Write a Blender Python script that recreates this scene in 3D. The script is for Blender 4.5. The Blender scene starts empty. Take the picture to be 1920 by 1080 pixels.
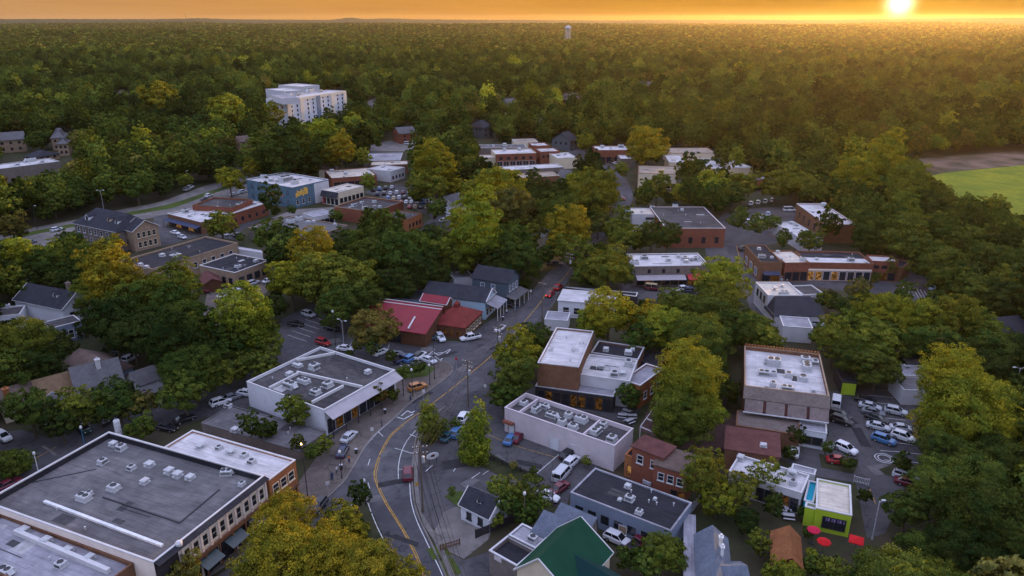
import bpy, math, random
import numpy as np
from mathutils import Vector, Matrix

# ------------------------------------------------------------------ camera, world, sun, exposure
S = bpy.context.scene
COL = S.collection
PI = math.pi
rad = math.radians
CAM_H, FPX, HOR = 75.0, 1400.0, 35.0          # drone height (m), focal length and horizon row in a 1920x1080 frame
PITCH = math.atan((540 - HOR) / FPX)
cd = bpy.data.cameras.new('camera')
cam = bpy.data.objects.new('camera', cd)
COL.objects.link(cam)
cam.location = (0, 0, CAM_H)
cam.rotation_euler = (PI / 2 - PITCH, 0, 0)
cd.sensor_width = 36
cd.lens = FPX / 1920 * 36
cd.clip_start = 1
cd.clip_end = 60000
S.camera = cam

SUN_AZ, SUN_EL = rad(25.9), rad(4.0)          # azimuth to the right of the view direction (+Y); where the light comes from
GLOW_EL = rad(0.95)                           # where the refracted disc stands above the skyline
SUN_DIR = Vector((math.sin(SUN_AZ) * math.cos(SUN_EL), math.cos(SUN_AZ) * math.cos(SUN_EL), math.sin(SUN_EL)))
DISC_DIR = Vector((math.sin(SUN_AZ) * math.cos(GLOW_EL), math.cos(SUN_AZ) * math.cos(GLOW_EL), math.sin(GLOW_EL)))
EXPOSURE = 0.74
SKY_STRENGTH = 0.15
SUN_STRENGTH = 4.2
HAZE_DENSITY = 0.000017
HAZE_ANISO = 0.70

S.view_settings.view_transform = 'Standard'
S.view_settings.look = 'None'
S.view_settings.exposure = EXPOSURE
S.view_settings.gamma = 1
S.view_settings.use_curve_mapping = False
S.cycles.use_denoising = True
S.cycles.use_adaptive_sampling = False
S.cycles.adaptive_threshold = 0.015
S.cycles.max_bounces = 5
S.cycles.diffuse_bounces = 2
S.cycles.glossy_bounces = 2
S.cycles.transmission_bounces = 3
S.cycles.volume_bounces = 0
S.cycles.transparent_max_bounces = 8
S.cycles.sample_clamp_indirect = 4.0
S.cycles.caustics_reflective = False
S.cycles.caustics_refractive = False


class NT:
    """small helper round a node tree"""
    def __init__(self, tree):
        self.t = tree
        tree.nodes.clear()

    def n(self, kind, **kw):
        nd = self.t.nodes.new(kind)
        for k, v in kw.items():
            if k.startswith('i_'):
                key = k[2:]
                key = int(key) if key.isdigit() else key.replace('_', ' ')
                nd.inputs[key].default_value = v
            else:
                setattr(nd, k, v)
        return nd

    def l(self, a, b):
        self.t.links.new(a, b)

    def math(self, op, a, b=None, c=None, clamp=False):
        nd = self.n('ShaderNodeMath', operation=op, use_clamp=clamp)
        for i, v in enumerate((a, b, c)):
            if v is None:
                continue
            if hasattr(v, 'is_linked'):
                self.l(v, nd.inputs[i])
            else:
                nd.inputs[i].default_value = v
        return nd.outputs[0]

    def mix(self, fac, a, b, blend='MIX'):
        nd = self.n('ShaderNodeMix', data_type='RGBA', blend_type=blend)
        for sock, v in ((nd.inputs[0], fac), (nd.inputs[6], a), (nd.inputs[7], b)):
            if hasattr(v, 'is_linked'):
                self.l(v, sock)
            elif isinstance(v, (int, float)):
                sock.default_value = v
            else:
                sock.default_value = (*v[:3], 1)
        return nd.outputs[2]

    def ramp(self, fac, stops):
        nd = self.n('ShaderNodeValToRGB')
        e = nd.color_ramp.elements
        while len(e) < len(stops):
            e.new(.5)
        for el, (p, c) in zip(e, stops):
            el.position = p
            el.color = (*c, 1) if len(c) == 3 else c
        self.l(fac, nd.inputs[0])
        return nd.outputs[0]


world = bpy.data.worlds.new('World')
S.world = world
world.use_nodes = True
w = NT(world.node_tree)
sky = w.n('ShaderNodeTexSky', sky_type='NISHITA', sun_disc=False, sun_elevation=SUN_EL, sun_rotation=SUN_AZ,
          altitude=75.0, air_density=1.0, dust_density=2.0, ozone_density=2.0)
tc = w.n('ShaderNodeTexCoord')
sep = w.n('ShaderNodeSeparateXYZ')
w.l(tc.outputs['Generated'], sep.inputs[0])
# dusk band: warm air low over the whole horizon, yellow towards the sun
hz = w.n('ShaderNodeVectorMath', operation='MULTIPLY')
w.l(tc.outputs['Generated'], hz.inputs[0]); hz.inputs[1].default_value = (1, 1, 0)
hn = w.n('ShaderNodeVectorMath', operation='NORMALIZE'); w.l(hz.outputs[0], hn.inputs[0])
hd = w.n('ShaderNodeVectorMath', operation='DOT_PRODUCT'); w.l(hn.outputs[0], hd.inputs[0])
hd.inputs[1].default_value = (math.sin(SUN_AZ), math.cos(SUN_AZ), 0)
azf = w.math('MULTIPLY_ADD', hd.outputs['Value'], .5, .5, clamp=True)
band = w.ramp(azf, [(0.0, (.12, .12, .20)), (.50, (.20, .15, .14)), (.74, (.33, .172, .070)), (.945, (.40, .175, .032)), (.985, (.34, .155, .016)), (1.0, (.27, .125, .008))])
elr = w.n('ShaderNodeMapRange', interpolation_type='SMOOTHSTEP'); w.l(sep.outputs['Z'], elr.inputs['Value']); elr.inputs['From Min'].default_value = .02; elr.inputs['From Max'].default_value = .26
elf = elr.outputs[0]
# thin streaks of cloud low in the west
cn = w.n('ShaderNodeTexNoise', i_Scale=5.0, i_Detail=5.0)
cm = w.n('ShaderNodeVectorMath', operation='MULTIPLY'); w.l(tc.outputs['Generated'], cm.inputs[0]); cm.inputs[1].default_value = (1, 1, 26)
w.l(cm.outputs[0], cn.inputs['Vector'])
cl = w.ramp(cn.outputs['Fac'], [(.42, (1.02, 1.02, 1.0)), (.66, (.92, .89, .92))])
band = w.mix(1.0, band, cl, 'MULTIPLY')
skys = w.n('ShaderNodeVectorMath', operation='SCALE'); w.l(sky.outputs[0], skys.inputs[0])
skys.inputs['Scale'].default_value = SKY_STRENGTH
# blue dusk dome overhead, added to the physical sky
dome = w.ramp(w.math('MULTIPLY', sep.outputs['Z'], 1.0, clamp=True), [(0.0, (.20, .20, .30)), (.30, (.42, .44, .62)), (1.0, (.68, .71, 1.08))])
add = w.n('ShaderNodeVectorMath', operation='ADD'); w.l(skys.outputs[0], add.inputs[0]); w.l(dome, add.inputs[1])
base = w.mix(elf, band, add.outputs[0])
# aureole and disc of the low sun
dd = w.n('ShaderNodeVectorMath', operation='DOT_PRODUCT'); w.l(tc.outputs['Generated'], dd.inputs[0])
dd.inputs[1].default_value = DISC_DIR
ang = w.math('ARCCOSINE', w.math('MINIMUM', dd.outputs['Value'], 1.0))
g1 = w.math('POWER', 2.718, w.math('MULTIPLY', w.math('POWER', w.math('DIVIDE', ang, rad(.62)), 2.0), -1.0))
g2 = w.math('POWER', 2.718, w.math('DIVIDE', ang, -rad(2.6)))
e1 = w.n('ShaderNodeVectorMath', operation='SCALE'); e1.inputs[0].default_value = (2.0, 1.7, 1.1); w.l(g1, e1.inputs['Scale'])
e2 = w.n('ShaderNodeVectorMath', operation='SCALE'); e2.inputs[0].default_value = (.14, .095, .002); w.l(g2, e2.inputs['Scale'])
a1 = w.n('ShaderNodeVectorMath', operation='ADD'); w.l(base, a1.inputs[0]); w.l(e1.outputs[0], a1.inputs[1])
a2 = w.n('ShaderNodeVectorMath', operation='ADD'); w.l(a1.outputs[0], a2.inputs[0]); w.l(e2.outputs[0], a2.inputs[1])
bg = w.n('ShaderNodeBackground'); w.l(a2.outputs[0], bg.inputs[0]); bg.inputs[1].default_value = 1.0
wo = w.n('ShaderNodeOutputWorld'); w.l(bg.outputs[0], wo.inputs[0])

ld = bpy.data.lights.new('sun', 'SUN')
sun = bpy.data.objects.new('sun', ld)
COL.objects.link(sun)
ld.energy = SUN_STRENGTH
ld.angle = rad(0.6)
ld.color = (1.0, .57, .18)
sun.rotation_euler = SUN_DIR.to_track_quat('Z', 'Y').to_euler()

# ------------------------------------------------------------------ geometry helpers
CP, SP = math.cos(PITCH), math.sin(PITCH)


def W(px, py, z=0.0):
    """the point at height z that stands at this spot of the 1920x1080 survey photograph"""
    u, v = (px - 960) / FPX, (540 - py) / FPX
    d = (u, CP + v * SP, -SP + v * CP)
    t = (z - CAM_H) / d[2]
    return Vector((d[0] * t, d[1] * t, z))


def proj(p):
    y = p[1] * CP - (p[2] - CAM_H) * SP
    up = p[1] * SP + (p[2] - CAM_H) * CP
    return 960 + FPX * p[0] / y, 540 - FPX * up / y, y


class MB:
    """collects faces of one mesh"""
    def __init__(self):
        self.v, self.f, self.m = [], [], []

    def quad(self, *pts, mi=0):
        b = len(self.v)
        self.v += [tuple(p) for p in pts]
        self.f.append(tuple(range(b, b + len(pts))))
        self.m.append(mi)

    def box(self, x0, x1, y0, y1, z0, z1, rot=0, c=(0, 0), mi=0):
        cs, sn = math.cos(rot), math.sin(rot)
        p = []
        for z in (z0, z1):
            for x, y in ((x0, y0), (x1, y0), (x1, y1), (x0, y1)):
                p.append((c[0] + x * cs - y * sn, c[1] + x * sn + y * cs, z))
        b = len(self.v)
        self.v += p
        for f in ((3, 2, 1, 0), (4, 5, 6, 7), (0, 1, 5, 4), (1, 2, 6, 5), (2, 3, 7, 6), (3, 0, 4, 7)):
            self.f.append(tuple(b + i for i in f)); self.m.append(mi)

    def prism(self, poly, z0, z1, bottom=True, mi=0):
        n = len(poly)
        a = sum(poly[i][0] * poly[(i + 1) % n][1] - poly[(i + 1) % n][0] * poly[i][1] for i in range(n))
        if a < 0:
            poly = poly[::-1]
        b = len(self.v)
        self.v += [(p[0], p[1], z0) for p in poly] + [(p[0], p[1], z1) for p in poly]
        self.f.append(tuple(b + n + i for i in range(n))); self.m.append(mi)
        if bottom:
            self.f.append(tuple(b + n - 1 - i for i in range(n))); self.m.append(mi)
        for i in range(n):
            j = (i + 1) % n
            self.f.append((b + i, b + j, b + n + j, b + n + i)); self.m.append(mi)

    def tube(self, p, q, r0, r1=None, n=8, mi=0):
        r1 = r0 if r1 is None else r1
        p, q = Vector(p), Vector(q)
        d = (q - p).normalized()
        a = d.orthogonal().normalized(); c = d.cross(a)
        b = len(self.v)
        for o, r in ((p, r0), (q, r1)):
            for i in range(n):
                t = 2 * PI * i / n
                self.v.append(tuple(o + a * math.cos(t) * r + c * math.sin(t) * r))
        for i in range(n):
            j = (i + 1) % n
            self.f.append((b + i, b + j, b + n + j, b + n + i)); self.m.append(mi)
        self.f.append(tuple(b + n - 1 - i for i in range(n))); self.m.append(mi)
        self.f.append(tuple(b + n + i for i in range(n))); self.m.append(mi)

    def path(self, pts, r, n=5, mi=0):
        pts = [Vector(p) for p in pts]
        b = len(self.v)
        for k, p in enumerate(pts):
            d = (pts[min(k + 1, len(pts) - 1)] - pts[max(k - 1, 0)]).normalized()
            a = d.cross(Vector((0, 0, 1)))
            a = a.normalized() if a.length > 1e-4 else Vector((1, 0, 0))
            c = d.cross(a)
            for i in range(n):
                t = 2 * PI * i / n
                self.v.append(tuple(p + a * math.cos(t) * r + c * math.sin(t) * r))
        for k in range(len(pts) - 1):
            for i in range(n):
                j = (i + 1) % n
                self.f.append((b + k * n + i, b + k * n + j, b + (k + 1) * n + j, b + (k + 1) * n + i)); self.m.append(mi)

    def lathe(self, prof, c=(0, 0), n=16, mi=0):
        b = len(self.v)
        for r, z in prof:
            for i in range(n):
                t = 2 * PI * i / n
                self.v.append((c[0] + r * math.cos(t), c[1] + r * math.sin(t), z))
        for k in range(len(prof) - 1):
            for i in range(n):
                j = (i + 1) % n
                self.f.append((b + k * n + i, b + k * n + j, b + (k + 1) * n + j, b + (k + 1) * n + i)); self.m.append(mi)

    def loft(self, secs, mi=0, caps=True):
        n = len(secs[0]); b = len(self.v)
        for s in secs:
            self.v += [tuple(p) for p in s]
        for k in range(len(secs) - 1):
            for i in range(n):
                j = (i + 1) % n
                self.f.append((b + k * n + i, b + k * n + j, b + (k + 1) * n + j, b + (k + 1) * n + i)); self.m.append(mi)
        if caps:
            self.f.append(tuple(b + n - 1 - i for i in range(n))); self.m.append(mi)
            e = b + (len(secs) - 1) * n
            self.f.append(tuple(e + i for i in range(n))); self.m.append(mi)

    def mesh(self, name, mats, smooth=False):
        me = bpy.data.meshes.new(name)
        me.from_pydata(self.v, [], self.f)
        for m in (mats if isinstance(mats, (list, tuple)) else [mats]):
            me.materials.append(m)
        if any(self.m):
            me.polygons.foreach_set('material_index', self.m)
        if smooth:
            me.polygons.foreach_set('use_smooth', [True] * len(self.f))
        me.update()
        return me


def link(name, data, parent=None):
    o = bpy.data.objects.new(name, data)
    COL.objects.link(o)
    if parent is not None:
        o.parent = parent
    return o


def part(name, mb, mats, parent=None, smooth=False, label=None):
    o = link(name, mb.mesh(name, mats, smooth), parent)
    if label:
        o['label'] = label
    return o


def thing(name, label, cat, loc=(0, 0, 0), rot=0.0, group=None):
    o = link(name, None)
    o.empty_display_size = .5
    o.location = loc
    o.rotation_euler = (0, 0, rot)
    return tag(o, label, cat, group)


def tag(o, label, cat, group=None):
    o['label'] = label; o['category'] = cat
    if group:
        o['group'] = group
    return o


def struct(name, mb, mats, smooth=False):
    o = part(name, mb, mats, smooth=smooth)
    o['kind'] = 'structure'
    return o


def clone(o, parent=None, loc=None, rot=None):
    c = o.copy()
    COL.objects.link(c)
    if parent is not None:
        c.parent = parent
    if loc is not None:
        c.location = loc
    if rot is not None:
        c.rotation_euler = (0, 0, rot)
    for ch in o.children:
        clone(ch, c)
    return c


ORD = ['', 'first', 'second', 'third', 'fourth', 'fifth', 'sixth', 'seventh', 'eighth', 'ninth', 'tenth', 'eleventh', 'twelfth', 'thirteenth',
       'fourteenth', 'fifteenth', 'sixteenth', 'seventeenth', 'eighteenth', 'nineteenth', 'twentieth']
CARD = ['zero', 'one', 'two', 'three', 'four', 'five', 'six', 'seven', 'eight', 'nine', 'ten', 'eleven', 'twelve', 'thirteen', 'fourteen', 'fifteen',
        'sixteen', 'seventeen', 'eighteen', 'nineteen', 'twenty']


def ordinal(k, n):
    """k is 0-based, counted from the left"""
    if n == 2:
        return ('left', 'right')[k]
    if k == 0:
        return 'leftmost'
    if k == n - 1:
        return 'rightmost'
    if k <= (n - 1) / 2:
        return (ORD[k + 1] if k < 20 else 'number %d' % (k + 1)) + ' from left'
    j = n - k
    return (ORD[j] if j <= 20 else 'number %d' % j) + ' from right'


# ------------------------------------------------------------------ materials
MATS = {}


def material(name, col, rough=.85, var=.18, scale=.35, kind='', col2=None, bump=0.0, spec=.3, metal=0.0):
    if name in MATS:
        return MATS[name]
    m = bpy.data.materials.new(name)
    m.use_nodes = True
    t = NT(m.node_tree)
    out = t.n('ShaderNodeOutputMaterial')
    p = t.n('ShaderNodeBsdfPrincipled')
    p.inputs['Roughness'].default_value = rough
    p.inputs['Specular IOR Level'].default_value = spec if rough < .7 else min(spec, .1)
    p.inputs['Metallic'].default_value = metal
    tcn = t.n('ShaderNodeTexCoord')
    co = tcn.outputs['Object']
    c = col
    if kind == 'objcol':
        oi = t.n('ShaderNodeObjectInfo')
        c = oi.outputs['Color']
    if var:
        n1 = t.n('ShaderNodeTexNoise', i_Scale=scale, i_Detail=6.0, i_Roughness=.62)
        t.l(co, n1.inputs['Vector'])
        f = t.ramp(n1.outputs['Fac'], [(.30, (1 - var,) * 3), (.5, (1, 1, 1)), (.72, (1 + var * .8,) * 3)])
        c = t.mix(1.0, c, f, 'MULTIPLY')
    if kind == 'roof':      # membrane: sheets with seams, ponding stains
        n2 = t.n('ShaderNodeTexNoise', i_Scale=.11, i_Detail=8.0, i_Roughness=.7, i_Distortion=.6)
        t.l(co, n2.inputs['Vector'])
        st = t.ramp(n2.outputs['Fac'], [(.36, (0, 0, 0)), (.66, (1, 1, 1))])
        c = t.mix(st, c, col2 or tuple(x * .6 for x in col))
        br = t.n('ShaderNodeTexBrick', offset=.37, i_Scale=.22, i_Mortar_Size=.006)
        br.inputs['Color1'].default_value = (1, 1, 1, 1); br.inputs['Color2'].default_value = (.90, .90, .91, 1); br.inputs['Mortar'].default_value = (.62, .62, .64, 1)
        t.l(co, br.inputs['Vector'])
        c = t.mix(.8, c, br.outputs['Color'], 'MULTIPLY')
        ms = t.n('ShaderNodeMapping'); ms.inputs['Scale'].default_value = (.25, 3.2, 1); t.l(co, ms.inputs['Vector'])
        n3 = t.n('ShaderNodeTexNoise', i_Scale=1.0, i_Detail=5.0, i_Roughness=.7); t.l(ms.outputs[0], n3.inputs['Vector'])
        c = t.mix(1.0, c, t.ramp(n3.outputs['Fac'], [(.33, (.72, .72, .73)), (.55, (1.06,) * 3)]), 'MULTIPLY')
    elif kind in ('brick', 'siding', 'shingle', 'metalroof'):
        sp = t.n('ShaderNodeSeparateXYZ'); t.l(co, sp.inputs[0])
        cb = t.n('ShaderNodeCombineXYZ')
        if kind in ('brick', 'siding'):
            t.l(t.math('ADD', sp.outputs[0], sp.outputs[1]), cb.inputs[0]); t.l(sp.outputs[2], cb.inputs[1])
        else:
            t.l(sp.outputs[0], cb.inputs[0]); t.l(sp.outputs[1], cb.inputs[1])
        if kind == 'metalroof':
            wv = t.n('ShaderNodeTexWave', bands_direction='X', i_Scale=2.0, i_Distortion=.0); t.l(cb.outputs[0], wv.inputs['Vector'])
            c = t.mix(1.0, c, t.ramp(wv.outputs['Fac'], [(.0, (.7,) * 3), (.18, (1,) * 3)]), 'MULTIPLY')
        else:
            br = t.n('ShaderNodeTexBrick', i_Scale={'brick': 2.2, 'siding': 1.1, 'shingle': 1.5}[kind], i_Mortar_Size=.015)
            k = .12 if kind == 'siding' else .3
            br.inputs['Color1'].default_value = (1, 1, 1, 1); br.inputs['Color2'].default_value = (1 - k,) * 3 + (1,); br.inputs['Mortar'].default_value = (1 - k * 1.2,) * 3 + (1,)
            t.l(cb.outputs[0], br.inputs['Vector'])
            c = t.mix(.8, c, br.outputs['Color'], 'MULTIPLY')
        n2 = t.n('ShaderNodeTexNoise', i_Scale=.25, i_Detail=6.0, i_Roughness=.7); t.l(co, n2.inputs['Vector'])
        c = t.mix(t.ramp(n2.outputs['Fac'], [(.45, (0, 0, 0)), (.75, (.5, .5, .5))]), c, col2 or tuple(x * .55 for x in col))
    elif kind == 'asphalt':
        n2 = t.n('ShaderNodeTexNoise', i_Scale=.06, i_Detail=9.0, i_Roughness=.66, i_Distortion=.8); t.l(co, n2.inputs['Vector'])
        c = t.mix(t.ramp(n2.outputs['Fac'], [(.38, (0, 0, 0)), (.62, (1, 1, 1))]), c, col2 or tuple(x * 1.5 for x in col))
        vo = t.n('ShaderNodeTexVoronoi', feature='DISTANCE_TO_EDGE', i_Scale=.10)
        nz = t.n('ShaderNodeTexNoise', i_Scale=.5, i_Detail=4.0); t.l(co, nz.inputs['Vector'])
        mx = t.n('ShaderNodeVectorMath', operation='MULTIPLY_ADD'); t.l(nz.outputs['Color'], mx.inputs[0]); mx.inputs[1].default_value = (5, 5, 0); t.l(co, mx.inputs[2])
        t.l(mx.outputs[0], vo.inputs['Vector'])
        c = t.mix(1.0, c, t.ramp(vo.outputs['Distance'], [(.0, (.55,) * 3), (.012, (1,) * 3)]), 'MULTIPLY')
    elif kind == 'ground':
        n2 = t.n('ShaderNodeTexNoise', i_Scale=.05, i_Detail=10.0, i_Roughness=.68); t.l(co, n2.inputs['Vector'])
        c = t.mix(t.ramp(n2.outputs['Fac'], [(.42, (0, 0, 0)), (.6, (1, 1, 1))]), c, col2 or col)
    if hasattr(c, 'is_linked'):
        t.l(c, p.inputs['Base Color'])
    else:
        p.inputs['Base Color'].default_value = (*c, 1)
    if bump:
        nb = t.n('ShaderNodeTexNoise', i_Scale=6.0, i_Detail=5.0); t.l(co, nb.inputs['Vector'])
        bp = t.n('ShaderNodeBump', i_Strength=bump); t.l(nb.outputs['Fac'], bp.inputs['Height']); t.l(bp.outputs[0], p.inputs['Normal'])
    t.l(p.outputs[0], out.inputs[0])
    MATS[name] = m
    return m


def lit(name, col, strength):
    if name in MATS:
        return MATS[name]
    m = bpy.data.materials.new(name); m.use_nodes = True
    t = NT(m.node_tree)
    n1 = t.n('ShaderNodeTexNoise', i_Scale=1.6, i_Detail=2.0)
    tcn = t.n('ShaderNodeTexCoord'); t.l(tcn.outputs['Object'], n1.inputs['Vector'])
    e = t.n('ShaderNodeEmission'); e.inputs[0].default_value = (*col, 1)
    t.l(t.math('MULTIPLY', t.ramp(n1.outputs['Fac'], [(.38, (.06,) * 3), (.62, (1,) * 3)]), strength), e.inputs[1])
    o = t.n('ShaderNodeOutputMaterial'); t.l(e.outputs[0], o.inputs[0])
    MATS[name] = m
    return m


def foliage(name, instanced):
    m = bpy.data.materials.new(name); m.use_nodes = True
    t = NT(m.node_tree)
    if instanced:
        at = t.n('ShaderNodeAttribute', attribute_type='INSTANCER', attribute_name='tint')
        a2_ = t.n('ShaderNodeAttribute', attribute_type='GEOMETRY', attribute_name='stand')
        c = t.mix(1.0, at.outputs['Color'], a2_.outputs['Color'], 'MULTIPLY')
    else:
        c = t.n('ShaderNodeObjectInfo').outputs['Color']
    g = t.n('ShaderNodeNewGeometry')
    c = t.mix(1.0, c, t.ramp(g.outputs['Random Per Island'], [(0, (.50, .55, .6)), (.6, (1, 1, 1)), (1, (1.55, 1.42, 1.15))]), 'MULTIPLY')
    n1 = t.n('ShaderNodeTexNoise', i_Scale=2.1, i_Detail=3.0); tcn = t.n('ShaderNodeTexCoord'); t.l(tcn.outputs['Object'], n1.inputs['Vector'])
    c = t.mix(1.0, c, t.ramp(n1.outputs['Fac'], [(.35, (.62, .74, .8)), (.65, (1.38, 1.22, 1.0))]), 'MULTIPLY')
    d = t.n('ShaderNodeBsdfDiffuse'); t.l(c, d.inputs[0])
    tr = t.n('ShaderNodeBsdfTranslucent')
    t.l(t.mix(1.0, c, (1.15, 1.1, .6), 'MULTIPLY'), tr.inputs[0])
    mx = t.n('ShaderNodeMixShader'); mx.inputs[0].default_value = .26
    t.l(d.outputs[0], mx.inputs[1]); t.l(tr.outputs[0], mx.inputs[2])
    o = t.n('ShaderNodeOutputMaterial'); t.l(mx.outputs[0], o.inputs[0])
    return m


M_LEAF = foliage('foliage', False)
M_FOREST = foliage('forest_foliage', True)
M_BARK = material('bark', (.10, .075, .055), .95, .3, 2.0)
M_ASPH = material('asphalt', (.050, .048, .053), .9, .4, .8, 'asphalt', (.092, .088, .090))
M_ROAD = material('road_asphalt', (.094, .090, .096), .88, .35, .5, 'asphalt', (.056, .054, .060))
M_CONC = material('concrete', (.135, .112, .098), .9, .4, .6, 'asphalt', (.09, .075, .068))
M_PAVE = material('pale_concrete', (.19, .172, .160), .9, .35, .5, 'asphalt', (.12, .11, .105))
M_GRASS = material('grass', (.06, .085, .018), .95, .35, .9, 'ground', (.04, .055, .015))
M_SOIL = material('soil', (.035, .04, .018), .95, .35, .5, 'ground', (.055, .045, .03))
M_DIRT = material('bare_earth', (.17, .115, .085), .95, .3, .2, 'ground', (.05, .04, .018))
M_FIELD = material('field_grass', (.20, .21, .016), .95, .35, .5, 'ground', (.12, .155, .014))
M_YELLOW = material('yellow_paint', (.36, .21, .05), .85, .6, 1.6)
M_WHITEP = material('white_paint', (.50, .50, .50), .8, .4, 1.5)
M_TRIM = material('white_trim', (.52, .50, .50), .7, .12, .8)
M_GLASS = material('dark_glass', (.015, .018, .025), .12, 0, spec=.6)
M_GLASSB = material('pale_glass', (.10, .13, .19), .2, .3, 1.0, spec=.5)
M_LIT = lit('warm_window', (1.0, .50, .16), .20)
M_LITD = lit('dim_warm_window', (1.0, .46, .14), .05)
M_METAL = material('galvanised_metal', (.46, .46, .48), .5, .2, 1.5, metal=.3)
M_METALW = material('white_metal', (.62, .62, .63), .55, .2, 1.5)
M_DARKM = material('dark_metal', (.03, .03, .033), .5, .2, 2.0)
M_BLACK = material('black_rubber', (.012, .012, .013), .8, 0)
M_WOOD = material('pole_timber', (.12, .09, .07), .9, .3, 3.0)
M_CASE = material('grey_enamel', (.42, .42, .43), .6, .3, 2.5)
# ------------------------------------------------------------------ ground, roads, lots
GROUND_POLYS = []     # world polygons trees may not stand on
LEVEL = [0.0]


def arc(u):
    return Vector((u[0], u[1]))


def sheet(name, px, mat, z, keep=True):
    pts = [W(*p, z) for p in px]
    if keep:
        GROUND_POLYS.append([(p.x, p.y) for p in pts])
    mb = MB(); mb.quad(*pts)
    return struct(name, mb, mat)


def smooth(px, n=6):
    """Catmull-Rom through picture points"""
    P = [Vector(p) for p in px]
    P = [2 * P[0] - P[1]] + P + [2 * P[-1] - P[-2]]
    out = []
    for i in range(1, len(P) - 2):
        for k in range(n):
            t = k / n
            a, b, c, d = P[i - 1:i + 3]
            out.append(.5 * ((2 * b) + (c - a) * t + (2 * a - 5 * b + 4 * c - d) * t * t + (3 * b - a - 3 * c + d) * t ** 3))
    out.append(P[-2])
    return [tuple(p) for p in out]


def ribbon(name, px, wd, mat, z, n=6, dash=None, kind=True):
    """a painted line or kerb along picture points, wd metres wide"""
    pts = [W(p[0], p[1], z) for p in (smooth(px, n) if n > 1 else px)]
    if dash:                       # resample
        on, off = dash
        L = [0]
        for a, b in zip(pts, pts[1:]):
            L.append(L[-1] + (b - a).length)

        def at(s):
            for i in range(len(L) - 1):
                if s <= L[i + 1]:
                    return pts[i].lerp(pts[i + 1], (s - L[i]) / max(1e-6, L[i + 1] - L[i]))
            return pts[-1]
        segs = []; s = 0
        while s < L[-1]:
            segs.append([at(s), at(min(L[-1], s + on))]); s += on + off
    else:
        segs = [pts]
    mb = MB()
    for sg in segs:
        lft, rgt = [], []
        for i, p in enumerate(sg):
            d = (sg[min(i + 1, len(sg) - 1)] - sg[max(i - 1, 0)])
            d = Vector((-d.y, d.x, 0)).normalized()
            lft.append(p + d * wd / 2); rgt.append(p - d * wd / 2)
        for i in range(len(sg) - 1):
            mb.quad(rgt[i], rgt[i + 1], lft[i + 1], lft[i])
    return struct(name, mb, mat)


def kerb(name, px, mat, h=.14, wd=.3, n=6):
    pts = [W(p[0], p[1], 0) for p in smooth(px, n)]
    secs = []
    for i, p in enumerate(pts):
        d = (pts[min(i + 1, len(pts) - 1)] - pts[max(i - 1, 0)]); d = Vector((-d.y, d.x, 0)).normalized()
        a, b = p + d * wd / 2, p - d * wd / 2
        secs.append([(a.x, a.y, -.02), (a.x, a.y, h), (b.x, b.y, h), (b.x, b.y, -.02)])
    mb = MB(); mb.loft(secs)
    return struct(name, mb, mat)


def stalls(name, a, b, n, c, mat=None, z=.06, wd=.12):
    """n+1 parking bay lines: from line a-b (picture points), each reaching by the offset c (picture vector of the bay line at a)"""
    A, B, C = W(*a, z), W(*b, z), W(*c, z) - W(*a, z)
    mb = MB()
    for i in range(n + 1):
        p = A.lerp(B, i / n); q = p + C
        d = Vector((-C.y, C.x, 0)).normalized() * wd / 2
        mb.quad(p - d, q - d, q + d, p + d)
    return struct(name, mb, mat or M_WHITEP)


# the ground: one sheet to the horizon, finer near the town
mb = MB()
rr = [0, 120, 240, 400, 700, 1200, 2200, 4000, 7000, 10700]
nn = 48
ring0 = len(mb.v)
for r_ in rr:
    for i in range(nn):
        t = 2 * PI * i / nn
        mb.v.append((r_ * math.cos(t), 60 + r_ * math.sin(t), 0 if r_ < 9000 else -2))
for k in range(len(rr) - 1):
    for i in range(nn):
        j = (i + 1) % nn
        mb.f.append((k * nn + i, (k + 1) * nn + i, (k + 1) * nn + j, k * nn + j)); mb.m.append(0)
struct('ground', mb, M_SOIL)

ROAD_L = [(772, 1110), (746, 1060), (712, 990), (686, 930)]
left_kerb = [(609, 938), (630, 918), (648, 899), (670, 863), (684, 838), (706, 811), (740, 783), (773, 753), (801, 735), (829, 715)]
right_edge = [(846, 1110), (834, 1077), (807, 1016), (787, 975), (777, 944), (773, 908), (773, 886), (776, 850), (782, 816), (800, 790), (836, 762), (872, 740), (902, 728), (926, 704), (949, 677), (975, 645), (997, 613), (1022, 584), (1036, 567), (1058, 537), (1090, 492), (1122, 455), (1150, 425), (1172, 400), (1186, 375), (1180, 345), (1160, 320), (1130, 300), (1095, 282), (1060, 266)]
left_up = [(850, 690), (862, 668), (900, 652), (935, 628), (962, 600), (985, 572), (1003, 545), (1022, 518), (1040, 500), (1062, 482), (1092, 455), (1120, 432), (1142, 408), (1158, 380), (1158, 352), (1140, 326), (1110, 306), (1075, 290), (1040, 272)]
sheet('downtown_asphalt', [(430, 770), (470, 690), (520, 630), (590, 572), (660, 600), (760, 640), (860, 640), (905, 610), (985, 560), (1010, 530), (1045, 560), (960, 680), (905, 745), (860, 765), (800, 800), (700, 840), (600, 830), (480, 800)], M_ASPH, .02)
sheet('road', [p for p in smooth(ROAD_L, 4)] + [(650, 958), (560, 1110), (360, 1110), (500, 1020), (580, 960)] + smooth(left_kerb, 4) + smooth(left_up, 4) + smooth(right_edge, 4)[::-1], M_ROAD, .04)
sheet('parking_lot', [(795, 800), (845, 765), (905, 738), (960, 765), (1155, 850), (1110, 890), (1070, 925), (1060, 955), (985, 930), (930, 945), (870, 940), (838, 960), (828, 1000), (800, 985), (783, 930), (784, 850)], M_ASPH, .05)
sheet('driveway', [(832, 960), (868, 944), (930, 975), (915, 1012), (870, 1048), (836, 1032), (812, 1000)], M_PAVE, .06)
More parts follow.
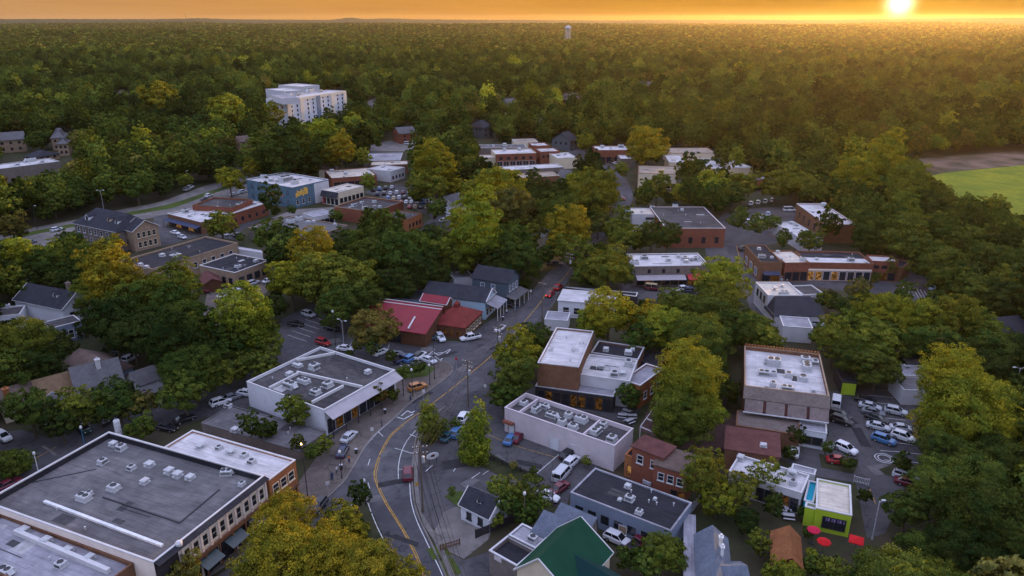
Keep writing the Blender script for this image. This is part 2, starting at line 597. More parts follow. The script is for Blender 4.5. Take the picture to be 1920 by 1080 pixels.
sheet('parking_lot', [(812, 1012), (838, 1035), (870, 1050), (915, 1035), (975, 1066), (1000, 1110), (858, 1110)], M_ASPH, .055)
sheet('sidewalk', [(790, 960), (783, 900), (784, 850), (792, 815), (786, 812), (777, 850), (776, 905), (780, 944), (795, 985), (815, 1016), (850, 1100), (862, 1100), (825, 1012), (806, 985)], M_PAVE, .09)
mb = MB(); pav = [(350, 1110), (495, 1015), (580, 958), (608, 938)] + smooth(left_kerb, 3) + [(846, 700), (846, 688), (832, 678), (800, 680), (752, 690), (700, 745), (608, 838), (560, 905), (500, 950), (330, 1080), (300, 1110)]
mb.prism([tuple(W(*p, 0).xy) for p in pav], -.02, .13, False); GROUND_POLYS.append([tuple(W(*p, 0).xy) for p in pav])
struct('sidewalk', mb, M_CONC)
kerb('kerb', [(350, 1108), (495, 1014), (580, 957), (609, 937)] + left_kerb[1:] + [(846, 700), (847, 688), (832, 677)], M_PAVE, .145)
kerb('kerb', right_edge[:11], M_PAVE)
ribbon('yellow_line', [(800, 1100), (786, 1059), (768, 1019), (746, 980), (723, 944), (703, 899), (704, 876), (714, 847), (732, 816), (754, 797), (773, 783), (790, 771), (830, 742), (865, 714), (920, 668), (963, 626), (1011, 570), (1024, 551), (1058, 520), (1085, 480)], .20, M_YELLOW, .058, 8)
ribbon('yellow_line', [(804, 1100), (790, 1059), (772, 1019), (749.5, 980), (726.5, 944), (706.5, 899), (708, 876), (717.5, 847), (735.5, 816), (757, 798)], .12, M_YELLOW, .058, 8)
ribbon('edge_line', [(838, 1100), (826, 1070), (800, 1016), (781, 975), (771, 940), (768, 905)], .14, M_WHITEP, .058)
ribbon('edge_line', [(747, 898), (747, 875), (752, 850), (762, 828), (775, 812), (790, 796), (815, 775)], .14, M_WHITEP, .058)
ribbon('bay_line', [(740, 840), (773, 850)], .14, M_WHITEP, .0585, 1)
ribbon('bay_line', [(748, 880), (772, 879)], .14, M_WHITEP, .0585, 1)
ribbon('bay_line', [(768, 814), (786, 821)], .14, M_WHITEP, .0585, 1)
ribbon('bay_line', [(708, 808), (718, 818)], .14, M_WHITEP, .0585, 1)
ribbon('edge_line', [(764, 1110), (740, 1054), (706, 985), (688, 938)], .14, M_WHITEP, .058)
ribbon('stop_line', [(682, 927), (640, 963), (610, 990)], .16, M_WHITEP, .0582, 1)
ribbon('edge_line', [(612, 934), (650, 893), (673, 858), (687, 835), (709, 810), (743, 781), (776, 750), (804, 732)], .12, M_WHITEP, .058)
ribbon('lane_dash', [(690, 872), (694, 860)], .14, M_WHITEP, .058, 1)
ribbon('lane_dash', [(694, 918), (690, 905)], .12, M_WHITEP, .058, 1)
# crossing marks at the side street and the turn arrow
for a, b in (((752, 780), (764, 770)), ((764, 770), (772, 774)), ((772, 774), (778, 770)), ((745, 782), (757, 786)), ((757, 786), (775, 776))):
    ribbon('turn_mark', [a, b], .22, M_WHITEP, .0588, 1)
for a, b in (((808, 657), (822, 666)), ((806, 664), (836, 660)), ((822, 666), (843, 655)), ((800, 668), (815, 655)), ((845, 655), (826, 675))):
    ribbon('crossing_mark', [a, b], .2, M_WHITEP, .0588, 1)
ribbon('yellow_line', [(838, 1110), (800, 1100)], .01, M_YELLOW, .05, 1)
# bays of the lot beside the pink store
stalls('bay_lines', (905, 890), (880, 855), 2, (925, 876), z=.062)
ribbon('bay_line', [(1000, 893), (1048, 852)], .14, M_WHITEP, .062, 1)
ribbon('yellow_line', [(915, 815), (965, 835), (1040, 857)], .12, M_YELLOW, .062)
ribbon('bay_line', [(798, 884), (811, 872)], .14, M_WHITEP, .062, 1); ribbon('bay_line', [(884, 897), (900, 886)], .14, M_WHITEP, .062, 1); ribbon('bay_line', [(850, 884), (854, 878)], .14, M_WHITEP, .062, 1)
# lower left street, its lot and the island lawn
sheet('street', [(-40, 965), (0, 944), (100, 885), (188, 834), (232, 812), (330, 800), (470, 758), (476, 716), (420, 712), (310, 745), (200, 790), (100, 812), (-40, 880)], M_ASPH, .03)
sheet('parking_lot', [(-40, 815), (40, 806), (110, 826), (60, 846), (-40, 872)], M_ASPH, .034)
ribbon('edge_line', [(0, 884), (60, 862), (105, 838)], .12, M_YELLOW, .04)
ribbon('bay_line', [(80, 836), (105, 853)], .5, M_PAVE, .04, 1)
sheet('lawn', [(-40, 850), (30, 843), (62, 858), (60, 880), (-40, 905)], M_GRASS, .08)
# lot behind the red roofed restaurant
sheet('parking_lot', [(515, 640), (528, 598), (585, 570), (640, 590), (700, 640), (760, 642), (880, 640), (868, 668), (800, 672), (740, 672), (690, 672), (600, 655), (560, 680)], M_ROAD, .036)
stalls('bay_lines', (540, 628), (580, 592), 5, (575, 640), z=.044)
stalls('bay_lines', (660, 640), (730, 646), 5, (655, 650), z=.044)
stalls('bay_lines', (740, 676), (815, 668), 6, (758, 690), z=.044)
sheet('planted_bed', [(742, 690), (800, 684), (818, 690), (800, 705), (745, 712)], M_GRASS, .15)
sheet('planted_bed', [(800, 1030), (828, 1018), (848, 1040), (812, 1050)], M_GRASS, .07); sheet('planted_bed', [(826, 1052), (848, 1044), (866, 1075), (836, 1084)], M_GRASS, .07)
sheet('planted_bed', [(906, 742), (948, 700), (975, 720), (948, 762)], M_SOIL, .1)
sheet('planted_bed', [(868, 860), (900, 838), (960, 872), (1020, 895), (1010, 908), (930, 888)], M_SOIL, .1)
sheet('planted_bed', [(833, 930), (862, 920), (930, 948), (925, 975), (868, 958)], M_GRASS, .1)
# patio between the hall and the pink store, and the yards behind
sheet('patio', [(1000, 724), (1156, 748), (1200, 760), (1190, 800), (985, 735)], M_ASPH, .03)
sheet('yard', [(1185, 690), (1245, 690), (1345, 660), (1392, 700), (1385, 780), (1340, 830), (1290, 850), (1200, 800)], M_DIRT if False else M_SOIL, .02, False)
sheet('yard', [(1230, 740), (1385, 780), (1355, 845), (1300, 850), (1195, 805)], material('reddish_gravel', (.085, .05, .045), .95, .3, 1.2), .03, False)
sheet('car_park', [(1543, 735), (1620, 728), (1745, 738), (1780, 800), (1775, 900), (1700, 905), (1660, 1000), (1625, 1010), (1605, 905), (1530, 893), (1462, 860), (1500, 815), (1552, 800)], M_ASPH, .04)
stalls('bay_lines', (1640, 742), (1700, 865), 8, (1604, 740), z=.05); stalls('bay_lines', (1640, 742), (1700, 865), 8, (1676, 746), z=.05)
mb = MB(); c_ = W(1658, 859, .05)
for k in range(24):
    t0, t1 = 2 * PI * k / 24, 2 * PI * (k + 1) / 24
    for r0 in (1.5, 1.0):
        mb.quad((c_.x + r0 * math.cos(t0), c_.y + r0 * math.sin(t0), .05), (c_.x + r0 * math.cos(t1), c_.y + r0 * math.sin(t1), .05), (c_.x + (r0 + .16) * math.cos(t1), c_.y + (r0 + .16) * math.sin(t1), .05), (c_.x + (r0 + .16) * math.cos(t0), c_.y + (r0 + .16) * math.sin(t0), .05))
struct('painted_ring', mb, M_WHITEP)
sheet('planted_bed', [(1535, 850), (1580, 862), (1610, 872), (1600, 888), (1540, 876)], M_SOIL, .1); sheet('planted_bed', [(1648, 880), (1680, 868), (1720, 880), (1700, 896), (1660, 890)], M_SOIL, .1)
ribbon('edge_line', [(1630, 915), (1642, 945)], .12, M_YELLOW, .05, 1)
# right streets
sheet('street', [(1330, 535), (1345, 508), (1395, 498), (1425, 522), (1520, 524), (1700, 522), (1762, 552), (1745, 568), (1690, 560), (1500, 533), (1420, 545), (1440, 600), (1415, 605), (1395, 545)], M_ROAD, .03)
sheet('sidewalk', [(1425, 519), (1515, 514), (1695, 510), (1700, 520), (1520, 523)], M_CONC, .06)
sheet('street', [(1690, 500), (1735, 520), (1765, 560), (1730, 562), (1700, 520)], M_ROAD, .033)
stalls('bay_lines', (1690, 530), (1740, 548), 7, (1700, 550), z=.04)
sheet('parking_lot', [(1330, 440), (1355, 400), (1400, 392), (1500, 385), (1540, 430), (1480, 452), (1420, 462), (1395, 500), (1330, 500), (1320, 460)], M_ASPH, .03)
sheet('street', [(1360, 455), (1395, 455), (1402, 500), (1372, 498)], M_ROAD, .04); ribbon('yellow_line', [(1380, 460), (1386, 482), (1384, 496)], .2, M_YELLOW, .05)
sheet('street', [(1395, 410), (1430, 392), (1460, 388), (1450, 402), (1420, 412)], M_ROAD, .04)
sheet('parking_lot', [(1165, 500), (1190, 530), (1300, 530), (1340, 545), (1250, 565), (1190, 560), (1160, 545)], M_ASPH, .03)
# left boulevard with its grass strip
def strip(name, up, lo, mat, z):
    a = smooth(up, 5); b = smooth(lo, 5)
    sheet(name, a + b[::-1], mat, z)
strip('boulevard', [(-40, 452), (46, 430), (138, 413), (217, 395), (289, 381), (330, 368), (380, 350), (430, 337), (480, 326)], [(-40, 462), (46, 437), (138, 419), (217, 402), (289, 389), (330, 379), (385, 361), (435, 346), (482, 333)], M_PAVE, .03)
strip('grass_strip', [(-40, 462), (46, 437), (138, 419), (217, 402), (289, 389), (330, 379), (385, 361), (435, 346)], [(-40, 468), (46, 444), (138, 425), (217, 408), (289, 396), (330, 388), (390, 366), (440, 350)], M_GRASS, .06)
strip('boulevard', [(-40, 468), (46, 444), (138, 425), (217, 408), (289, 396), (330, 388), (390, 366), (440, 350), (482, 340)], [(-40, 482), (46, 458), (138, 438), (217, 420), (289, 408), (330, 402), (400, 378), (450, 358), (490, 344)], M_PAVE, .03)
sheet('parking_lot', [(30, 455), (110, 430), (150, 425), (150, 440), (60, 470)], M_PAVE, .04)
sheet('parking_lot', [(290, 405), (330, 400), (310, 425), (380, 432), (440, 420), (500, 410), (455, 430), (440, 450), (385, 440), (320, 458), (270, 470), (280, 440)], M_ASPH, .035)
sheet('parking_lot', [(395, 372), (470, 352), (470, 378), (430, 384)], M_PAVE, .04)
sheet('parking_lot', [(380, 590), (390, 540), (440, 540), (520, 515), (525, 530), (470, 570), (420, 600), (405, 610)], M_CONC, .035)
sheet('crowded_car_park', [(680, 360), (745, 345), (810, 372), (840, 385), (815, 412), (795, 400), (745, 378)], M_ASPH, .035)
sheet('parking_lot', [(790, 424), (815, 405), (860, 405), (870, 420), (830, 430)], M_ASPH, .035)
sheet('plaza', [(505, 410), (555, 392), (630, 388), (635, 400), (590, 412)], M_PAVE, .03)
sheet('street', [(690, 190), (704, 182), (712, 196), (694, 212), (680, 208)], M_PAVE, .04)
sheet('parking_lot', [(690, 270), (745, 262), (800, 260), (800, 278), (760, 284), (690, 284)], M_PAVE, .04)
sheet('parking_lot', [(860, 345), (880, 338), (884, 356), (872, 358)], M_ASPH, .04)
sheet('parking_lot', [(960, 338), (1020, 335), (1055, 345), (1040, 352), (970, 346)], M_ASPH, .04)
# right: the field and the bare ground by the wood
sheet('field', [(1744, 330), (1770, 324), (1830, 318), (1960, 306), (2050, 300), (2050, 420), (1900, 402), (1850, 388), (1790, 368), (1760, 350)], M_FIELD, .05)
sheet('bare_ground', [(1680, 302), (1760, 294), (1900, 284), (2050, 276), (2050, 300), (1830, 317), (1765, 324), (1735, 316)], M_DIRT, .04)
# ------------------------------------------------------------------ building helpers
BOXES = []          # (name, world corners) of everything that trees must not hide or stand in
ROOTS = []          # (short phrase, world centre) for labels


FARMASK = [False]


R_PATCH = (material('dark_roof_patch', (.06, .058, .06), .9, .3, 1.0), material('pale_roof_patch', (.34, .33, .33), .9, .3, 1.0))


class Block:
    pass


def rectify(pts):
    c = sum(pts, Vector()) / 4
    u = ((pts[1] - pts[0]) + (pts[2] - pts[3])); u.z = 0; u.normalize()
    v = Vector((-u.y, u.x, 0))
    hx = sum(abs((p - c).dot(u)) for p in pts) / 4
    hy = sum(abs((p - c).dot(v)) for p in pts) / 4
    sg = 1 if (pts[0] - c).dot(v) > 0 else -1
    return [c - u * hx + v * hy * sg, c + u * hx + v * hy * sg, c + u * hx - v * hy * sg, c - u * hx - v * hy * sg]


def inset(poly, d):
    n = len(poly)
    a = sum(poly[i].x * poly[(i + 1) % n].y - poly[(i + 1) % n].x * poly[i].y for i in range(n))
    s = 1 if a > 0 else -1
    out = []
    for i in range(n):
        p0, p1, p2 = poly[i - 1], poly[i], poly[(i + 1) % n]
        d1 = (p1 - p0).normalized(); d2 = (p2 - p1).normalized()
        n1 = Vector((-d1.y, d1.x)) * s; n2 = Vector((-d2.y, d2.x)) * s
        k = n1 + n2
        out.append(p1 + k * (d / max(.2, 1 + n1.dot(n2))))
    return out


def building(label, short, quad, z, name='building', cat='building', rect=True):
    pts = [W(*p, z) for p in quad]
    if rect and len(pts) == 4:
        pts = rectify(pts)
    c = sum(pts, Vector()) / len(pts)
    u = pts[1] - pts[0]
    root = thing(name, label, cat, (c.x, c.y, 0), math.atan2(u.y, u.x))
    ROOTS.append((short, Vector((c.x, c.y, z))))
    root['_q'] = 0
    del root['_q']
    return root


def to_local(root, p):
    r = root.rotation_euler[2]
    x, y = p.x - root.location.x, p.y - root.location.y
    cs, sn = math.cos(-r), math.sin(-r)
    return Vector((x * cs - y * sn, x * sn + y * cs))


def block(root, quad, z, wall, roof, trim=None, par=.5, rect=True, z0=0.0, th=.22, cop=True, wallname='wall', roofname='roof'):
    pts = [W(*p, z) for p in quad]
    if rect and len(pts) == 4:
        pts = rectify(pts)
    BOXES.append((root.name, [tuple((p.x, p.y, zz)) for p in pts for zz in (z0, z)], [(p.x, p.y) for p in pts]))
    loc = [to_local(root, p) for p in pts]
    n = len(loc)
    a = sum(loc[i].x * loc[(i + 1) % n].y - loc[(i + 1) % n].x * loc[i].y for i in range(n))
    ring = loc if a > 0 else loc[::-1]
    inn = inset(ring, th)
    mb = MB()
    for i in range(n):
        j = (i + 1) % n
        A, B, C, D = ring[i], ring[j], inn[j], inn[i]
        mb.quad((A.x, A.y, z0), (B.x, B.y, z0), (B.x, B.y, z), (A.x, A.y, z))
        if par > 0:
            mb.quad((A.x, A.y, z), (B.x, B.y, z), (C.x, C.y, z), (D.x, D.y, z))
            mb.quad((D.x, D.y, z), (C.x, C.y, z), (C.x, C.y, z - par), (D.x, D.y, z - par))
    part(wallname, mb, wall, root)
    rb = MB()
    if par > 0:
        rb.quad(*[(p.x, p.y, z - par) for p in inn])
    else:
        o = inset(ring, -.25)
        rb.prism([(p.x, p.y) for p in o], z, z + .18)
    ro = part(roofname, rb, roof, root)
    if par > 0 and rect and len(inn) == 4:
        U, V_ = inn[1] - inn[0], inn[3] - inn[0]
        g_ = random.Random(int(quad[0][0] * 3 + quad[0][1])); zr_ = z - par
        if U.length * V_.length > 90 and U.length > 7 and V_.length > 7:
            for i in range(3):
                pm = MB()
                s0, t0 = g_.uniform(.05, .8), g_.uniform(.05, .8); w_, h_ = g_.uniform(.9, 3.2) / U.length, g_.uniform(.9, 2.6) / V_.length
                if s0 + w_ < .96 and t0 + h_ < .96:
                    c4 = [inn[0] + U * a_ + V_ * b_ for a_, b_ in ((s0, t0), (s0 + w_, t0), (s0 + w_, t0 + h_), (s0, t0 + h_))]
                    pm.quad(*[(p.x, p.y, zr_ + .006 + .003 * i) for p in c4])
                    part('roof_patch', pm, R_PATCH[g_.randrange(2)], ro)
            for i in range(g_.randint(2, 5)):
                q = inn[0] + U * g_.uniform(.08, .92) + V_ * g_.uniform(.08, .92)
                vm = MB(); vm.lathe([(.11, zr_), (.11, zr_ + .45), (.15, zr_ + .46), (.15, zr_ + .56), (.001, zr_ + .6)], (q.x, q.y), 8)
                part('vent_pipe', vm, M_METAL, ro)
            q = inn[0] + U * g_.uniform(.2, .8) + V_ * g_.uniform(.15, .85); a_ = U.normalized() * min(6, U.length * .3) * g_.choice((-1, 1))
            if abs((q + a_ - inn[0]).dot(U) / U.length ** 2 - .5) < .45:
                cm_ = MB(); cm_.tube((q.x, q.y, zr_ + .12), (q.x + a_.x, q.y + a_.y, zr_ + .12), .05, n=5); part('conduit', cm_, M_DARKM, ro)
    if cop and par > 0:
        o = inset(ring, -.05); ii = inset(ring, th + .02)
        cb = MB()
        zt, zb = z + .09, z - .07
        for i in range(n):
            j = (i + 1) % n
            A, B, C, D = o[i], o[j], ii[j], ii[i]
            cb.quad((A.x, A.y, zb), (B.x, B.y, zb), (B.x, B.y, zt), (A.x, A.y, zt))
            cb.quad((A.x, A.y, zt), (B.x, B.y, zt), (C.x, C.y, zt), (D.x, D.y, zt))
            cb.quad((D.x, D.y, zt), (C.x, C.y, zt), (C.x, C.y, zb), (D.x, D.y, zb))
        part('coping', cb, trim or M_TRIM, root)
    b = Block()
    b.root, b.z, b.loc, b.zr = root, z, loc, z - max(par, 0)
    b.cen = sum(loc, Vector((0, 0))) / n
    return b


def edge(b, e):
    n = len(b.loc)
    p, q = b.loc[e], b.loc[(e + 1) % n]
    d = (q - p); L = d.length; d = d / L
    nrm = Vector((d.y, -d.x))
    if nrm.dot((p + q) / 2 - b.cen) < 0:
        nrm = -nrm
    return p, d, L, nrm


def window(root, c, d, nrm, z0, wd, h, frame=None, pane=None, sill=True, name='window', far=False):
    """one window on a wall: c its foot point, d along the wall, nrm outward"""
    def bx(mb, s0, s1, o0, o1, za, zb):
        P = [c + d * s + nrm * o for s, o in ((s0, o0), (s1, o0), (s1, o1), (s0, o1))]
        mb.prism([(p.x, p.y) for p in P], za, zb)
    pm = MB(); bx(pm, -wd / 2, wd / 2, -.05, .035, z0, z0 + h)
    if far:
        return part(name, pm, pane or M_GLASS, root)
    fm = MB(); t = min(.11, wd * .12)
    bx(fm, -wd / 2 - t, -wd / 2, -.05, .09, z0 - t, z0 + h + t)
    bx(fm, wd / 2, wd / 2 + t, -.05, .09, z0 - t, z0 + h + t)
    bx(fm, -wd / 2, wd / 2, -.05, .088, z0 + h, z0 + h + t - .002)
    bx(fm, -wd / 2, wd / 2, -.05, .088, z0 - t + .002, z0)
    if wd > 1.6:
        k = int(wd / 1.2)
        for i in range(1, k):
            s = -wd / 2 + wd * i / k
            bx(fm, s - .04, s + .04, -.04, .07, z0, z0 + h)
    elif h > 1.2:
        bx(fm, -wd / 2, wd / 2, -.04, .07, z0 + h * .5 - .03, z0 + h * .5 + .03)
    w_ = part(name, fm, frame or M_TRIM, root)
    part('pane', pm, pane or M_GLASS, w_)
    if sill:
        sm = MB(); bx(sm, -wd / 2 - .2, wd / 2 + .2, -.05, .2, z0 - t - .1, z0 - t - .003)
        part('sill', sm, frame or M_TRIM, w_)
    return w_


def windows(b, e, n, z0, wd, h, t0=.0, t1=1.0, frame=None, pane=None, lits=(), far=False, sill=True, name='window', lm=None):
    p, d, L, nrm = edge(b, e)
    for i in range(n):
        t = t0 + (t1 - t0) * (i + .5) / n
        window(b.root, p + d * (L * t), d, nrm, z0, wd, h, frame, (lm or M_LIT) if i in lits else pane, sill, name, far)


def door(b, e, t, wd=1.1, h=2.2, mat=None, frame=None):
    p, d, L, nrm = edge(b, e)
    c = p + d * (L * t)
    mb = MB(); P = [c + d * s + nrm * o for s, o in ((-wd / 2, -.05), (wd / 2, -.05), (wd / 2, .05), (-wd / 2, .05))]
    mb.prism([(q.x, q.y) for q in P], 0, h)
    o = part('door', mb, mat or M_DARKM, b.root)
    fm = MB()
    for s0, s1, z0, z1 in ((-wd / 2 - .1, -wd / 2, 0, h + .1), (wd / 2, wd / 2 + .1, 0, h + .1), (-wd / 2, wd / 2, h, h + .098)):
        P = [c + d * s + nrm * q for s, q in ((s0, -.05), (s1, -.05), (s1, .09), (s0, .09))]
        fm.prism([(q.x, q.y) for q in P], z0, z1)
    part('door_frame', fm, frame or M_TRIM, o)
    hm = MB(); q = c + d * (wd * .36) + nrm * .09
    hm.tube((q.x, q.y, 1.0), (q.x, q.y, 1.2), .03, n=6)
    part('handle', hm, M_METAL, o)


def band(b, e, z0, z1, mat, t0=0.0, t1=1.0, out=.12, name='cornice', drop=0.0):
    p, d, L, nrm = edge(b, e)
    A, B = p + d * (L * t0), p + d * (L * t1)
    mb = MB()
    if drop:
        C, D = B + nrm * out, A + nrm * out
        th = .1
        mb.loft([[(A.x, A.y, z1), (A.x, A.y, z1 - th), (D.x, D.y, z1 - drop - th), (D.x, D.y, z1 - drop)],
                 [(B.x, B.y, z1), (B.x, B.y, z1 - th), (C.x, C.y, z1 - drop - th), (C.x, C.y, z1 - drop)]])
    else:
        P = [A - nrm * .05, B - nrm * .05, B + nrm * out, A + nrm * out]
        mb.prism([(q.x, q.y) for q in P], z0, z1)
    return part(name, mb, mat, b.root)


def posts(b, e, n, z, out, mat, t0=0.0, t1=1.0, r=.09):
    p, d, L, nrm = edge(b, e)
    for i in range(n):
        q = p + d * (L * (t0 + (t1 - t0) * i / max(1, n - 1))) + nrm * out
        mb = MB(); mb.tube((q.x, q.y, 0), (q.x, q.y, z), r, n=8); part('post', mb, mat, b.root)


def shops(b, e, n, z1, t0=.02, t1=.98, lits=(), frame=None, z0=.35, lm=None, fill=.8):
    p, d, L, nrm = edge(b, e)
    wd = L * (t1 - t0) / n * fill
    windows(b, e, n, z0, wd, z1 - z0, t0, t1, frame or M_DARKM, M_GLASS, lits, sill=False, name='shop_window', lm=lm)


def gable(root, ra, rb, zr, ze, wd, wall, roof, over=.45, hip=0.0, wd2=None, z0=0.0, trim=None, roofname='roof', wallname='wall'):
    """ridge from ra to rb (picture points at height zr), eaves at ze, half widths wd (left of ridge) and wd2"""
    A, B = W(*ra, zr), W(*rb, zr)
    wd2 = wd if wd2 is None else wd2
    a, b_ = to_local(root, A), to_local(root, B)
    d = (b_ - a); L = d.length; d /= L
    n = Vector((-d.y, d.x))

    def P(s, o, z):
        q = a + d * s + n * o
        return (q.x, q.y, z)
    wb = MB()
    wb.quad(P(0, wd, z0), P(0, -wd2, z0), P(0, -wd2, ze), *([P(0, 0, zr)] if not hip else []), P(0, wd, ze))
    wb.quad(P(L, -wd2, z0), P(L, wd, z0), P(L, wd, ze), *([P(L, 0, zr)] if not hip else []), P(L, -wd2, ze))
    wb.quad(P(0, -wd2, z0), P(L, -wd2, z0), P(L, -wd2, ze), P(0, -wd2, ze))
    wb.quad(P(L, wd, z0), P(0, wd, z0), P(0, wd, ze), P(L, wd, ze))
    part(wallname, wb, wall, root)
    rb_ = MB(); t = .16
    o = over
    s0, s1 = (-o, L + o)
    h0, h1 = (hip, L - hip) if hip else (s0, s1)
    zt = zr + t
    for sgn, ww in ((1, wd), (-1, wd2)):
        zz = ze - (zr - ze) * o / ww + t
        x = sgn * (ww + o)
        top = [P(s0, x, zz), P(s1, x, zz), P(h1, 0, zt), P(h0, 0, zt)]
        low = [(q[0], q[1], q[2] - t) for q in top]
        rb_.loft([low, top])
    if hip:
        za = ze - (zr - ze) * o / wd + t
        for sa, ha in ((s0, h0), (s1, h1)):
            top = [P(sa, wd + o, za), P(sa, -wd2 - o, za), P(ha, 0, zt)]
            rb_.loft([[(q[0], q[1], q[2] - t) for q in top], top])
    r = part(roofname, rb_, roof, root)
    if trim:
        tb = MB()
        for sgn, ww in ((1, wd), (-1, wd2)):
            zz = ze - (zr - ze) * o / ww
            x = sgn * (ww + o)
            for sa in (([s0, s1]) if not hip else []):
                p0, p1 = Vector(P(sa, x, zz + .08)), Vector(P(sa, 0, zr + .08))
                tb.tube(p0, p1, .12, n=4)
            tb.tube(P(s0, x, zz + .06), P(s1, x, zz + .06), .1, n=4)
        part('fascia', tb, trim, root)
    fw = [A + 0 * A, B]
    wn = Vector((-(B - A).y, (B - A).x, 0)).normalized()
    crn = [A + wn * wd, A - wn * wd2, B - wn * wd2, B + wn * wd]
    BOXES.append((root.name, [(p.x, p.y, zz) for p in crn for zz in (ze - 2.2 if FARMASK[0] else z0, ze)] + [(A.x, A.y, zr), (B.x, B.y, zr)], [(p.x, p.y) for p in crn]))
    bl = Block(); bl.root = root; bl.z = ze; bl.zr = ze
    q = [a + n * wd, b_ + n * wd, b_ - n * wd2, a - n * wd2]     # edges: 0 left eave, 1 end at rb, 2 right eave, 3 end at ra
    bl.loc = q; bl.cen = sum(q, Vector((0, 0))) / 4
    bl.roof = r; bl.P = P; bl.L = L; bl.wd = wd; bl.wd2 = wd2; bl.zrg = zr; bl.ze = ze
    return bl


def gable_root(label, short, ra, rb, zr, name='house', cat='house'):
    A, B = W(*ra, zr), W(*rb, zr)
    c = (A + B) / 2; u = B - A
    r = thing(name, label, cat, (c.x, c.y, 0), math.atan2(u.y, u.x))
    ROOTS.append((short, Vector((c.x, c.y, zr))))
    return r


def dormer(bl, s, side, wall, roof, wd=.9, h=1.3, at=.55):
    """a small gabled dormer on a gable roof"""
    ww = bl.wd if side > 0 else bl.wd2
    o = side * ww * at
    zb = bl.zrg + (bl.ze - bl.zrg) * at
    P = bl.P
    mb = MB()
    f = [P(s - wd, o, zb - .1), P(s + wd, o, zb - .1), P(s + wd, o, zb + h), P(s, o, zb + h + wd * .8), P(s - wd, o, zb + h)]
    mb.quad(*f)
    back = o * .0
    mb.quad(P(s - wd, o, zb - .1), P(s - wd, back, zb - .1 + .0), P(s - wd, back, zb + h), P(s - wd, o, zb + h))
    mb.quad(P(s + wd, o, zb - .1), P(s + wd, back, zb - .1), P(s + wd, back, zb + h), P(s + wd, o, zb + h))
    d = part('dormer', mb, wall, bl.root)
    rb = MB(); oo = o + side * .25
    for sg in (-1, 1):
        top = [P(s + sg * (wd + .2), oo, zb + h - .1), P(s + sg * (wd + .2), back, zb + h - .1), P(s, back, zb + h + wd * .8 + .1), P(s, oo, zb + h + wd * .8 + .1)]
        rb.loft([[(q[0], q[1], q[2] - .1) for q in top], top])
    part('dormer_roof', rb, roof, d)
    pm = MB()
    o2 = o + side * .04
    pm.loft([[P(s - wd * .5, o, zb + .25), P(s + wd * .5, o, zb + .25), P(s + wd * .5, o, zb + h), P(s - wd * .5, o, zb + h)],
             [P(s - wd * .5, o2, zb + .25), P(s + wd * .5, o2, zb + .25), P(s + wd * .5, o2, zb + h), P(s - wd * .5, o2, zb + h)]])
    part('pane', pm, M_GLASS, d)


def chimney(root, px, zt, zb, mat, r=.5):
    p = to_local(root, W(*px, zt))
    mb = MB(); mb.box(p.x - r, p.x + r, p.y - r, p.y + r, zb, zt)
    mb.box(p.x - r - .1, p.x + r + .1, p.y - r - .1, p.y + r + .1, zt + .002, zt + .22)
    mb.tube((p.x, p.y, zt + .2), (p.x, p.y, zt + .6), .2, .16, n=8)
    return part('chimney', mb, mat, root)


# ------------------------------------------------------------------ rooftop machines
def proto_unit(kind):
    """air conditioner casing, curb, fan grilles"""
    root = thing('rooftop_unit', '-', 'air conditioner')
    root.name = 'rooftop_air_conditioner'
    L, Wd, Hh = {'box': (1.9, 1.7, 1.25), 'long': (3.0, 1.9, 1.35), 'vent': (.9, .9, .8)}[kind]
    m = MB(); m.box(-L / 2 - .15, L / 2 + .15, -Wd / 2 - .15, Wd / 2 + .15, -.02, .2); part('curb', m, M_METAL, root)
    m = MB()
    c = .12
    ring = lambda k, z: [(-L / 2 + k, -Wd / 2 + k, z), (L / 2 - k, -Wd / 2 + k, z), (L / 2 - k, Wd / 2 - k, z), (-L / 2 + k, Wd / 2 - k, z)]
    if kind == 'vent':
        m.loft([ring(.12, .2), ring(.12, Hh * .6), ring(-.1, Hh * .6), ring(-.1, Hh * .85), ring(.15, Hh)])
    else:
        m.loft([ring(0, .2), ring(0, Hh - c), ring(c, Hh)])
    cs = part('casing', m, M_CASE, root)
    if kind != 'vent':
        for x in ((0,) if kind == 'box' else (-.7, .7)):
            g = MB(); g.lathe([(.62, Hh - .02), (.62, Hh + .1), (.54, Hh + .1), (.54, Hh + .03), (.1, Hh + .05), (0.001, Hh + .05)], (x, 0), 14, mi=0)
            part('fan_grille', g, M_DARKM, cs)
        g = MB()
        for k in range(5):
            z = .34 + k * (Hh - .6) / 5
            g.box(-L / 2 + .15, L / 2 - .15, -Wd / 2 - .03, -Wd / 2 - .001, z, z + .07)
        part('louver', g, M_DARKM, cs)
        if kind == 'long':
            g = MB(); g.loft([[(L / 2 - .002, -.6, .4), (L / 2 - .002, .6, .4), (L / 2 - .002, .6, 1.15), (L / 2 - .002, -.6, 1.15)], [(L / 2 + .7, -.6, .4), (L / 2 + .7, .6, .4), (L / 2 + .15, .6, 1.15), (L / 2 + .15, -.6, 1.15)]])
            part('intake_hood', g, M_METAL, root)
    return root


UNIT = {}
UNITS_USED = set()


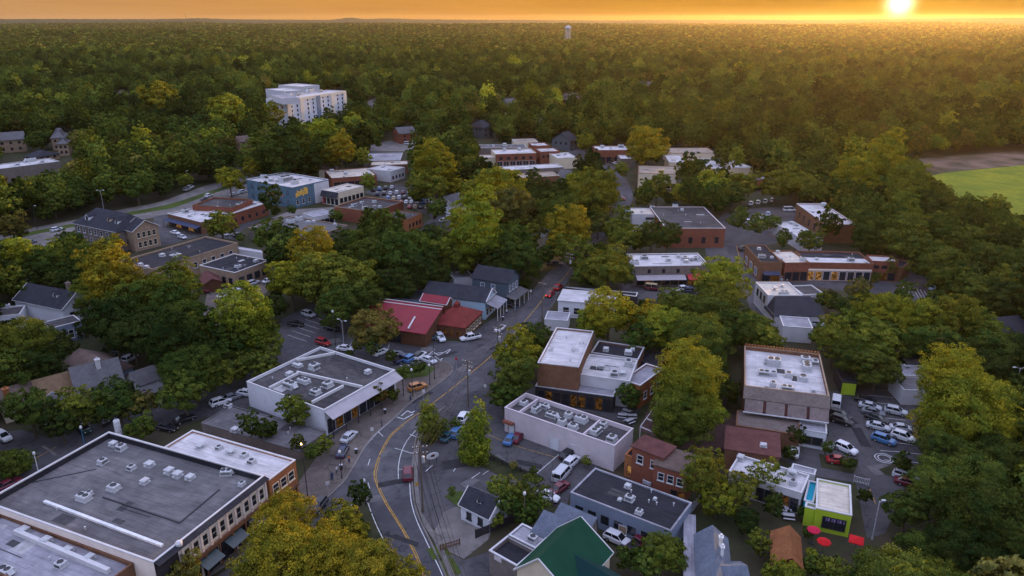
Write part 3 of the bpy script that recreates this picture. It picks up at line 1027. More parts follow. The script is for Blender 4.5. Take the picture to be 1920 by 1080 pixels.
def units(desc, roofname, b, pts, look='pale'):
    """pts: (px, py, kind, scale[, rot]) centres on the roof of block b"""
    pts = sorted(pts, key=lambda q: q[0])
    n = len(pts)
    for i, q in enumerate(pts):
        kind = q[2]
        if kind not in UNIT:
            UNIT[kind] = proto_unit(kind)
        p = W(q[0], q[1], b.zr)
        rot = b.root.rotation_euler[2] + (q[4] if len(q) > 4 else (0, PI / 2, PI, 0)[int(q[0]) % 4])
        if kind not in UNITS_USED:
            o = UNIT[kind]; UNITS_USED.add(kind)
        else:
            o = clone(UNIT[kind])
        o.location = (p.x, p.y, b.zr + .021)
        o.rotation_euler = (0, 0, rot)
        u_ = random.Random(int(q[0] * 7 + q[1])); o.scale = (q[3] * .84 * u_.uniform(.85, 1.1), q[3] * .84 * u_.uniform(.85, 1.1), q[3] * .8 * u_.uniform(.8, 1.2))
        what = {'box': 'squat grey air conditioner', 'long': 'long twin fan air conditioner', 'vent': 'small grey roof vent'}[kind]
        pos = ('' if n == 1 else ', %s' % ordinal(i, n))
        tag(o, '%s on %s%s' % (what, roofname, pos), 'roof vent' if kind == 'vent' else 'air conditioner', 'machines on ' + roofname)
# ------------------------------------------------------------------ building materials
R_GREY = material('grey_membrane_roof', (.158, .148, .150), .9, .3, .5, 'roof', (.095, .090, .092))
R_DARK = material('dark_membrane_roof', (.034, .034, .040), .9, .3, .5, 'roof', (.022, .022, .028))
R_MID = material('weathered_tar_roof', (.095, .088, .088), .9, .35, .9, 'roof', (.036, .034, .038))
R_WHITE = material('white_membrane_roof', (.58, .555, .555), .8, .15, .4, 'roof', (.38, .355, .35))
R_CREAM = material('cream_membrane_roof', (.62, .55, .46), .8, .15, .4, 'roof', (.44, .38, .32))
R_LAV = material('silver_roof', (.33, .32, .35), .8, .22, .5, 'roof', (.20, .19, .21))
R_TAN = material('tan_roof', (.34, .28, .22), .9, .2, .5, 'roof', (.24, .19, .15))
SH_DARK = material('charcoal_shingles', (.040, .042, .052), .95, .25, .6, 'shingle')
SH_GREY = material('grey_shingles', (.12, .115, .12), .95, .22, .6, 'shingle')
SH_BROWN = material('brown_shingles', (.14, .10, .085), .95, .25, .6, 'shingle')
SH_TAN = material('tan_shingles', (.19, .125, .075), .95, .25, .6, 'shingle')
SH_SLATE = material('slate_blue_shingles', (.13, .15, .19), .95, .2, .6, 'shingle')
SH_RUST = material('rust_shingles', (.24, .095, .04), .95, .25, .6, 'shingle')
SH_MAROON = material('maroon_shingles', (.13, .055, .05), .95, .25, .6, 'shingle')
MR_RED = material('red_metal_roof', (.215, .014, .026), .6, .12, .4, 'metalroof')
MR_RUST = material('rusty_red_metal_roof', (.17, .030, .026), .7, .25, .6, 'metalroof')
MR_GREEN = material('green_metal_roof', (.008, .050, .027), .75, .15, .4, 'metalroof', spec=.12)
MR_TEAL = material('teal_metal_roof', (.006, .034, .034), .75, .15, .4, 'metalroof', spec=.12)
WL_BRICK = material('red_brick', (.24, .085, .055), .92, .2, .7, 'brick')
WL_ORANGE = material('orange_brick', (.36, .14, .06), .92, .18, .7, 'brick')
WL_BROWN = material('brown_brick', (.20, .10, .06), .92, .2, .7, 'brick')
WL_TANB = material('tan_brick', (.34, .24, .17), .92, .18, .7, 'brick')
WL_GREYB = material('grey_brown_brick', (.20, .165, .15), .92, .18, .7, 'brick')
WL_CREAM = material('cream_stucco', (.60, .50, .37), .9, .1, .5)
WL_PINK = material('pale_pink_stucco', (.52, .45, .47), .9, .1, .5)
WL_WHITE = material('white_siding', (.62, .62, .66), .85, .1, .5, 'siding', (.5, .5, .53))
WL_PALE = material('pale_grey_stucco', (.50, .48, .50), .9, .12, .5)
WL_LBLUE = material('pale_blue_siding', (.34, .46, .55), .85, .1, .5, 'siding', (.28, .38, .46))
WL_SLATE = material('slate_siding', (.075, .10, .125), .85, .12, .5, 'siding', (.06, .08, .1))
WL_BLUE = material('teal_blue_stucco', (.085, .145, .19), .85, .25, .4)
WL_BLUEG = material('blue_grey_siding', (.18, .22, .29), .85, .12, .5, 'siding', (.14, .17, .23))
WL_DARK = material('dark_boards', (.035, .03, .035), .9, .2, .6)
WL_LIME = material('lime_green_paint', (.33, .44, .03), .8, .15, .5)
WL_TEAL = material('bright_teal_paint', (.02, .30, .42), .8, .08, .5)
WL_PINKP = material('rose_cream_paint', (.74, .62, .54), .85, .1, .5)
WL_BROWNT = material('brown_timber', (.13, .06, .035), .9, .2, .8, 'brick')
AW_GREY = material('grey_awning', (.34, .31, .33), .8, .12, .6)
AW_BLUE = material('navy_awning', (.045, .055, .10), .7, .12, .6)
AW_RED = material('red_awning', (.38, .04, .05), .7, .12, .6)
AW_GLASS = material('glass_awning', (.05, .075, .08), .25, .15, .8, spec=.5)
M_TILE = material('mansard_tiles', (.22, .17, .16), .95, .25, .6, 'shingle')
M_TILED = material('taupe_tiles', (.17, .135, .12), .95, .2, .6, 'shingle')

# ------------------------------------------------------------------ the big store and its neighbours, lower left
r = building('large two storey store with grey membrane roof and long rose cream shopfront', 'big grey roofed store', [(233, 818), (500, 893), (283, 1053), (-60, 930)], 8.5, 'store', 'store')
BIG = b = block(r, [(233, 818), (500, 893), (283, 1053), (-60, 930)], 8.5, WL_PINKP, R_GREY, M_TRIM, 1.0)
windows(b, 1, 10, 5.0, 1.05, 1.75, .02, .80, WL_CREAM, M_GLASS)
band(b, 1, 7.75, 8.3, WL_CREAM, .0, .8, .22, 'frieze')
band(b, 1, 8.0, 8.5, R_DARK, .0, 1, .95, 'sloping_ledge', .28)
ln = MB()
for e_ in (0, 3):
    A, B = b.loc[e_], b.loc[(e_ + 1) % 4]; d_ = (B - A).normalized(); n_ = (b.cen - (A + B) / 2); n_ = (n_ - d_ * n_.dot(d_)).normalized()
    A, B = A + n_ * .29 + d_ * .3, B + n_ * .29 - d_ * .3
    ln.loft([[(A.x, A.y, b.zr + .01), (A.x, A.y, b.z - .08), ((A + n_ * .04).x, (A + n_ * .04).y, b.z - .08), ((A + n_ * .04).x, (A + n_ * .04).y, b.zr + .01)], [(B.x, B.y, b.zr + .01), (B.x, B.y, b.z - .08), ((B + n_ * .04).x, (B + n_ * .04).y, b.z - .08), ((B + n_ * .04).x, (B + n_ * .04).y, b.zr + .01)]])
part('parapet_lining', ln, R_DARK, r)
p_, d_, L_, n_ = edge(b, 1)
dm = MB()
for i in range(42):                                 # small relief ornament along the frieze
    c_ = p_ + d_ * (L_ * .795 * (i + .5) / 42)
    P_ = [c_ + d_ * s + n_ * o for s, o in ((-.16, .2), (.16, .2), (.16, .29), (-.16, .29))]
    dm.prism([(q.x, q.y) for q in P_], 7.86 + .12 * (i % 3), 8.05 + .1 * (i % 2))
part('ornament', dm, WL_BROWN, r)
for i in range(11):
    c_ = p_ + d_ * (L_ * .78 * i / 10 + .15)
    pm = MB(); P_ = [c_ + d_ * s + n_ * o for s, o in ((-.17, -.05), (.17, -.05), (.17, .16), (-.17, .16))]
    pm.prism([(q.x, q.y) for q in P_], 4.3, 7.74); part('pilaster', pm, WL_PINKP, r)
band(b, 1, 3.7, 4.3, WL_BROWN, 0, 1, .35, 'ledge')
shops(b, 1, 6, 3.3, .02, .98, (), M_DARKM)
for i in range(4):
    band(b, 1, 3, 3.4, AW_GLASS, .06 + i * .235, .22 + i * .235, 1.8, 'awning', .8)
posts(b, 1, 9, 3.7, .22, WL_BROWN, 0, 1, .16)
band(b, 1, 4.35, 8.45, WL_DARK, .82, .999, .05, 'dark_panel')
c_ = p_ + d_ * (L_ * .81)
cm_ = MB(); cm_.lathe([(.25, 7.7), (.45, 8.2), (.5, 8.7), (.3, 8.95), (.001, 9.0)], (c_.x + n_.x * .2, c_.y + n_.y * .2), 12); part('corner_cap', cm_, M_TRIM, r)
# raised bar and low walls that cross the roof
for (pa, pb, w_, h_, m_, nm) in (((84, 942), (305, 1025), .22, .35, M_METALW, 'roof_duct'), ((193, 933), (337, 981), .09, .18, M_DARKM, 'pipe'), ((337, 981), (412, 918), .09, .15, M_DARKM, 'pipe'), ((60, 905), (180, 880), .05, .1, M_DARKM, 'pipe')):
    A_, B_ = to_local(r, W(*pa, b.zr)), to_local(r, W(*pb, b.zr))
    mb = MB(); mb.box(0, (B_ - A_).length, -w_, w_, b.zr + .003, b.zr + h_, math.atan2((B_ - A_).y, (B_ - A_).x), (A_.x, A_.y)); part(nm, mb, m_, r)
units('', 'big grey store roof', b, [(193, 869, 'box', .8), (228, 843, 'box', .9), (247, 880, 'box', .75), (281, 874, 'vent', 1.4), (318, 887, 'vent', 1.5), (334, 894, 'vent', 1.5), (357, 898, 'vent', 1.2),
      (272, 906, 'vent', 1.2), (214, 918, 'box', .95), (158, 937, 'long', .8), (425, 889, 'long', .75, .5), (454, 910, 'box', .6), (168, 928, 'box', .6), (213, 836, 'vent', 1.3)])
r = building('low store wing with silver blue roof at bottom left corner', 'silver roofed wing', [(0, 965), (240, 1052), (150, 1130), (-110, 1010)], 7.2, 'store', 'store')
b = block(r, [(0, 962), (243, 1054), (150, 1140), (-110, 1030)], 7.2, WL_BROWN, R_LAV, WL_BROWN, .5)
A_, B_ = to_local(r, W(30, 1000, b.zr)), to_local(r, W(205, 1075, b.zr))
mb = MB(); mb.box(0, (B_ - A_).length, -.3, .3, b.zr + .003, b.zr + .7, math.atan2((B_ - A_).y, (B_ - A_).x), (A_.x, A_.y)); part('roof_curb', mb, M_TRIM, r)
units('', 'silver blue wing roof', b, [(45, 998, 'vent', 1.3), (88, 1018, 'vent', 1.3), (128, 1035, 'vent', 1.3), (168, 1050, 'vent', 1.3), (115, 1062, 'box', .8), (12, 1075, 'long', .8)])

r = building('two storey red brick shop with bright white roof beside the big store', 'white roofed brick shop', [(358, 808), (557, 861), (501, 902), (310, 838)], 7.6, 'shop', 'shop')
b = block(r, [(358, 808), (557, 861), (501, 902), (310, 838)], 7.6, WL_ORANGE, R_WHITE, M_TRIM, .3)
windows(b, 1, 3, 4.7, 1.2, 1.5, .08, .95, WL_CREAM)
shops(b, 1, 3, 2.7, .05, .95, (1, 2), WL_BROWNT, lm=M_LITD)
band(b, 1, 3.0, 3.4, WL_MAROON if 'WL_MAROON' in globals() else WL_BROWN, 0, 1, .3, 'ledge')
units('', 'white brick shop roof', b, [(376, 839, 'vent', 1.2), (411, 842, 'box', .65), (433, 850, 'vent', 1.3), (458, 856, 'box', .7), (472, 868, 'box', .75)])

r = building('low deck like building with flat grey roof behind the white roofed brick shop', 'flat grey roofed deck', [(440, 752), (604, 806), (560, 840), (345, 795)], 3.6, 'building', 'building', )
b = block(r, [(445, 758), (606, 814), (566, 841), (364, 796)], 1.9, WL_GREYB, R_GREY, R_GREY, .08)
units('', 'flat grey deck roof', b, [(428, 763, 'box', .8), (441, 809, 'vent', 1.3)])

r = building('single storey white walled shop with patched grey roof and sloping grey awning', 'white walled shop', [(591, 651), (740, 690), (607, 774), (473, 715)], 5.6, 'shop', 'shop')
b = block(r, [(591, 651), (740, 690), (607, 774), (473, 715)], 5.6, WL_WHITE, R_MID, M_TRIM, .5)
SHOP4 = b
band(b, 1, 4, 5.35, AW_GREY, 0, 1, 2.2, 'awning', 1.1)
shops(b, 1, 9, 3.2, .02, .98, (1, 5, 7), M_DARKM, lm=M_LITD)
posts(b, 1, 7, 4.2, 2.0, M_DARKM)
for pa, pb in (((557, 700), (680, 728)), ((585, 757), (644, 726)), ((556, 678), (628, 664)), ((505, 730), (560, 702))):
    A_, B_ = to_local(r, W(*pa, b.zr)), to_local(r, W(*pb, b.zr))
    mb = MB(); mb.box(0, (B_ - A_).length, -.18, .18, b.zr + .003, b.zr + .55, math.atan2((B_ - A_).y, (B_ - A_).x), (A_.x, A_.y)); part('roof_curb', mb, M_TRIM, r)
units('', 'white walled shop roof', b, [(544, 726, 'long', 1.0), (570, 717, 'long', 1.0), (589, 692, 'box', 1.1), (592, 738, 'box', 1.15), (615, 725, 'box', 1.1), (561, 688, 'vent', 1.3), (543, 704, 'vent', 1.4), (690, 700, 'vent', 1.3), (553, 686, 'vent', 1.0)])

# ------------------------------------------------------------------ right of the road
r = building('long pale pink windowless store with two rows of rooftop air conditioners', 'pale pink store', [(984, 738), (1188, 802), (1152, 838), (948, 763)], 5.2, 'store', 'store')
PINK = b = block(r, [(984, 738), (1188, 802), (1152, 838), (948, 763)], 5.2, WL_PINK, R_MID, WL_PINK, .8)
door(b, 2, .52, 1.8, 2.4, WL_WHITE, WL_PALE); door(b, 2, .34, 1.8, 2.4, WL_PINK, WL_PALE); door(b, 2, .93, 1.3, 2.3, WL_WHITE, WL_BRICK)
band(b, 2, 2.3, 2.7, WL_BRICK, .9, 1.0, .8, 'canopy')
for s_ in (.13, .72):
    A_ = b.loc[0].lerp(b.loc[1], s_); B_ = b.loc[3].lerp(b.loc[2], s_)
    mb = MB(); d_ = (B_ - A_); mb.box(.3, d_.length - .3, -.15, .15, b.zr + .003, b.z - .12, math.atan2(d_.y, d_.x), (A_.x, A_.y)); part('roof_curb', mb, WL_PINK, r)
units('', 'pale pink store roof', b, [(982, 758, 'box', .95), (1005, 771, 'long', .85), (1020, 764, 'long', .8), (1035, 781, 'long', .9), (1054, 795, 'box', 1), (1066, 782, 'box', .9), (1074, 804, 'box', 1), (1090, 790, 'long', .95), (1117, 811, 'long', .9), (1131, 800, 'box', .9), (1147, 826, 'box', 1.05)])

r = building('brown brick hall with white roofs in steps and a long lean-to porch', 'white roofed brick hall', [(1047, 615), (1118, 621), (1079, 689), (1004, 679)], 9.0, 'hall', 'hall')
HALL = b = block(r, [(1047, 615), (1118, 621), (1079, 689), (1004, 679)], 9.0, WL_BROWN, R_WHITE, R_WHITE, .4)
b2 = block(r, [(1112, 664), (1196, 677), (1180, 714), (1079, 702)], 6.0, WL_PALE, R_WHITE, M_TRIM, .35)
b3 = block(r, [(1120, 639), (1208, 651), (1197, 675), (1111, 661)], 5.6, WL_BROWN, R_DARK, M_METAL, .4)
b4 = block(r, [(1199, 681), (1230, 684), (1214, 731), (1181, 713)], 5.4, WL_ORANGE, R_LAV, M_TRIM, .3)
b5 = block(r, [(1016, 705), (1155, 722), (1153, 745), (1003, 723)], 3.7, WL_DARK, R_LAV, M_METAL, .12)
shops(b5, 2, 9, 2.9, .02, .98, (1, 3, 4, 7), M_DARKM, lm=M_LITD)
windows(b4, 1, 3, 1.6, 1.1, 1.5, .05, .9, M_TRIM)
units('', 'stepped white hall roof', b2, [(1128, 689, 'vent', 1.2), (1152, 705, 'box', 1.0), (1168, 702, 'vent', 1.4), (1178, 686, 'box', 1.1)])
units('', 'dark rear hall roof', b3, [(1136, 658, 'vent', 1.3), (1178, 664, 'vent', 1.6), (1186, 657, 'vent', 1.0)])
r = building('dark sunken roofed annexe with pale skylight strips beside the brick hall', 'dark annexe', [(1210, 655), (1246, 664), (1240, 690), (1204, 680)], 3.5, 'annexe', 'annexe')
b = block(r, [(1211, 655), (1248, 664), (1243, 688), (1205, 679)], 3.5, WL_DARK, R_DARK, M_DARKM, .3)

r = building('brown tiled restaurant with white roof terrace full of machines', 'brown tiled restaurant', [(1400, 649), (1543, 665), (1549, 742), (1392, 723)], 8.0, 'restaurant', 'restaurant')
TILE = b = block(r, [(1400, 649), (1543, 665), (1548, 742), (1392, 723)], 8.0, WL_BROWN, R_WHITE, WL_TANB, .8)
# mansard skirt on the near side, in tiles, with a second lower roof below it
p_, d_, L_, n_ = edge(b, 2)
def skirt(name, t0, t1, o0, z0, o1, z1, mat, th=.2):
    A, B = p_ + d_ * (L_ * t0), p_ + d_ * (L_ * t1)
    q = lambda X, o, z: ((X + n_ * o).x, (X + n_ * o).y, z)
    m = MB(); m.loft([[q(A, o0, z0), q(A, o1, z1), q(A, o1, z1 - th), q(A, o0 - .3, z0 - th)], [q(B, o0, z0), q(B, o1, z1), q(B, o1, z1 - th), q(B, o0 - .3, z0 - th)]])
    return part(name, m, mat, r)
skirt('roof_skirt', -.01, 1.01, .05, 8.0, 2.2, 6.5, M_TILED)
for k in range(4):
    skirt('roof_panel', k * .255, k * .255 + .22, 2.1, 6.45, 3.6, 4.4, M_TILE)
for k in range(3):
    skirt('roof_panel', .222 + k * .255, .253 + k * .255, 1.9, 6.2, 3.0, 4.4, SH_MAROON)
skirt('gutter', 0, 1, 3.62, 4.42, 3.9, 4.40, M_METAL, .14)
b2 = block(r, [(1380, 770), (1500, 786), (1498, 817), (1382, 797)], 3.6, WL_BROWN, M_TILED, WL_BROWN, .1)
b3 = block(r, [(1500, 786), (1552, 797), (1548, 812), (1499, 806)], 3.5, WL_WHITE, R_LAV, M_METAL, .1)
windows(b3, 2, 2, 1, 1.6, 1.3, .1, .9, M_DARKM)
dn = MB()
for i in range(24):
    q = b.loc[0].lerp(b.loc[1], (i + .5) / 24)
    dn.box(-.2, .2, -.15, .15, 8.1, 8.55, 0, (q.x, q.y))
part('crenel', dn, WL_ORANGE, r)
units('', 'restaurant roof terrace', b, [(1450, 684, 'long', 1.15), (1432, 703, 'long', .8), (1450, 704, 'box', .8), (1478, 706, 'box', 1.0), (1505, 712, 'box', 1.1), (1512, 692, 'long', 1.1, 1.57), (1510, 677, 'box', 1.1), (1528, 684, 'box', .9), (1449, 724, 'box', .8), (1475, 731, 'long', .8), (1437, 727, 'vent', .9), (1525, 735, 'vent', 1.0)])

r = building('maroon roofed low house below the brown tiled restaurant', 'maroon roofed house', [(1363, 802), (1460, 815), (1460, 858), (1357, 843)], 4.2, 'house', 'house')
b = block(r, [(1365, 800), (1461, 815), (1460, 857), (1358, 842)], 4.2, WL_BROWN, SH_MAROON, WL_TANB, 0)
units('', 'maroon house roof', b, [(1431, 838, 'vent', 1.1)])

r = building('low cafe with white roof beside the lime green bar', 'white roofed cafe', [(1380, 852), (1511, 888), (1510, 928), (1375, 884)], 4.0, 'cafe', 'cafe')
b = block(r, [(1380, 852), (1511, 888), (1510, 928), (1373, 884)], 4.0, WL_PALE, R_WHITE, M_TRIM, .35)
shops(b, 2, 5, 2.6, .02, .6, (1,), M_DARKM, lm=M_LITD)
units('', 'white cafe roof', b, [(1485, 891, 'vent', 1.6), (1486, 908, 'box', .7), (1388, 862, 'vent', 1.3)])
r = building('lime green bar with pale flat roof and dark picture window', 'lime green bar', [(1530, 897), (1595, 910), (1597, 967), (1532, 953)], 4.0, 'bar', 'bar')
LIME = b = block(r, [(1530, 897), (1595, 910), (1597, 967), (1532, 953)], 4.0, WL_LIME, R_CREAM, M_TRIM, .25)
p_, d_, L_, n_ = edge(b, 2)
c_ = p_ + d_ * (L_ * .45)
window(r, c_, d_, n_, .9, 3.2, 1.9, M_DARKM, M_GLASS, False, 'picture_window')
M_SIGN = material('violet_sign_paint', (.28, .20, .42), .7, .4, 3.0)
sg = MB()
for i in range(7):
    for s_ in (0, 1):
        q = c_ + d_ * (-1.45 + i * .42) + n_ * .06
        P_ = [q + d_ * s + n_ * o for s, o in ((0, 0), (.12 + .14 * ((i * 3) % 2), 0), (.12 + .14 * ((i * 3) % 2), .05), (0, .05))]
        sg.prism([(x.x, x.y) for x in P_], 2.5 - s_ * .28, 2.72 - s_ * .3)
part('sign_lettering', sg, M_SIGN, r)
b2 = block(r, [(1511, 941), (1531, 946), (1532, 956), (1510, 950)], 3.4, WL_LIME, R_LAV, M_TRIM, .2)
b3 = block(r, [(1513, 900), (1529, 904), (1530, 944), (1511, 939)], 3.0, WL_TEAL, WL_TEAL, WL_PALE, .3)

r = gable_root('small shed with rust brown shingle roof near the red umbrellas', 'rust roofed shed', (1481, 988), (1485, 1046), 4.4, 'shed', 'shed')
gable(r, (1481, 988), (1485, 1046), 4.4, 2.9, 1.5, WL_BROWNT, SH_RUST, .25, wd2=2.4)

r = gable_root('house with slate blue hipped roof and side gallery at bottom edge', 'slate blue roofed house', (1345, 990), (1352, 1110), 6.0, 'house', 'house')
b = gable(r, (1336, 988), (1346, 1110), 6.0, 4.2, 2.1, WL_WHITE, SH_SLATE, .3, wd2=2.2)
gb = gable(r, (1340, 1062), (1396, 1062), 5.4, 4.0, 2.4, WL_WHITE, SH_SLATE, .4)
chimney(r, (1352, 1008), 6.9, 4.5, M_METALW, .22)
chimney(r, (1355, 1027), 6.6, 4.5, M_METALW, .18)
A_, B_ = to_local(r, W(1293, 965, 3)), to_local(r, W(1294, 1090, 3))
mb = MB(); mb.box(0, (B_ - A_).length, -.9, .9, 2.9, 3.1, math.atan2((B_ - A_).y, (B_ - A_).x), (A_.x, A_.y)); part('gallery_roof', mb, R_LAV, r)
for k in range(7):
    q = A_.lerp(B_, k / 6); m = MB(); m.tube((q.x, q.y, 0), (q.x, q.y, 2.9), .1); part('post', m, M_TRIM, r)

r = building('long low building with near black flat roof and grey blue walls', 'black roofed building', [(1115, 879), (1299, 942), (1256, 997), (1071, 922)], 4.6)
DRK = b = block(r, [(1115, 879), (1299, 942), (1256, 997), (1071, 922)], 4.6, WL_BLUEG, R_DARK, R_LAV, .16)
windows(b, 2, 7, 1.2, 1.4, 1.5, .03, .97, WL_TANB, None, (), True)
door(b, 2, .45, 1.2, 2.2, WL_TANB)
units('', 'near black flat roof', b, [(1177, 914, 'vent', 1.0), (1180, 938, 'box', .8), (1198, 963, 'box', .65), (1162, 938, 'vent', .7), (1228, 937, 'vent', .6)])

r = gable_root('cream house with bright green metal gable roof at bottom edge', 'green roofed house', (1012, 1046), (1087, 972), 9.0)
b = gable(r, (1012, 1046), (1087, 972), 9.0, 5.6, 3.6, WL_CREAM, MR_GREEN, .35, wd2=5.0, trim=M_TRIM)
windows(b, 3, 2, 2.6, 1.1, 1.8, .15, .6, WL_BLUEG)
g2 = gable(r, (1062, 1032), (1145, 1082), 7.4, 5.0, 3.2, WL_CREAM, MR_TEAL, .4)

r = building('grey commercial building of flat and lean-to roofs in front of the green roofed house', 'grey lean-to roofed building', [(952, 1002), (999, 1031), (979, 1063), (913, 1034)], 4.2)
b = block(r, [(952, 1003), (999, 1031), (975, 1063), (917, 1034)], 4.2, WL_GREYB, R_DARK, WL_PALE, .7)
b2 = block(r, [(979, 984), (1034, 1006), (1000, 1029), (954, 1001)], 4.6, WL_GREYB, R_LAV, M_METAL, .15)
g1 = gable(r, (1022, 958), (1071, 978), 6.0, 4.5, .4, WL_GREYB, SH_SLATE, .2, wd2=3.6)
g2 = gable(r, (1054, 944), (1118, 971), 6.0, 4.3, .4, WL_GREYB, SH_SLATE, .2, wd2=3.8)
band(b, 2, 3.3, 4.0, WL_PINK, .55, .8, .1, 'sign_panel')
units('', 'grey lean-to building roof', b2, [(999, 1013, 'box', .8)])

r = gable_root('tiny white cottage with black roof and dormer on a parking island', 'white cottage', (881, 913), (934, 938), 4.8, 'cottage', 'cottage')
b = gable(r, (881, 913), (934, 938), 4.8, 2.9, 2.3, WL_WHITE, SH_DARK, .3, trim=M_TRIM)
dormer(b, b.L * .52, -1, WL_WHITE, SH_DARK, .45, .7, .6)
windows(b, 2, 2, .9, .8, 1.1, .1, .9, M_DARKM); windows(b, 1, 1, 1.2, 1.2, 1.4, 0, 1, M_TRIM)

r = building('two storey red brick row house with maroon roof and lit orange annexe', 'red brick row house', [(1202, 820), (1310, 848), (1292, 893), (1222, 866)], 6.4, 'house', 'house')
b = block(r, [(1203, 817), (1262, 836), (1247, 862), (1192, 838)], 6.6, WL_BRICK, SH_MAROON, WL_BROWN, 0)
b2 = block(r, [(1252, 842), (1308, 854), (1290, 892), (1222, 868)], 5.9, WL_BRICK, SH_BROWN, WL_BROWN, 0)
b3 = block(r, [(1184, 838), (1222, 852), (1213, 866), (1173, 854)], 4.2, WL_ORANGE, R_DARK, WL_ORANGE, .3)
windows(b, 2, 2, 4.0, 1.0, 1.4, .05, .95); windows(b2, 2, 3, 3.4, .9, 1.3, .05, .9)
windows(b3, 2, 1, .8, 2.6, 1.6, .25, .75, WL_BROWNT, None, (0,), sill=False)
shops(b2, 2, 2, 2.2, .0, .45, (0,), WL_BROWNT, lm=M_LITD)

# ------------------------------------------------------------------ left of the main street
r = building('red metal roofed restaurant with square pyramid roofed corner room', 'red roofed restaurant', [(709, 557), (835, 575), (813, 617), (752, 610)], 4.5, 'restaurant', 'restaurant')
A_, B_ = W(708, 560, 6.6), W(834, 577, 6.6)
b = gable(r, (708, 561), (829, 577), 6.6, 3.6, 2.0, WL_BROWNT, MR_RED, .3, wd2=10.2)
tb = MB(); P = b.P
tb.tube(P(-.3, -.9, 6.52), P(b.L + .3, -.9, 6.52), .16, n=4); tb.tube(P(-.3, .0, 6.95), P(b.L + .3, .0, 6.95), .12, n=4); tb.tube(P(b.L * .72, -5, 5.35), P(b.L * .74, -9.6, 4.05), .25, n=4)
part('fascia', tb, M_TRIM, r)
g2 = gable(r, (795, 551), (843, 558), 7.4, 6.2, 1.4, WL_BROWNT, MR_RED, .2, wd2=2.0, trim=M_TRIM)
shops(b, 2, 5, 2.6, .35, .98, (4,), M_DARKM, lm=M_LITD)
q = [W(808, 606, 3.4), W(845, 572, 3.4), W(905, 587, 3.4), W(870, 615, 3.4)]
q = rectify(q); lq = [to_local(r, p) for p in q]; c_ = sum(lq, Vector((0, 0))) / 4
wb = MB(); wb.prism([(p.x * .94 + c_.x * .06, p.y * .94 + c_.y * .06) for p in lq], 0, 3.38, False); part('corner_room', wb, WL_BROWNT, r)
pb = MB()
for i in range(4):
    A, B = lq[i], lq[(i + 1) % 4]
    Ac, Bc = c_ + (A - c_) * .13, c_ + (B - c_) * .13
    pb.quad((A.x, A.y, 3.4), (B.x, B.y, 3.4), (Bc.x, Bc.y, 6.3), (Ac.x, Ac.y, 6.3))
    pb.quad((B.x, B.y, 3.4), (A.x, A.y, 3.4), (A.x, A.y, 3.2), (B.x, B.y, 3.2))
    pb.quad((Ac.x, Ac.y, 6.3), (Bc.x, Bc.y, 6.3), (Bc.x, Bc.y, 7.2), (Ac.x, Ac.y, 7.2))
    pb.quad((Ac.x, Ac.y, 7.2), (Bc.x, Bc.y, 7.2), (c_.x, c_.y, 8.0))
part('pyramid_roof', pb, MR_RUST, r)
bb = Block(); bb.root = r; bb.loc = [p * .94 + c_ * .06 for p in lq]; bb.cen = c_
windows(bb, 3, 4, 1.0, .8, 1.0, .1, .9, WL_BROWNT, None, (0, 1, 2), sill=False, lm=M_LITD); windows(bb, 2, 5, .9, 1.0, 1.4, .05, .95, WL_CREAM)
BOXES.append((r.name, [(p.x, p.y, z) for p in q for z in (0, 5)], [(p.x, p.y) for p in q]))

r = gable_root('pale blue sided shop with black roof and white truss gable', 'pale blue shop', (806, 527), (920, 541), 7.2, 'shop', 'shop')
b = gable(r, (806, 527), (921, 541), 7.2, 5.0, 3.0, WL_LBLUE, SH_DARK, .3, wd2=4.6)
tb = MB()
for a_, z_ in ((-4.6, 5.0), (3.0, 5.0)):
    tb.tube(b.P(b.L + .35, a_, z_ + .1), b.P(b.L + .35, 0, 7.3), .16, n=4)
tb.tube(b.P(b.L + .35, -4.6, 5.1), b.P(b.L + .35, 3, 5.1), .14, n=4); tb.tube(b.P(b.L + .35, -.6, 5.1), b.P(b.L + .35, 0, 7.3), .1, n=4)
part('gable_truss', tb, M_TRIM, r)
pr = MB(); P = b.P
pr.loft([[P(b.L + .05, -4.4, 4.6), P(b.L + .05, -4.4, 4.45), P(b.L + .05, 2.8, 4.45), P(b.L + .05, 2.8, 4.6)], [P(b.L + 3.6, -4.4, 3.5), P(b.L + 3.6, -4.4, 3.35), P(b.L + 3.6, 2.8, 3.35), P(b.L + 3.6, 2.8, 3.5)]])
part('porch_roof', pr, R_LAV, r)
for k in range(4):
    m = MB(); x, y, _ = P(b.L + 3.4, -4.3 + k * 2.3, 0); m.tube((x, y, 0), (x, y, 3.4), .09); part('post', m, M_TRIM, r)
windows(b, 1, 3, .8, 1.4, 1.8, .05, .95, M_TRIM, None, (1,), lm=M_LITD)
b6 = block(r, [(724, 540), (806, 545), (800, 562), (716, 556)], 4.2, WL_BLUEG, R_DARK, M_DARKM, .2)

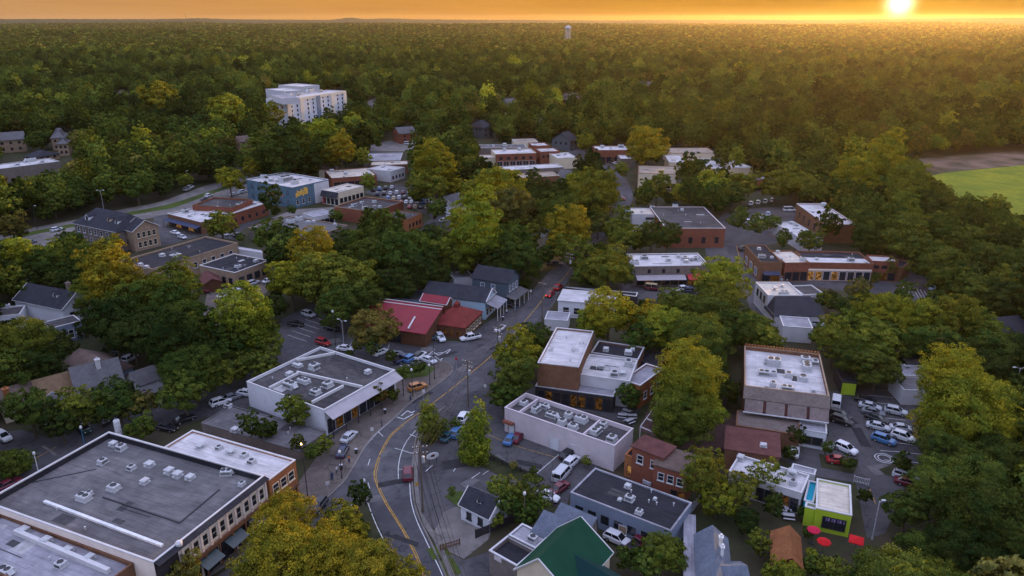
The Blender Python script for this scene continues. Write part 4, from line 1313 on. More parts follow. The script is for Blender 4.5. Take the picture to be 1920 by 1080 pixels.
r = gable_root('slate blue two storey house with white windows on the main street', 'slate blue house', (900, 496), (962, 505), 9.6)
b = gable(r, (898, 497), (963, 507), 9.6, 7.2, 3.4, WL_SLATE, SH_DARK, .4, wd2=4.0)
windows(b, 2, 2, 4.3, 1.1, 1.8, .25, .85, M_TRIM, M_GLASSB); windows(b, 1, 3, 4.3, .9, 1.6, .1, .9, M_TRIM, M_GLASSB); windows(b, 1, 2, 1, 1.4, 1.6, .1, .9, M_TRIM)
P = b.P; pr = MB()
pr.loft([[P(b.L + .05, -5, 3.7), P(b.L + .05, -5, 3.5), P(b.L + .05, 4, 3.5), P(b.L + .05, 4, 3.7)], [P(b.L + 3, -5, 3.0), P(b.L + 3, -5, 2.85), P(b.L + 3, 4, 2.85), P(b.L + 3, 4, 3.0)]])
part('porch_roof', pr, SH_GREY, r)
for k in range(4):
    m = MB(); x, y, _ = P(b.L + 2.8, -4.8 + k * 2.9, 0); m.tube((x, y, 0), (x, y, 2.9), .1); part('post', m, M_TRIM, r)
bw = block(r, [(843, 512), (884, 506), (881, 521), (850, 522)], 3.6, WL_PALE, R_LAV, M_METAL, .15)

r = building('low white office with pale ribbed roof right of the main street', 'low white office', [(1056, 544), (1163, 551), (1150, 572), (1047, 563)], 4.6, 'office', 'office')
b = block(r, [(1056, 544), (1163, 551), (1152, 573), (1047, 563)], 4.6, WL_WHITE, R_WHITE, WL_TANB, 0)
windows(b, 2, 5, 1.2, 1.5, 1.7, .02, .95, M_TRIM)
b2 = block(r, [(1060, 538), (1196, 549), (1193, 556), (1165, 552)], 4.9, WL_DARK, R_DARK, M_METAL, .3, rect=False)
b3 = block(r, [(1028, 583), (1072, 587), (1061, 601), (1020, 599)], 3.0, WL_PALE, R_LAV, M_METAL, .12)

r = building('long beige shop row with white roof and grey and red awnings', 'beige shop row', [(1186, 477), (1310, 474), (1326, 498), (1181, 498)], 6.2, 'shop row', 'shop row')
r.name = 'shop_row'
b = block(r, [(1184, 477), (1311, 474), (1326, 498), (1181, 499)], 6.2, WL_GREYB, R_WHITE, M_TRIM, .3)
band(b, 2, 2.6, 3.4, AW_GREY, .32, .98, 2.6, 'awning', .7); band(b, 2, 2.6, 3.5, AW_RED, .08, .29, 2.6, 'awning', .8)
windows(b, 2, 4, 4.0, .9, 1.2, .12, .9, M_DARKM, None, (), True); shops(b, 2, 8, 2.5, .05, .97, (1, 6), M_DARKM, lm=M_LITD)
units('', 'white beige row roof', b, [(1208, 486, 'box', 1.3), (1190, 495, 'long', 1.0), (1253, 490, 'vent', 1.6), (1284, 487, 'box', 1.1), (1286, 492, 'vent', 1.5), (1296, 489, 'box', .9), (1304, 488, 'box', .9), (1310, 489, 'box', .9), (1272, 483, 'vent', 1.4)])

r = building('red brick hall with broad grey roof behind the beige shop row', 'grey roofed brick hall', [(1226, 388), (1329, 388), (1350, 428), (1240, 427)], 7.0, 'hall', 'hall')
b = block(r, [(1226, 388), (1329, 388), (1350, 428), (1240, 428)], 7.0, WL_BRICK, R_MID, M_TRIM, .25)
windows(b, 2, 4, 1.6, 1.4, 2.2, .02, .9, WL_BROWN, None, (), True)
b2 = block(r, [(1183, 390), (1227, 391), (1225, 402), (1184, 402)], 6.6, WL_PALE, R_CREAM, M_TRIM, .3)
band(b2, 2, 4.6, 5.5, M_DARKM, .05, .42, .1, 'sign_lettering')
units('', 'broad grey hall roof', b, [(1266, 388, 'box', 1.1), (1279, 395, 'vent', 1.3)]); units('', 'cream wing of brick hall', b2, [(1223, 391, 'box', 1.0), (1203, 398, 'vent', 1.0)])

r = building('long red brick row of shops with dark and white roofs and lit windows', 'long brick shop row', [(1494, 470), (1620, 474), (1632, 495), (1511, 493)], 5.8, 'shop_row', 'shop row')
b = block(r, [(1494, 470), (1618, 473), (1631, 494), (1511, 493)], 5.8, WL_BRICK, R_DARK, WL_BROWN, .4)
shops(b, 2, 8, 3.1, .02, .99, (4, 6, 7), M_TRIM); band(b, 2, 3.4, 3.9, WL_PINKP, .02, .98, .15, 'sign_band')
A_, B_ = b.loc[3].lerp(b.loc[0], .12), b.loc[2].lerp(b.loc[1], .12)
m = MB(); q1, q2 = b.loc[3].lerp(b.loc[0], .55), b.loc[2].lerp(b.loc[1], .5)
m.quad((A_.x + .4, A_.y, b.zr + .02), (B_.x - .4, B_.y, b.zr + .02), (q2.x - .4, q2.y, b.zr + .02), (q1.x + .4, q1.y, b.zr + .02)); part('white_membrane', m, R_WHITE, r)
b2 = block(r, [(1401, 460), (1439, 459), (1463, 493), (1422, 491)], 6.2, WL_BROWN, R_DARK, WL_BROWN, .4)
windows(b2, 3, 3, 1, 2.4, 2.2, .08, .95, M_TRIM, M_GLASSB, (), False, False); band(b2, 2, 2.7, 3.4, AW_BLUE, .1, .85, 1.6, 'awning', .7); shops(b2, 2, 2, 2.4, .08, .9, (0,), M_DARKM, lm=M_LITD)
b3 = block(r, [(1449, 471), (1492, 469), (1511, 493), (1464, 493)], 5.9, WL_BRICK, R_CREAM, WL_BROWN, .3)
shops(b3, 2, 3, 2.9, .03, .97, (), M_DARKM)
b4 = block(r, [(1626, 479), (1674, 480), (1684, 492), (1633, 489)], 6.2, WL_BRICK, R_WHITE, WL_BRICK, .3)
shops(b4, 2, 3, 2.6, .03, .97, (1,), M_DARKM, lm=M_LITD); windows(b4, 2, 3, 3.9, 1.6, 1.0, .04, .96, WL_BROWN, None, (), True)
b5 = block(r, [(1676, 484), (1692, 487), (1700, 503), (1685, 500)], 4.6, WL_BROWN, R_DARK, WL_BROWN, .3)
units('', 'long brick row roof', b, [(1507, 488, 'vent', 1.4), (1531, 487, 'vent', 1.2), (1595, 490, 'box', 1.0), (1624, 493, 'vent', 1.0)])
units('', 'dark corner of brick row', b2, [(1428, 483, 'long', .8), (1447, 484, 'vent', 1), (1423, 468, 'vent', 1.2)])
units('', 'cream part of brick row roof', b3, [(1458, 474, 'vent', 1.2), (1464, 488, 'vent', 1.2), (1505, 489, 'box', 1.0)])

r = building('house with cream flat roof in front of a dark slate hipped roof', 'cream and slate roofed house', [(1422, 529), (1483, 529), (1500, 554), (1435, 554)], 6.2, 'house', 'house')
b = block(r, [(1422, 529), (1483, 529), (1500, 554), (1435, 554)], 6.2, WL_PALE, R_CREAM, M_TRIM, .3)
windows(b, 3, 3, 3.5, 1.2, 1.6, .1, .9, M_DARKM)
g = gable(r, (1440, 556), (1532, 556), 6.0, 3.2, 1.0, WL_PALE, SH_SLATE if False else SH_DARK, .3, hip=1.8, wd2=6.5)
b2 = block(r, [(1489, 536), (1530, 534), (1537, 552), (1501, 553)], 4.4, WL_PALE, R_MID, M_METAL, .2)
units('', 'cream flat house roof', b, [(1466, 538, 'vent', 1.1), (1452, 544, 'vent', 1.3), (1470, 551, 'long', .8)])

r = building('small grey shed with pale lean-to roof below the slate hipped house', 'small grey shed', [(1465, 592), (1518, 597), (1520, 614), (1466, 612)], 4.0, 'shed', 'shed')
b = block(r, [(1465, 592), (1519, 597), (1521, 615), (1465, 612)], 4.0, WL_PALE, R_LAV, M_METAL, .1)

r = building('low grey house with flat roof half hidden under trees by the car park', 'grey house by the car park', [(1682, 684), (1730, 684), (1742, 732), (1680, 732)], 3.8, 'house', 'house')
b = block(r, [(1686, 684), (1738, 686), (1742, 706), (1684, 704)], 3.8, WL_PALE, R_LAV, M_METAL, .1)
b2 = block(r, [(1684, 705), (1744, 707), (1750, 732), (1680, 732)], 3.4, WL_PALE, R_GREY, M_METAL, .1)
b3 = block(r, [(1690, 655), (1742, 656), (1740, 682), (1686, 681)], 3.6, WL_DARK, SH_GREY, M_DARKM, 0)
units('', 'grey house by car park roof', b, [(1699, 691, 'box', .8)])
r = building('lime green shed with dark roof at the edge of the car park', 'lime green shed', [(1574, 686), (1598, 689), (1600, 719), (1572, 716)], 3.2, 'shed', 'shed')
b = block(r, [(1573, 690), (1598, 692), (1600, 718), (1572, 716)], 2.9, WL_DARK, R_DARK, M_DARKM, .1)
band(b, 2, 0, 2.7, WL_LIME, .01, .99, .05, 'lime_front')
r = building('flat roofed shed in front of the lime green bar', 'flat roofed shed', [(1482, 870), (1529, 880), (1529, 893), (1484, 881)], 3.0, 'shed', 'shed')
b = block(r, [(1484, 869), (1529, 880), (1529, 892), (1486, 880)], 3.0, WL_PALE, R_LAV, M_METAL, .1)

# ------------------------------------------------------------------ upper right
r = building('brown brick office with white roof among trees upper right', 'white roofed brick office', [(1506, 382), (1560, 382), (1589, 421), (1535, 411)], 7.0, 'office', 'office')
b = block(r, [(1506, 382), (1560, 382), (1589, 421), (1534, 420)], 7.0, WL_BROWN, R_WHITE, M_TRIM, .3)
windows(b, 3, 5, 2.2, 1.3, 2.4, .05, .95, WL_BROWN, None, (), True)
units('', 'white brick office roof', b, [(1544, 387, 'vent', 2.0), (1543, 398, 'vent', 1.3), (1557, 410, 'vent', 1.0)])
r = building('low wing with white roof below the white roofed brick office', 'low white roofed wing', [(1472, 415), (1505, 415), (1519, 430), (1485, 449)], 4.4)
b = block(r, [(1472, 416), (1506, 416), (1520, 447), (1486, 449)], 4.4, WL_PALE, R_WHITE, M_TRIM, .2)
units('', 'low white wing roof', b, [(1484, 420, 'vent', 1.8), (1492, 424, 'box', .8)])
r = building('two storey cream building with brick end and grey roof upper centre', 'cream two storey building', [(1189, 310), (1263, 312), (1271, 326), (1206, 325)], 7.0)
b = block(r, [(1190, 310), (1263, 312), (1271, 327), (1204, 325)], 7.0, WL_CREAM, R_TAN, WL_BROWN, .3)
windows(b, 2, 4, 3.9, 1.0, 1.3, .1, .9, M_DARKM, None, (), True); shops(b, 2, 3, 2.4, .0, .4, (), M_DARKM)
band(b, 3, 0, 6.7, WL_BRICK, .02, .98, .08, 'brick_end')
r = building('flat roofed brick store with white roof on the far street corner', 'far corner brick store', [(1108, 274), (1178, 274), (1190, 281), (1121, 281)], 7.0, 'store', 'store')
b = block(r, [(1108, 273), (1190, 273), (1204, 281), (1121, 282)], 7.0, WL_BRICK, R_WHITE, WL_BROWN, .4)
shops(b, 2, 5, 3.2, .03, .97, (), M_DARKM); windows(b, 3, 1, 1, 4, 2.4, .2, .8, M_DARKM, None, (0,), False, False)
units('', 'far corner store roof', b, [(1129, 277, 'vent', 2.5), (1164, 277, 'box', 1.8), (1145, 278, 'vent', 1.5)])
r = building('cream building with tan and white roofs beyond the yellow street tree', 'tan and white roofed building', [(1253, 277), (1324, 277), (1344, 287), (1250, 288)], 6.0)
b = block(r, [(1252, 277), (1325, 277), (1345, 287), (1250, 288)], 6.2, WL_CREAM, R_TAN, WL_BROWN, .2)
b2 = block(r, [(1251, 291), (1278, 291), (1280, 305), (1250, 304)], 5.6, WL_CREAM, R_WHITE, M_TRIM, .2)
b3 = block(r, [(1310, 297), (1370, 295), (1400, 314), (1322, 318)], 5.0, WL_CREAM, R_WHITE, M_TRIM, .2)

r = building('low maroon walled building with grey roof left of the right hand wood', 'low maroon building', [(1398, 328), (1440, 327), (1452, 337), (1402, 338)], 5.0)
b = block(r, [(1398, 328), (1440, 327), (1452, 337), (1402, 338)], 5.0, WL_BRICK, R_GREY, WL_BROWN, .25)
shops(b, 2, 5, 2.6, .05, .95, (), M_DARKM)
r = building('small flat roofed store between the cream building and the far corner store', 'small far store', [(1150, 292), (1180, 292), (1186, 300), (1154, 300)], 4.6, 'store', 'store')
b = block(r, [(1158, 290), (1186, 290), (1192, 298), (1162, 298)], 4.6, WL_GREYB, R_WHITE, WL_BROWN, .25)
r = building('flat grey roofed shop behind the bare grey roofed building', 'flat grey far shop', [(560, 398), (600, 392), (625, 398), (585, 405)], 4.2, 'shop', 'shop')
b = block(r, [(566, 400), (604, 393), (628, 399), (590, 407)], 4.0, WL_PALE, R_LAV, M_METAL, .2)
shops(b, 2, 4, 2.4, .05, .95, (), M_DARKM)
# ------------------------------------------------------------------ centre far cluster
r = building('long grey roofed brick block with white roofed arcade in the far centre', 'far brick arcade', [(919, 280), (997, 279), (1003, 285), (931, 289)], 7.0)
b = block(r, [(919, 280), (997, 279), (1003, 286), (931, 290)], 7.0, WL_BRICK, R_WHITE, WL_CREAM, .3)
windows(b, 2, 5, 3.8, 1.8, 1.6, .04, .96, M_DARKM, None, (), True); shops(b, 2, 6, 3.0, .02, .98, (), M_TRIM); band(b, 3, 0, 6.8, WL_CREAM, .02, .98, .1, 'cream_end')
b2 = block(r, [(888, 272), (982, 270), (988, 277), (896, 277)], 6.6, WL_GREYB, R_GREY, M_METAL, .2)
b3 = block(r, [(993, 268), (1021, 267), (1030, 273), (997, 274)], 7.6, WL_BRICK, R_WHITE, WL_BRICK, .3)
b4 = block(r, [(1003, 278), (1038, 277), (1049, 283), (1013, 285)], 6.8, WL_BRICK, R_WHITE, WL_BRICK, .3)
windows(b4, 2, 4, 3.4, 1.4, 1.5, .05, .95, M_DARKM, None, (), True)
b5 = block(r, [(962, 261), (1003, 260), (1007, 266), (963, 267)], 6.5, WL_CREAM, R_TAN, M_TRIM, .2)
b6 = block(r, [(895, 290), (925, 290), (932, 296), (895, 296)], 4.6, WL_CREAM, R_CREAM, WL_BROWN, .2)
units('', 'far brick arcade roof', b, [(974, 282, 'vent', 2.0), (946, 283, 'vent', 1.8)]); units('', 'grey rear roof of arcade', b2, [(946, 274, 'vent', 2.4), (925, 275, 'vent', 1.8)])
r = building('cream shop with white roof in front of the far brick arcade', 'cream corner shop', [(1030, 287), (1066, 285), (1080, 295), (1045, 297)], 5.8, 'shop', 'shop')
b = block(r, [(1030, 287), (1066, 286), (1080, 295), (1045, 297)], 5.8, WL_CREAM, R_WHITE, M_TRIM, .3)
units('', 'cream corner shop roof', b, [(1047, 292, 'vent', 1.8), (1060, 290, 'vent', 1.4)])
r = building('long low building with silver white roof in the far centre', 'long silver roofed building', [(934, 312), (1045, 307), (1055, 313), (942, 320)], 4.6)
b = block(r, [(934, 312), (1045, 307), (1056, 313), (942, 320)], 4.6, WL_GREYB, R_WHITE, M_METAL, .2)
shops(b, 2, 8, 2.4, .02, .98, (), M_DARKM)
r = building('tan roofed low store with parked white cars in front', 'tan roofed store', [(971, 326), (1038, 322), (1046, 329), (979, 334)], 4.4, 'store', 'store')
b = block(r, [(971, 326), (1038, 322), (1046, 329), (979, 334)], 4.4, WL_BROWN, R_TAN, WL_CREAM, .2)
r = gable_root('small white gabled house between trees in the far centre', 'small white gabled house', (1052, 315), (1070, 323), 6.5)
b = gable(r, (1054, 317), (1072, 320), 6.5, 4.2, 4.0, WL_WHITE, SH_GREY, .4)

# ------------------------------------------------------------------ left centre
r = building('blue mural painted building with pale flat roof', 'blue mural building', [(458, 337), (530, 323), (616, 336), (552, 351)], 9.0)
b = block(r, [(458, 337), (530, 323), (616, 336), (552, 351)], 9.0, WL_BLUE, R_WHITE, M_TRIM, .4)
windows(b, 3, 6, 5.6, 1.1, 1.6, .04, .96, M_DARKM, M_GLASSB); windows(b, 3, 6, 1.6, 1.0, 1.5, .04, .96, M_DARKM, M_LITD if False else M_GLASSB)
windows(b, 2, 3, 1.4, 1.2, 1.8, .5, .98, M_TRIM)
M_MURAL = material('yellow_mural_paint', (.62, .36, .08), .8, .5, 1.5); M_MURALR = material('red_mural_paint', (.40, .10, .06), .8, .4, 1.5)
p_, d_, L_, n_ = edge(b, 2)
mu = MB(); random.seed(5)
for i in range(9):
    s0 = L_ * (.60 + .037 * i); z0 = 4.4 + random.random() * .8
    P_ = [p_ + d_ * s + n_ * o for s, o in ((s0, -.02), (s0 + .75, -.02), (s0 + .75, .05), (s0, .05))]
    mu.prism([(q.x, q.y) for q in P_], z0, z0 + 1.6 + random.random() * 1.4)
part('mural', mu, M_MURAL, r)
band(b, 3, 4.4, 5.0, M_MURALR, .2, .55, .05, 'mural'); band(b, 2, .0, 8.5, WL_PALE, .0, .42, .06, 'white_wing')
windows(b, 2, 4, 5.2, 1.0, 1.6, .02, .40, M_DARKM, None, (), True)
units('', 'pale blue mural roof', b, [(536, 341, 'long', 2.0), (553, 345, 'box', 1.5), (508, 340, 'vent', 2.2), (495, 334, 'box', 1.4), (520, 341, 'vent', 1.6), (582, 338, 'vent', 1.2)])
r = building('black fronted shop with cream roof right of the blue mural building', 'black fronted shop', [(603, 356), (651, 344), (681, 349), (634, 361)], 6.0, 'shop', 'shop')
b = block(r, [(603, 356), (651, 344), (681, 349), (634, 361)], 6.0, WL_CREAM, R_CREAM, M_TRIM, .3)
band(b, 3, 3.6, 5.9, SH_DARK, 0, 1, 1.2, 'mansard', 2.2); shops(b, 3, 4, 3.0, .02, .98, (), M_TRIM); windows(b, 2, 6, 1.4, 1.6, 1.8, .02, .98, M_DARKM, M_GLASS)
band(b, 3, 0, 3.4, WL_MAROON if 'WL_MAROON' in globals() else AW_RED, .86, .99, .06, 'red_panel')
r = building('maroon walled store with weathered roof left of the crowded car park', 'maroon store', [(632, 383), (693, 368), (745, 377), (697, 402)], 5.4, 'store', 'store')
b = block(r, [(632, 383), (693, 368), (747, 378), (697, 402)], 5.4, WL_BRICK, R_MID, WL_TANB, .6)
b2 = block(r, [(723, 404), (742, 394), (795, 400), (756, 413)], 5.0, WL_ORANGE, R_MID, WL_BROWN, .25)
windows(b2, 2, 4, 1.4, 1.1, 1.5, .05, .95, M_TRIM, None, (), True)
units('', 'maroon store roof', b, [(664, 387, 'long', 1.0), (679, 381, 'box', 1.0), (684, 391, 'long', .8), (702, 380, 'box', .9), (712, 389, 'vent', 1.2), (695, 394, 'vent', 1.2)])
r = building('low building with bare grey flat roof in front of the maroon store', 'bare grey roofed building', [(465, 430), (537, 407), (655, 420), (600, 446)], 4.2)
b = block(r, [(462, 427), (537, 407), (655, 420), (582, 448)], 4.2, WL_GREYB, R_GREY, WL_TANB, .3)
units('', 'bare grey flat roof', b, [(545, 417, 'long', 1.1), (561, 413, 'box', 1.4), (578, 418, 'vent', 1.6), (542, 434, 'box', 1.1), (588, 417, 'vent', 1.4), (628, 422, 'vent', 1.2), (480, 428, 'vent', 1.2)])
r = building('brown brick diner with white roof and navy awning', 'brown brick diner', [(312, 401), (372, 388), (440, 402), (378, 416)], 4.8, 'diner', 'diner')
b = block(r, [(312, 401), (372, 388), (440, 402), (378, 416)], 4.8, WL_BROWN, R_WHITE, M_TRIM, .3)
b2 = block(r, [(388, 398), (470, 375), (496, 381), (434, 402)], 5.0, WL_BRICK, R_WHITE, M_TRIM, .3)
b3 = block(r, [(366, 383), (405, 368), (470, 376), (430, 391)], 6.6, WL_BRICK, R_MID, WL_BROWN, .6)
band(b, 3, 2.4, 3.3, AW_BLUE, 0, 1, 2.4, 'awning', .5); shops(b, 3, 5, 2.6, .03, .97, (1, 3), M_DARKM); posts(b, 3, 4, 2.7, 2.2, M_DARKM)
windows(b2, 2, 5, 1.2, 1.4, 1.5, .03, .97, M_DARKM, None, (), True)
units('', 'white diner roof', b, [(348, 399, 'box', 1.4), (356, 406, 'vent', 1.5), (387, 405, 'vent', 1.5)]); units('', 'rear white diner roof', b2, [(450, 389, 'box', 1.4), (478, 383, 'vent', 1.6), (457, 388, 'vent', 1.2)])
r = building('long tan brick school like block with dark flat roof', 'long tan block', [(234, 488), (390, 441), (440, 458), (276, 506)], 6.0)
b = block(r, [(234, 488), (391, 441), (440, 458), (276, 507)], 6.0, WL_TANB, R_DARK, WL_TANB, .4)
windows(b, 2, 8, 2.4, 1.3, 1.7, .05, .92, M_TRIM, M_GLASS)
b2 = block(r, [(374, 497), (442, 475), (501, 489), (440, 512)], 5.0, WL_TANB, R_DARK, M_TRIM, .25)
windows(b2, 2, 4, 1.2, 1.8, 1.8, .05, .95, M_DARKM); windows(b2, 3, 4, 1.2, 1.2, 1.7, .05, .8, M_DARKM)
pg = gable(r, (388, 509), (398, 523), 4.0, 2.8, 2.4, WL_BROWNT, SH_MAROON, .3)
b3 = block(r, [(440, 462), (490, 470), (492, 474), (441, 466)], 3.8, WL_PALE, WL_PALE, WL_PALE, .1, rect=False)
units('', 'long dark school roof', b, [(305, 481, 'vent', 1.4), (330, 482, 'box', .9), (275, 503, 'vent', 1.4), (264, 498, 'vent', 1.2)]); units('', 'lower dark school roof', b2, [(446, 501, 'box', .9), (480, 491, 'vent', 1.2)])

r = gable_root('brick colonial hall with dark hipped roof, white window frames and a cream portico', 'brick colonial hall', (172, 388), (262, 404), 11.5, 'hall', 'hall')
b = gable(r, (172, 388), (252, 403), 11.5, 7.4, 5.0, WL_GREYB, SH_DARK, .5, hip=3.0, wd2=7.5, trim=M_TRIM)
windows(b, 2, 7, 4.6, 1.1, 1.7, .03, .97, WL_WHITE, M_GLASS); windows(b, 2, 7, 1.2, 1.1, 1.8, .03, .97, WL_WHITE, M_GLASS)
dormer(b, b.L * .22, -1, WL_WHITE, SH_DARK, 1.2, 1.6, .75); dormer(b, b.L * .66, -1, WL_CREAM, SH_DARK, .9, 1.2, .6); dormer(b, b.L * .86, -1, WL_WHITE, SH_DARK, .8, 1.4, .65)
g2 = gable(r, (255, 409), (270, 413), 10.2, 7.4, 4.6, WL_TANB, SH_DARK, .5, trim=M_TRIM, z0=0)
windows(g2, 1, 4, 4.6, 1.1, 1.7, .1, .9, WL_CREAM); windows(g2, 1, 4, 1.2, 1.1, 1.8, .1, .9, WL_CREAM)

r = gable_root('white gabled house with dark roof and dormer at left edge', 'white gabled house', (53, 531), (142, 548), 8.0)
b = gable(r, (53, 531), (142, 548), 8.0, 5.0, 4.4, WL_WHITE, SH_DARK, .4, wd2=4.6, trim=M_TRIM)
windows(b, 1, 2, 1.6, 1.1, 1.6, .2, .9, M_DARKM); windows(b, 1, 1, 5.0, 1.0, 1.2, .3, .7, M_DARKM)
dormer(b, b.L * .72, -1, WL_WHITE, SH_DARK, .8, 1.1, .5); chimney(r, (127, 531), 9.2, 6, WL_GREYB, .45)
r = building('flat roofed annexe with blue grey siding beside the white gabled house', 'blue grey annexe', [(80, 605), (133, 592), (157, 601), (92, 617)], 4.6, 'annexe', 'annexe')
b = block(r, [(80, 605), (133, 592), (157, 600), (92, 617)], 4.6, WL_BLUEG, R_MID, M_TRIM, .2)
windows(b, 2, 4, 1.0, 1.0, 2.0, .03, .97, M_TRIM)
r = building('low garage with pale edged roof at left edge', 'left edge garage', [(0, 577), (40, 572), (46, 588), (0, 595)], 4.0, 'garage', 'garage')
b = block(r, [(-12, 578), (40, 573), (46, 588), (-10, 595)], 4.0, WL_WHITE, R_MID, M_TRIM, .25)
units('', 'left edge garage roof', b, [(14, 577, 'box', .9)])

r = gable_root('long brown roofed lodge with white chimneys at lower left', 'long brown lodge', (5, 729), (178, 685), 6.4, 'lodge', 'lodge')
b = gable(r, (-8, 732), (72, 711), 5.6, 3.4, 4.4, WL_CREAM, SH_BROWN, .4)
b1 = gable(r, (62, 714), (146, 692), 5.7, 3.5, 4.6, WL_CREAM, SH_TAN, .4)
b2 = gable(r, (132, 690), (218, 671), 7.2, 3.4, 6.0, WL_CREAM, SH_GREY, .4)
b3 = gable(r, (144, 652), (196, 676), 7.0, 3.6, 5.4, WL_BLUEG, SH_BROWN, .4, hip=1)
b4 = gable(r, (244, 699), (290, 684), 4.8, 2.8, 3.2, WL_WHITE, SH_GREY, .3)
windows(b4, 3, 1, .8, 1.6, 1.6, .2, .8, M_DARKM)
chimney(r, (182, 675), 8.2, 5, M_TRIM, .4); chimney(r, (10, 730), 7.4, 4, WL_ORANGE, .5)  # second chimney's orange is the warm light on it, put into its colour
g5 = gable(r, (97, 737), (90, 752), 5.0, 3.4, 2.2, WL_WHITE, SH_GREY, .3, trim=M_TRIM); windows(g5, 1, 1, 1, 1.6, 1.4, .1, .9, M_DARKM)

r = gable_root('grey roofed white gabled cottage right of the crowded car park', 'grey gabled cottage', (833, 368), (860, 363), 6.5, 'cottage', 'cottage')
b = gable(r, (832, 369), (858, 362), 6.5, 4.0, 4.5, WL_WHITE, SH_GREY, .4, trim=M_TRIM); windows(b, 3, 1, 4.0, .8, 1.0, .4, .6, M_DARKM)
r = gable_root('small house with teal metal roof between big trees', 'teal roofed house', (886, 380), (908, 378), 6.0)
b = gable(r, (884, 381), (910, 379), 6.0, 3.6, 3.6, WL_WHITE, MR_TEAL, .4)
r = building('low white roofed shed behind trees by the main street', 'low white roofed shed', [(988, 424), (1026, 426), (1030, 446), (985, 441)], 4.4, 'shed', 'shed')
b = block(r, [(988, 424), (1026, 426), (1030, 446), (985, 441)], 4.4, WL_CREAM, R_LAV, M_METAL, .15)

r = building('long brick store with pale roof in the far left centre', 'pale roofed brick store', [(597, 320), (690, 320), (723, 328), (701, 335)], 5.0, 'store', 'store')
b = block(r, [(590, 321), (672, 315), (724, 327), (640, 333)], 5.0, WL_BRICK, R_CREAM, WL_BROWN, .3)
shops(b, 2, 6, 2.8, .04, .96, (), M_DARKM)
b2 = block(r, [(698, 315), (718, 308), (758, 315), (723, 323)], 5.4, WL_PALE, R_WHITE, M_TRIM, .2)
b3 = block(r, [(672, 287), (740, 287), (766, 300), (700, 302)], 5.2, WL_GREYB, R_LAV, M_METAL, .2)
b4 = block(r, [(690, 303), (765, 301), (764, 308), (700, 310)], 5.0, WL_BROWN, R_CREAM, WL_BROWN, .2)
windows(b2, 2, 4, 1.2, 1.2, 1.6, .05, .95, M_DARKM, None, (), True)
units('', 'pale brick store roof', b, [(622, 322, 'vent', 2.2), (648, 327, 'vent', 2.0), (690, 327, 'vent', 2.0)])
r = gable_root('dark brown hipped roof house behind the pale roofed brick store', 'dark hipped house', (600, 303), (628, 303), 7.0)
b = gable(r, (598, 304), (630, 303), 7.0, 4.4, 6.0, WL_CREAM, SH_BROWN, .4, hip=2.5)

# ------------------------------------------------------------------ far buildings
r = building('seven storey white apartment block rising from the trees', 'white apartment block', [(524, 172), (583, 167), (637, 171), (549, 187)], 21, 'apartment_block', 'apartment block')
qa = [(512, 186), (549, 187), (637, 170), (600, 168)]
b = block(r, qa, 21.0, WL_WHITE, R_WHITE, WL_CREAM, .8)
WL_CREAMW = material('ivory_panel', (.66, .58, .48), .85, .08, .4)
for k in range(6):
    windows(b, 1, 11, 1.8 + k * 3.2, 1.5, 2.0, .03, .97, M_DARKM, M_GLASS, (), True)
    windows(b, 0, 2, 1.8 + k * 3.2, 1.6, 1.8, .25, .95, M_DARKM, M_GLASS, (), True)
for k, (t0, t1) in enumerate(((.0, .06), (.20, .25), (.47, .53), (.72, .78), (.95, 1.0))):
    band(b, 1, 0, 20.6, WL_CREAMW if k != 2 else WL_BLUEG, t0, t1, .5, 'bay')
band(b, 1, 19.0, 20.95, WL_CREAMW, 0, 1, .25, 'parapet_band')
b2 = block(r, [(517, 178), (549, 176), (549, 184), (520, 185)], 24.0, WL_PALE, R_LAV, M_TRIM, .3, z0=20)
units('', 'apartment block roof', b, [(541, 182, 'long', 2.2), (556, 180, 'box', 2.2), (565, 178, 'box', 1.6), (582, 174, 'long', 2.4), (600, 173, 'long', 1.8)])
r = building('second white apartment wing behind the tall apartment block', 'rear apartment wing', [(520, 164), (572, 157), (582, 160), (548, 168)], 18.0, 'apartment_block', 'apartment block')
b = block(r, [(518, 166), (548, 163), (548, 171), (518, 172)], 18.0, WL_PALE, R_WHITE, M_TRIM, .4)
for k in range(3):
    windows(b, 2, 5, 7 + k * 3.4, 2.2, 2.0, .05, .95, M_DARKM, M_GLASS, (), True)
b = block(r, [(527, 158), (572, 156), (582, 160), (560, 164)], 16.0, WL_PALE, R_WHITE, M_TRIM, .4)

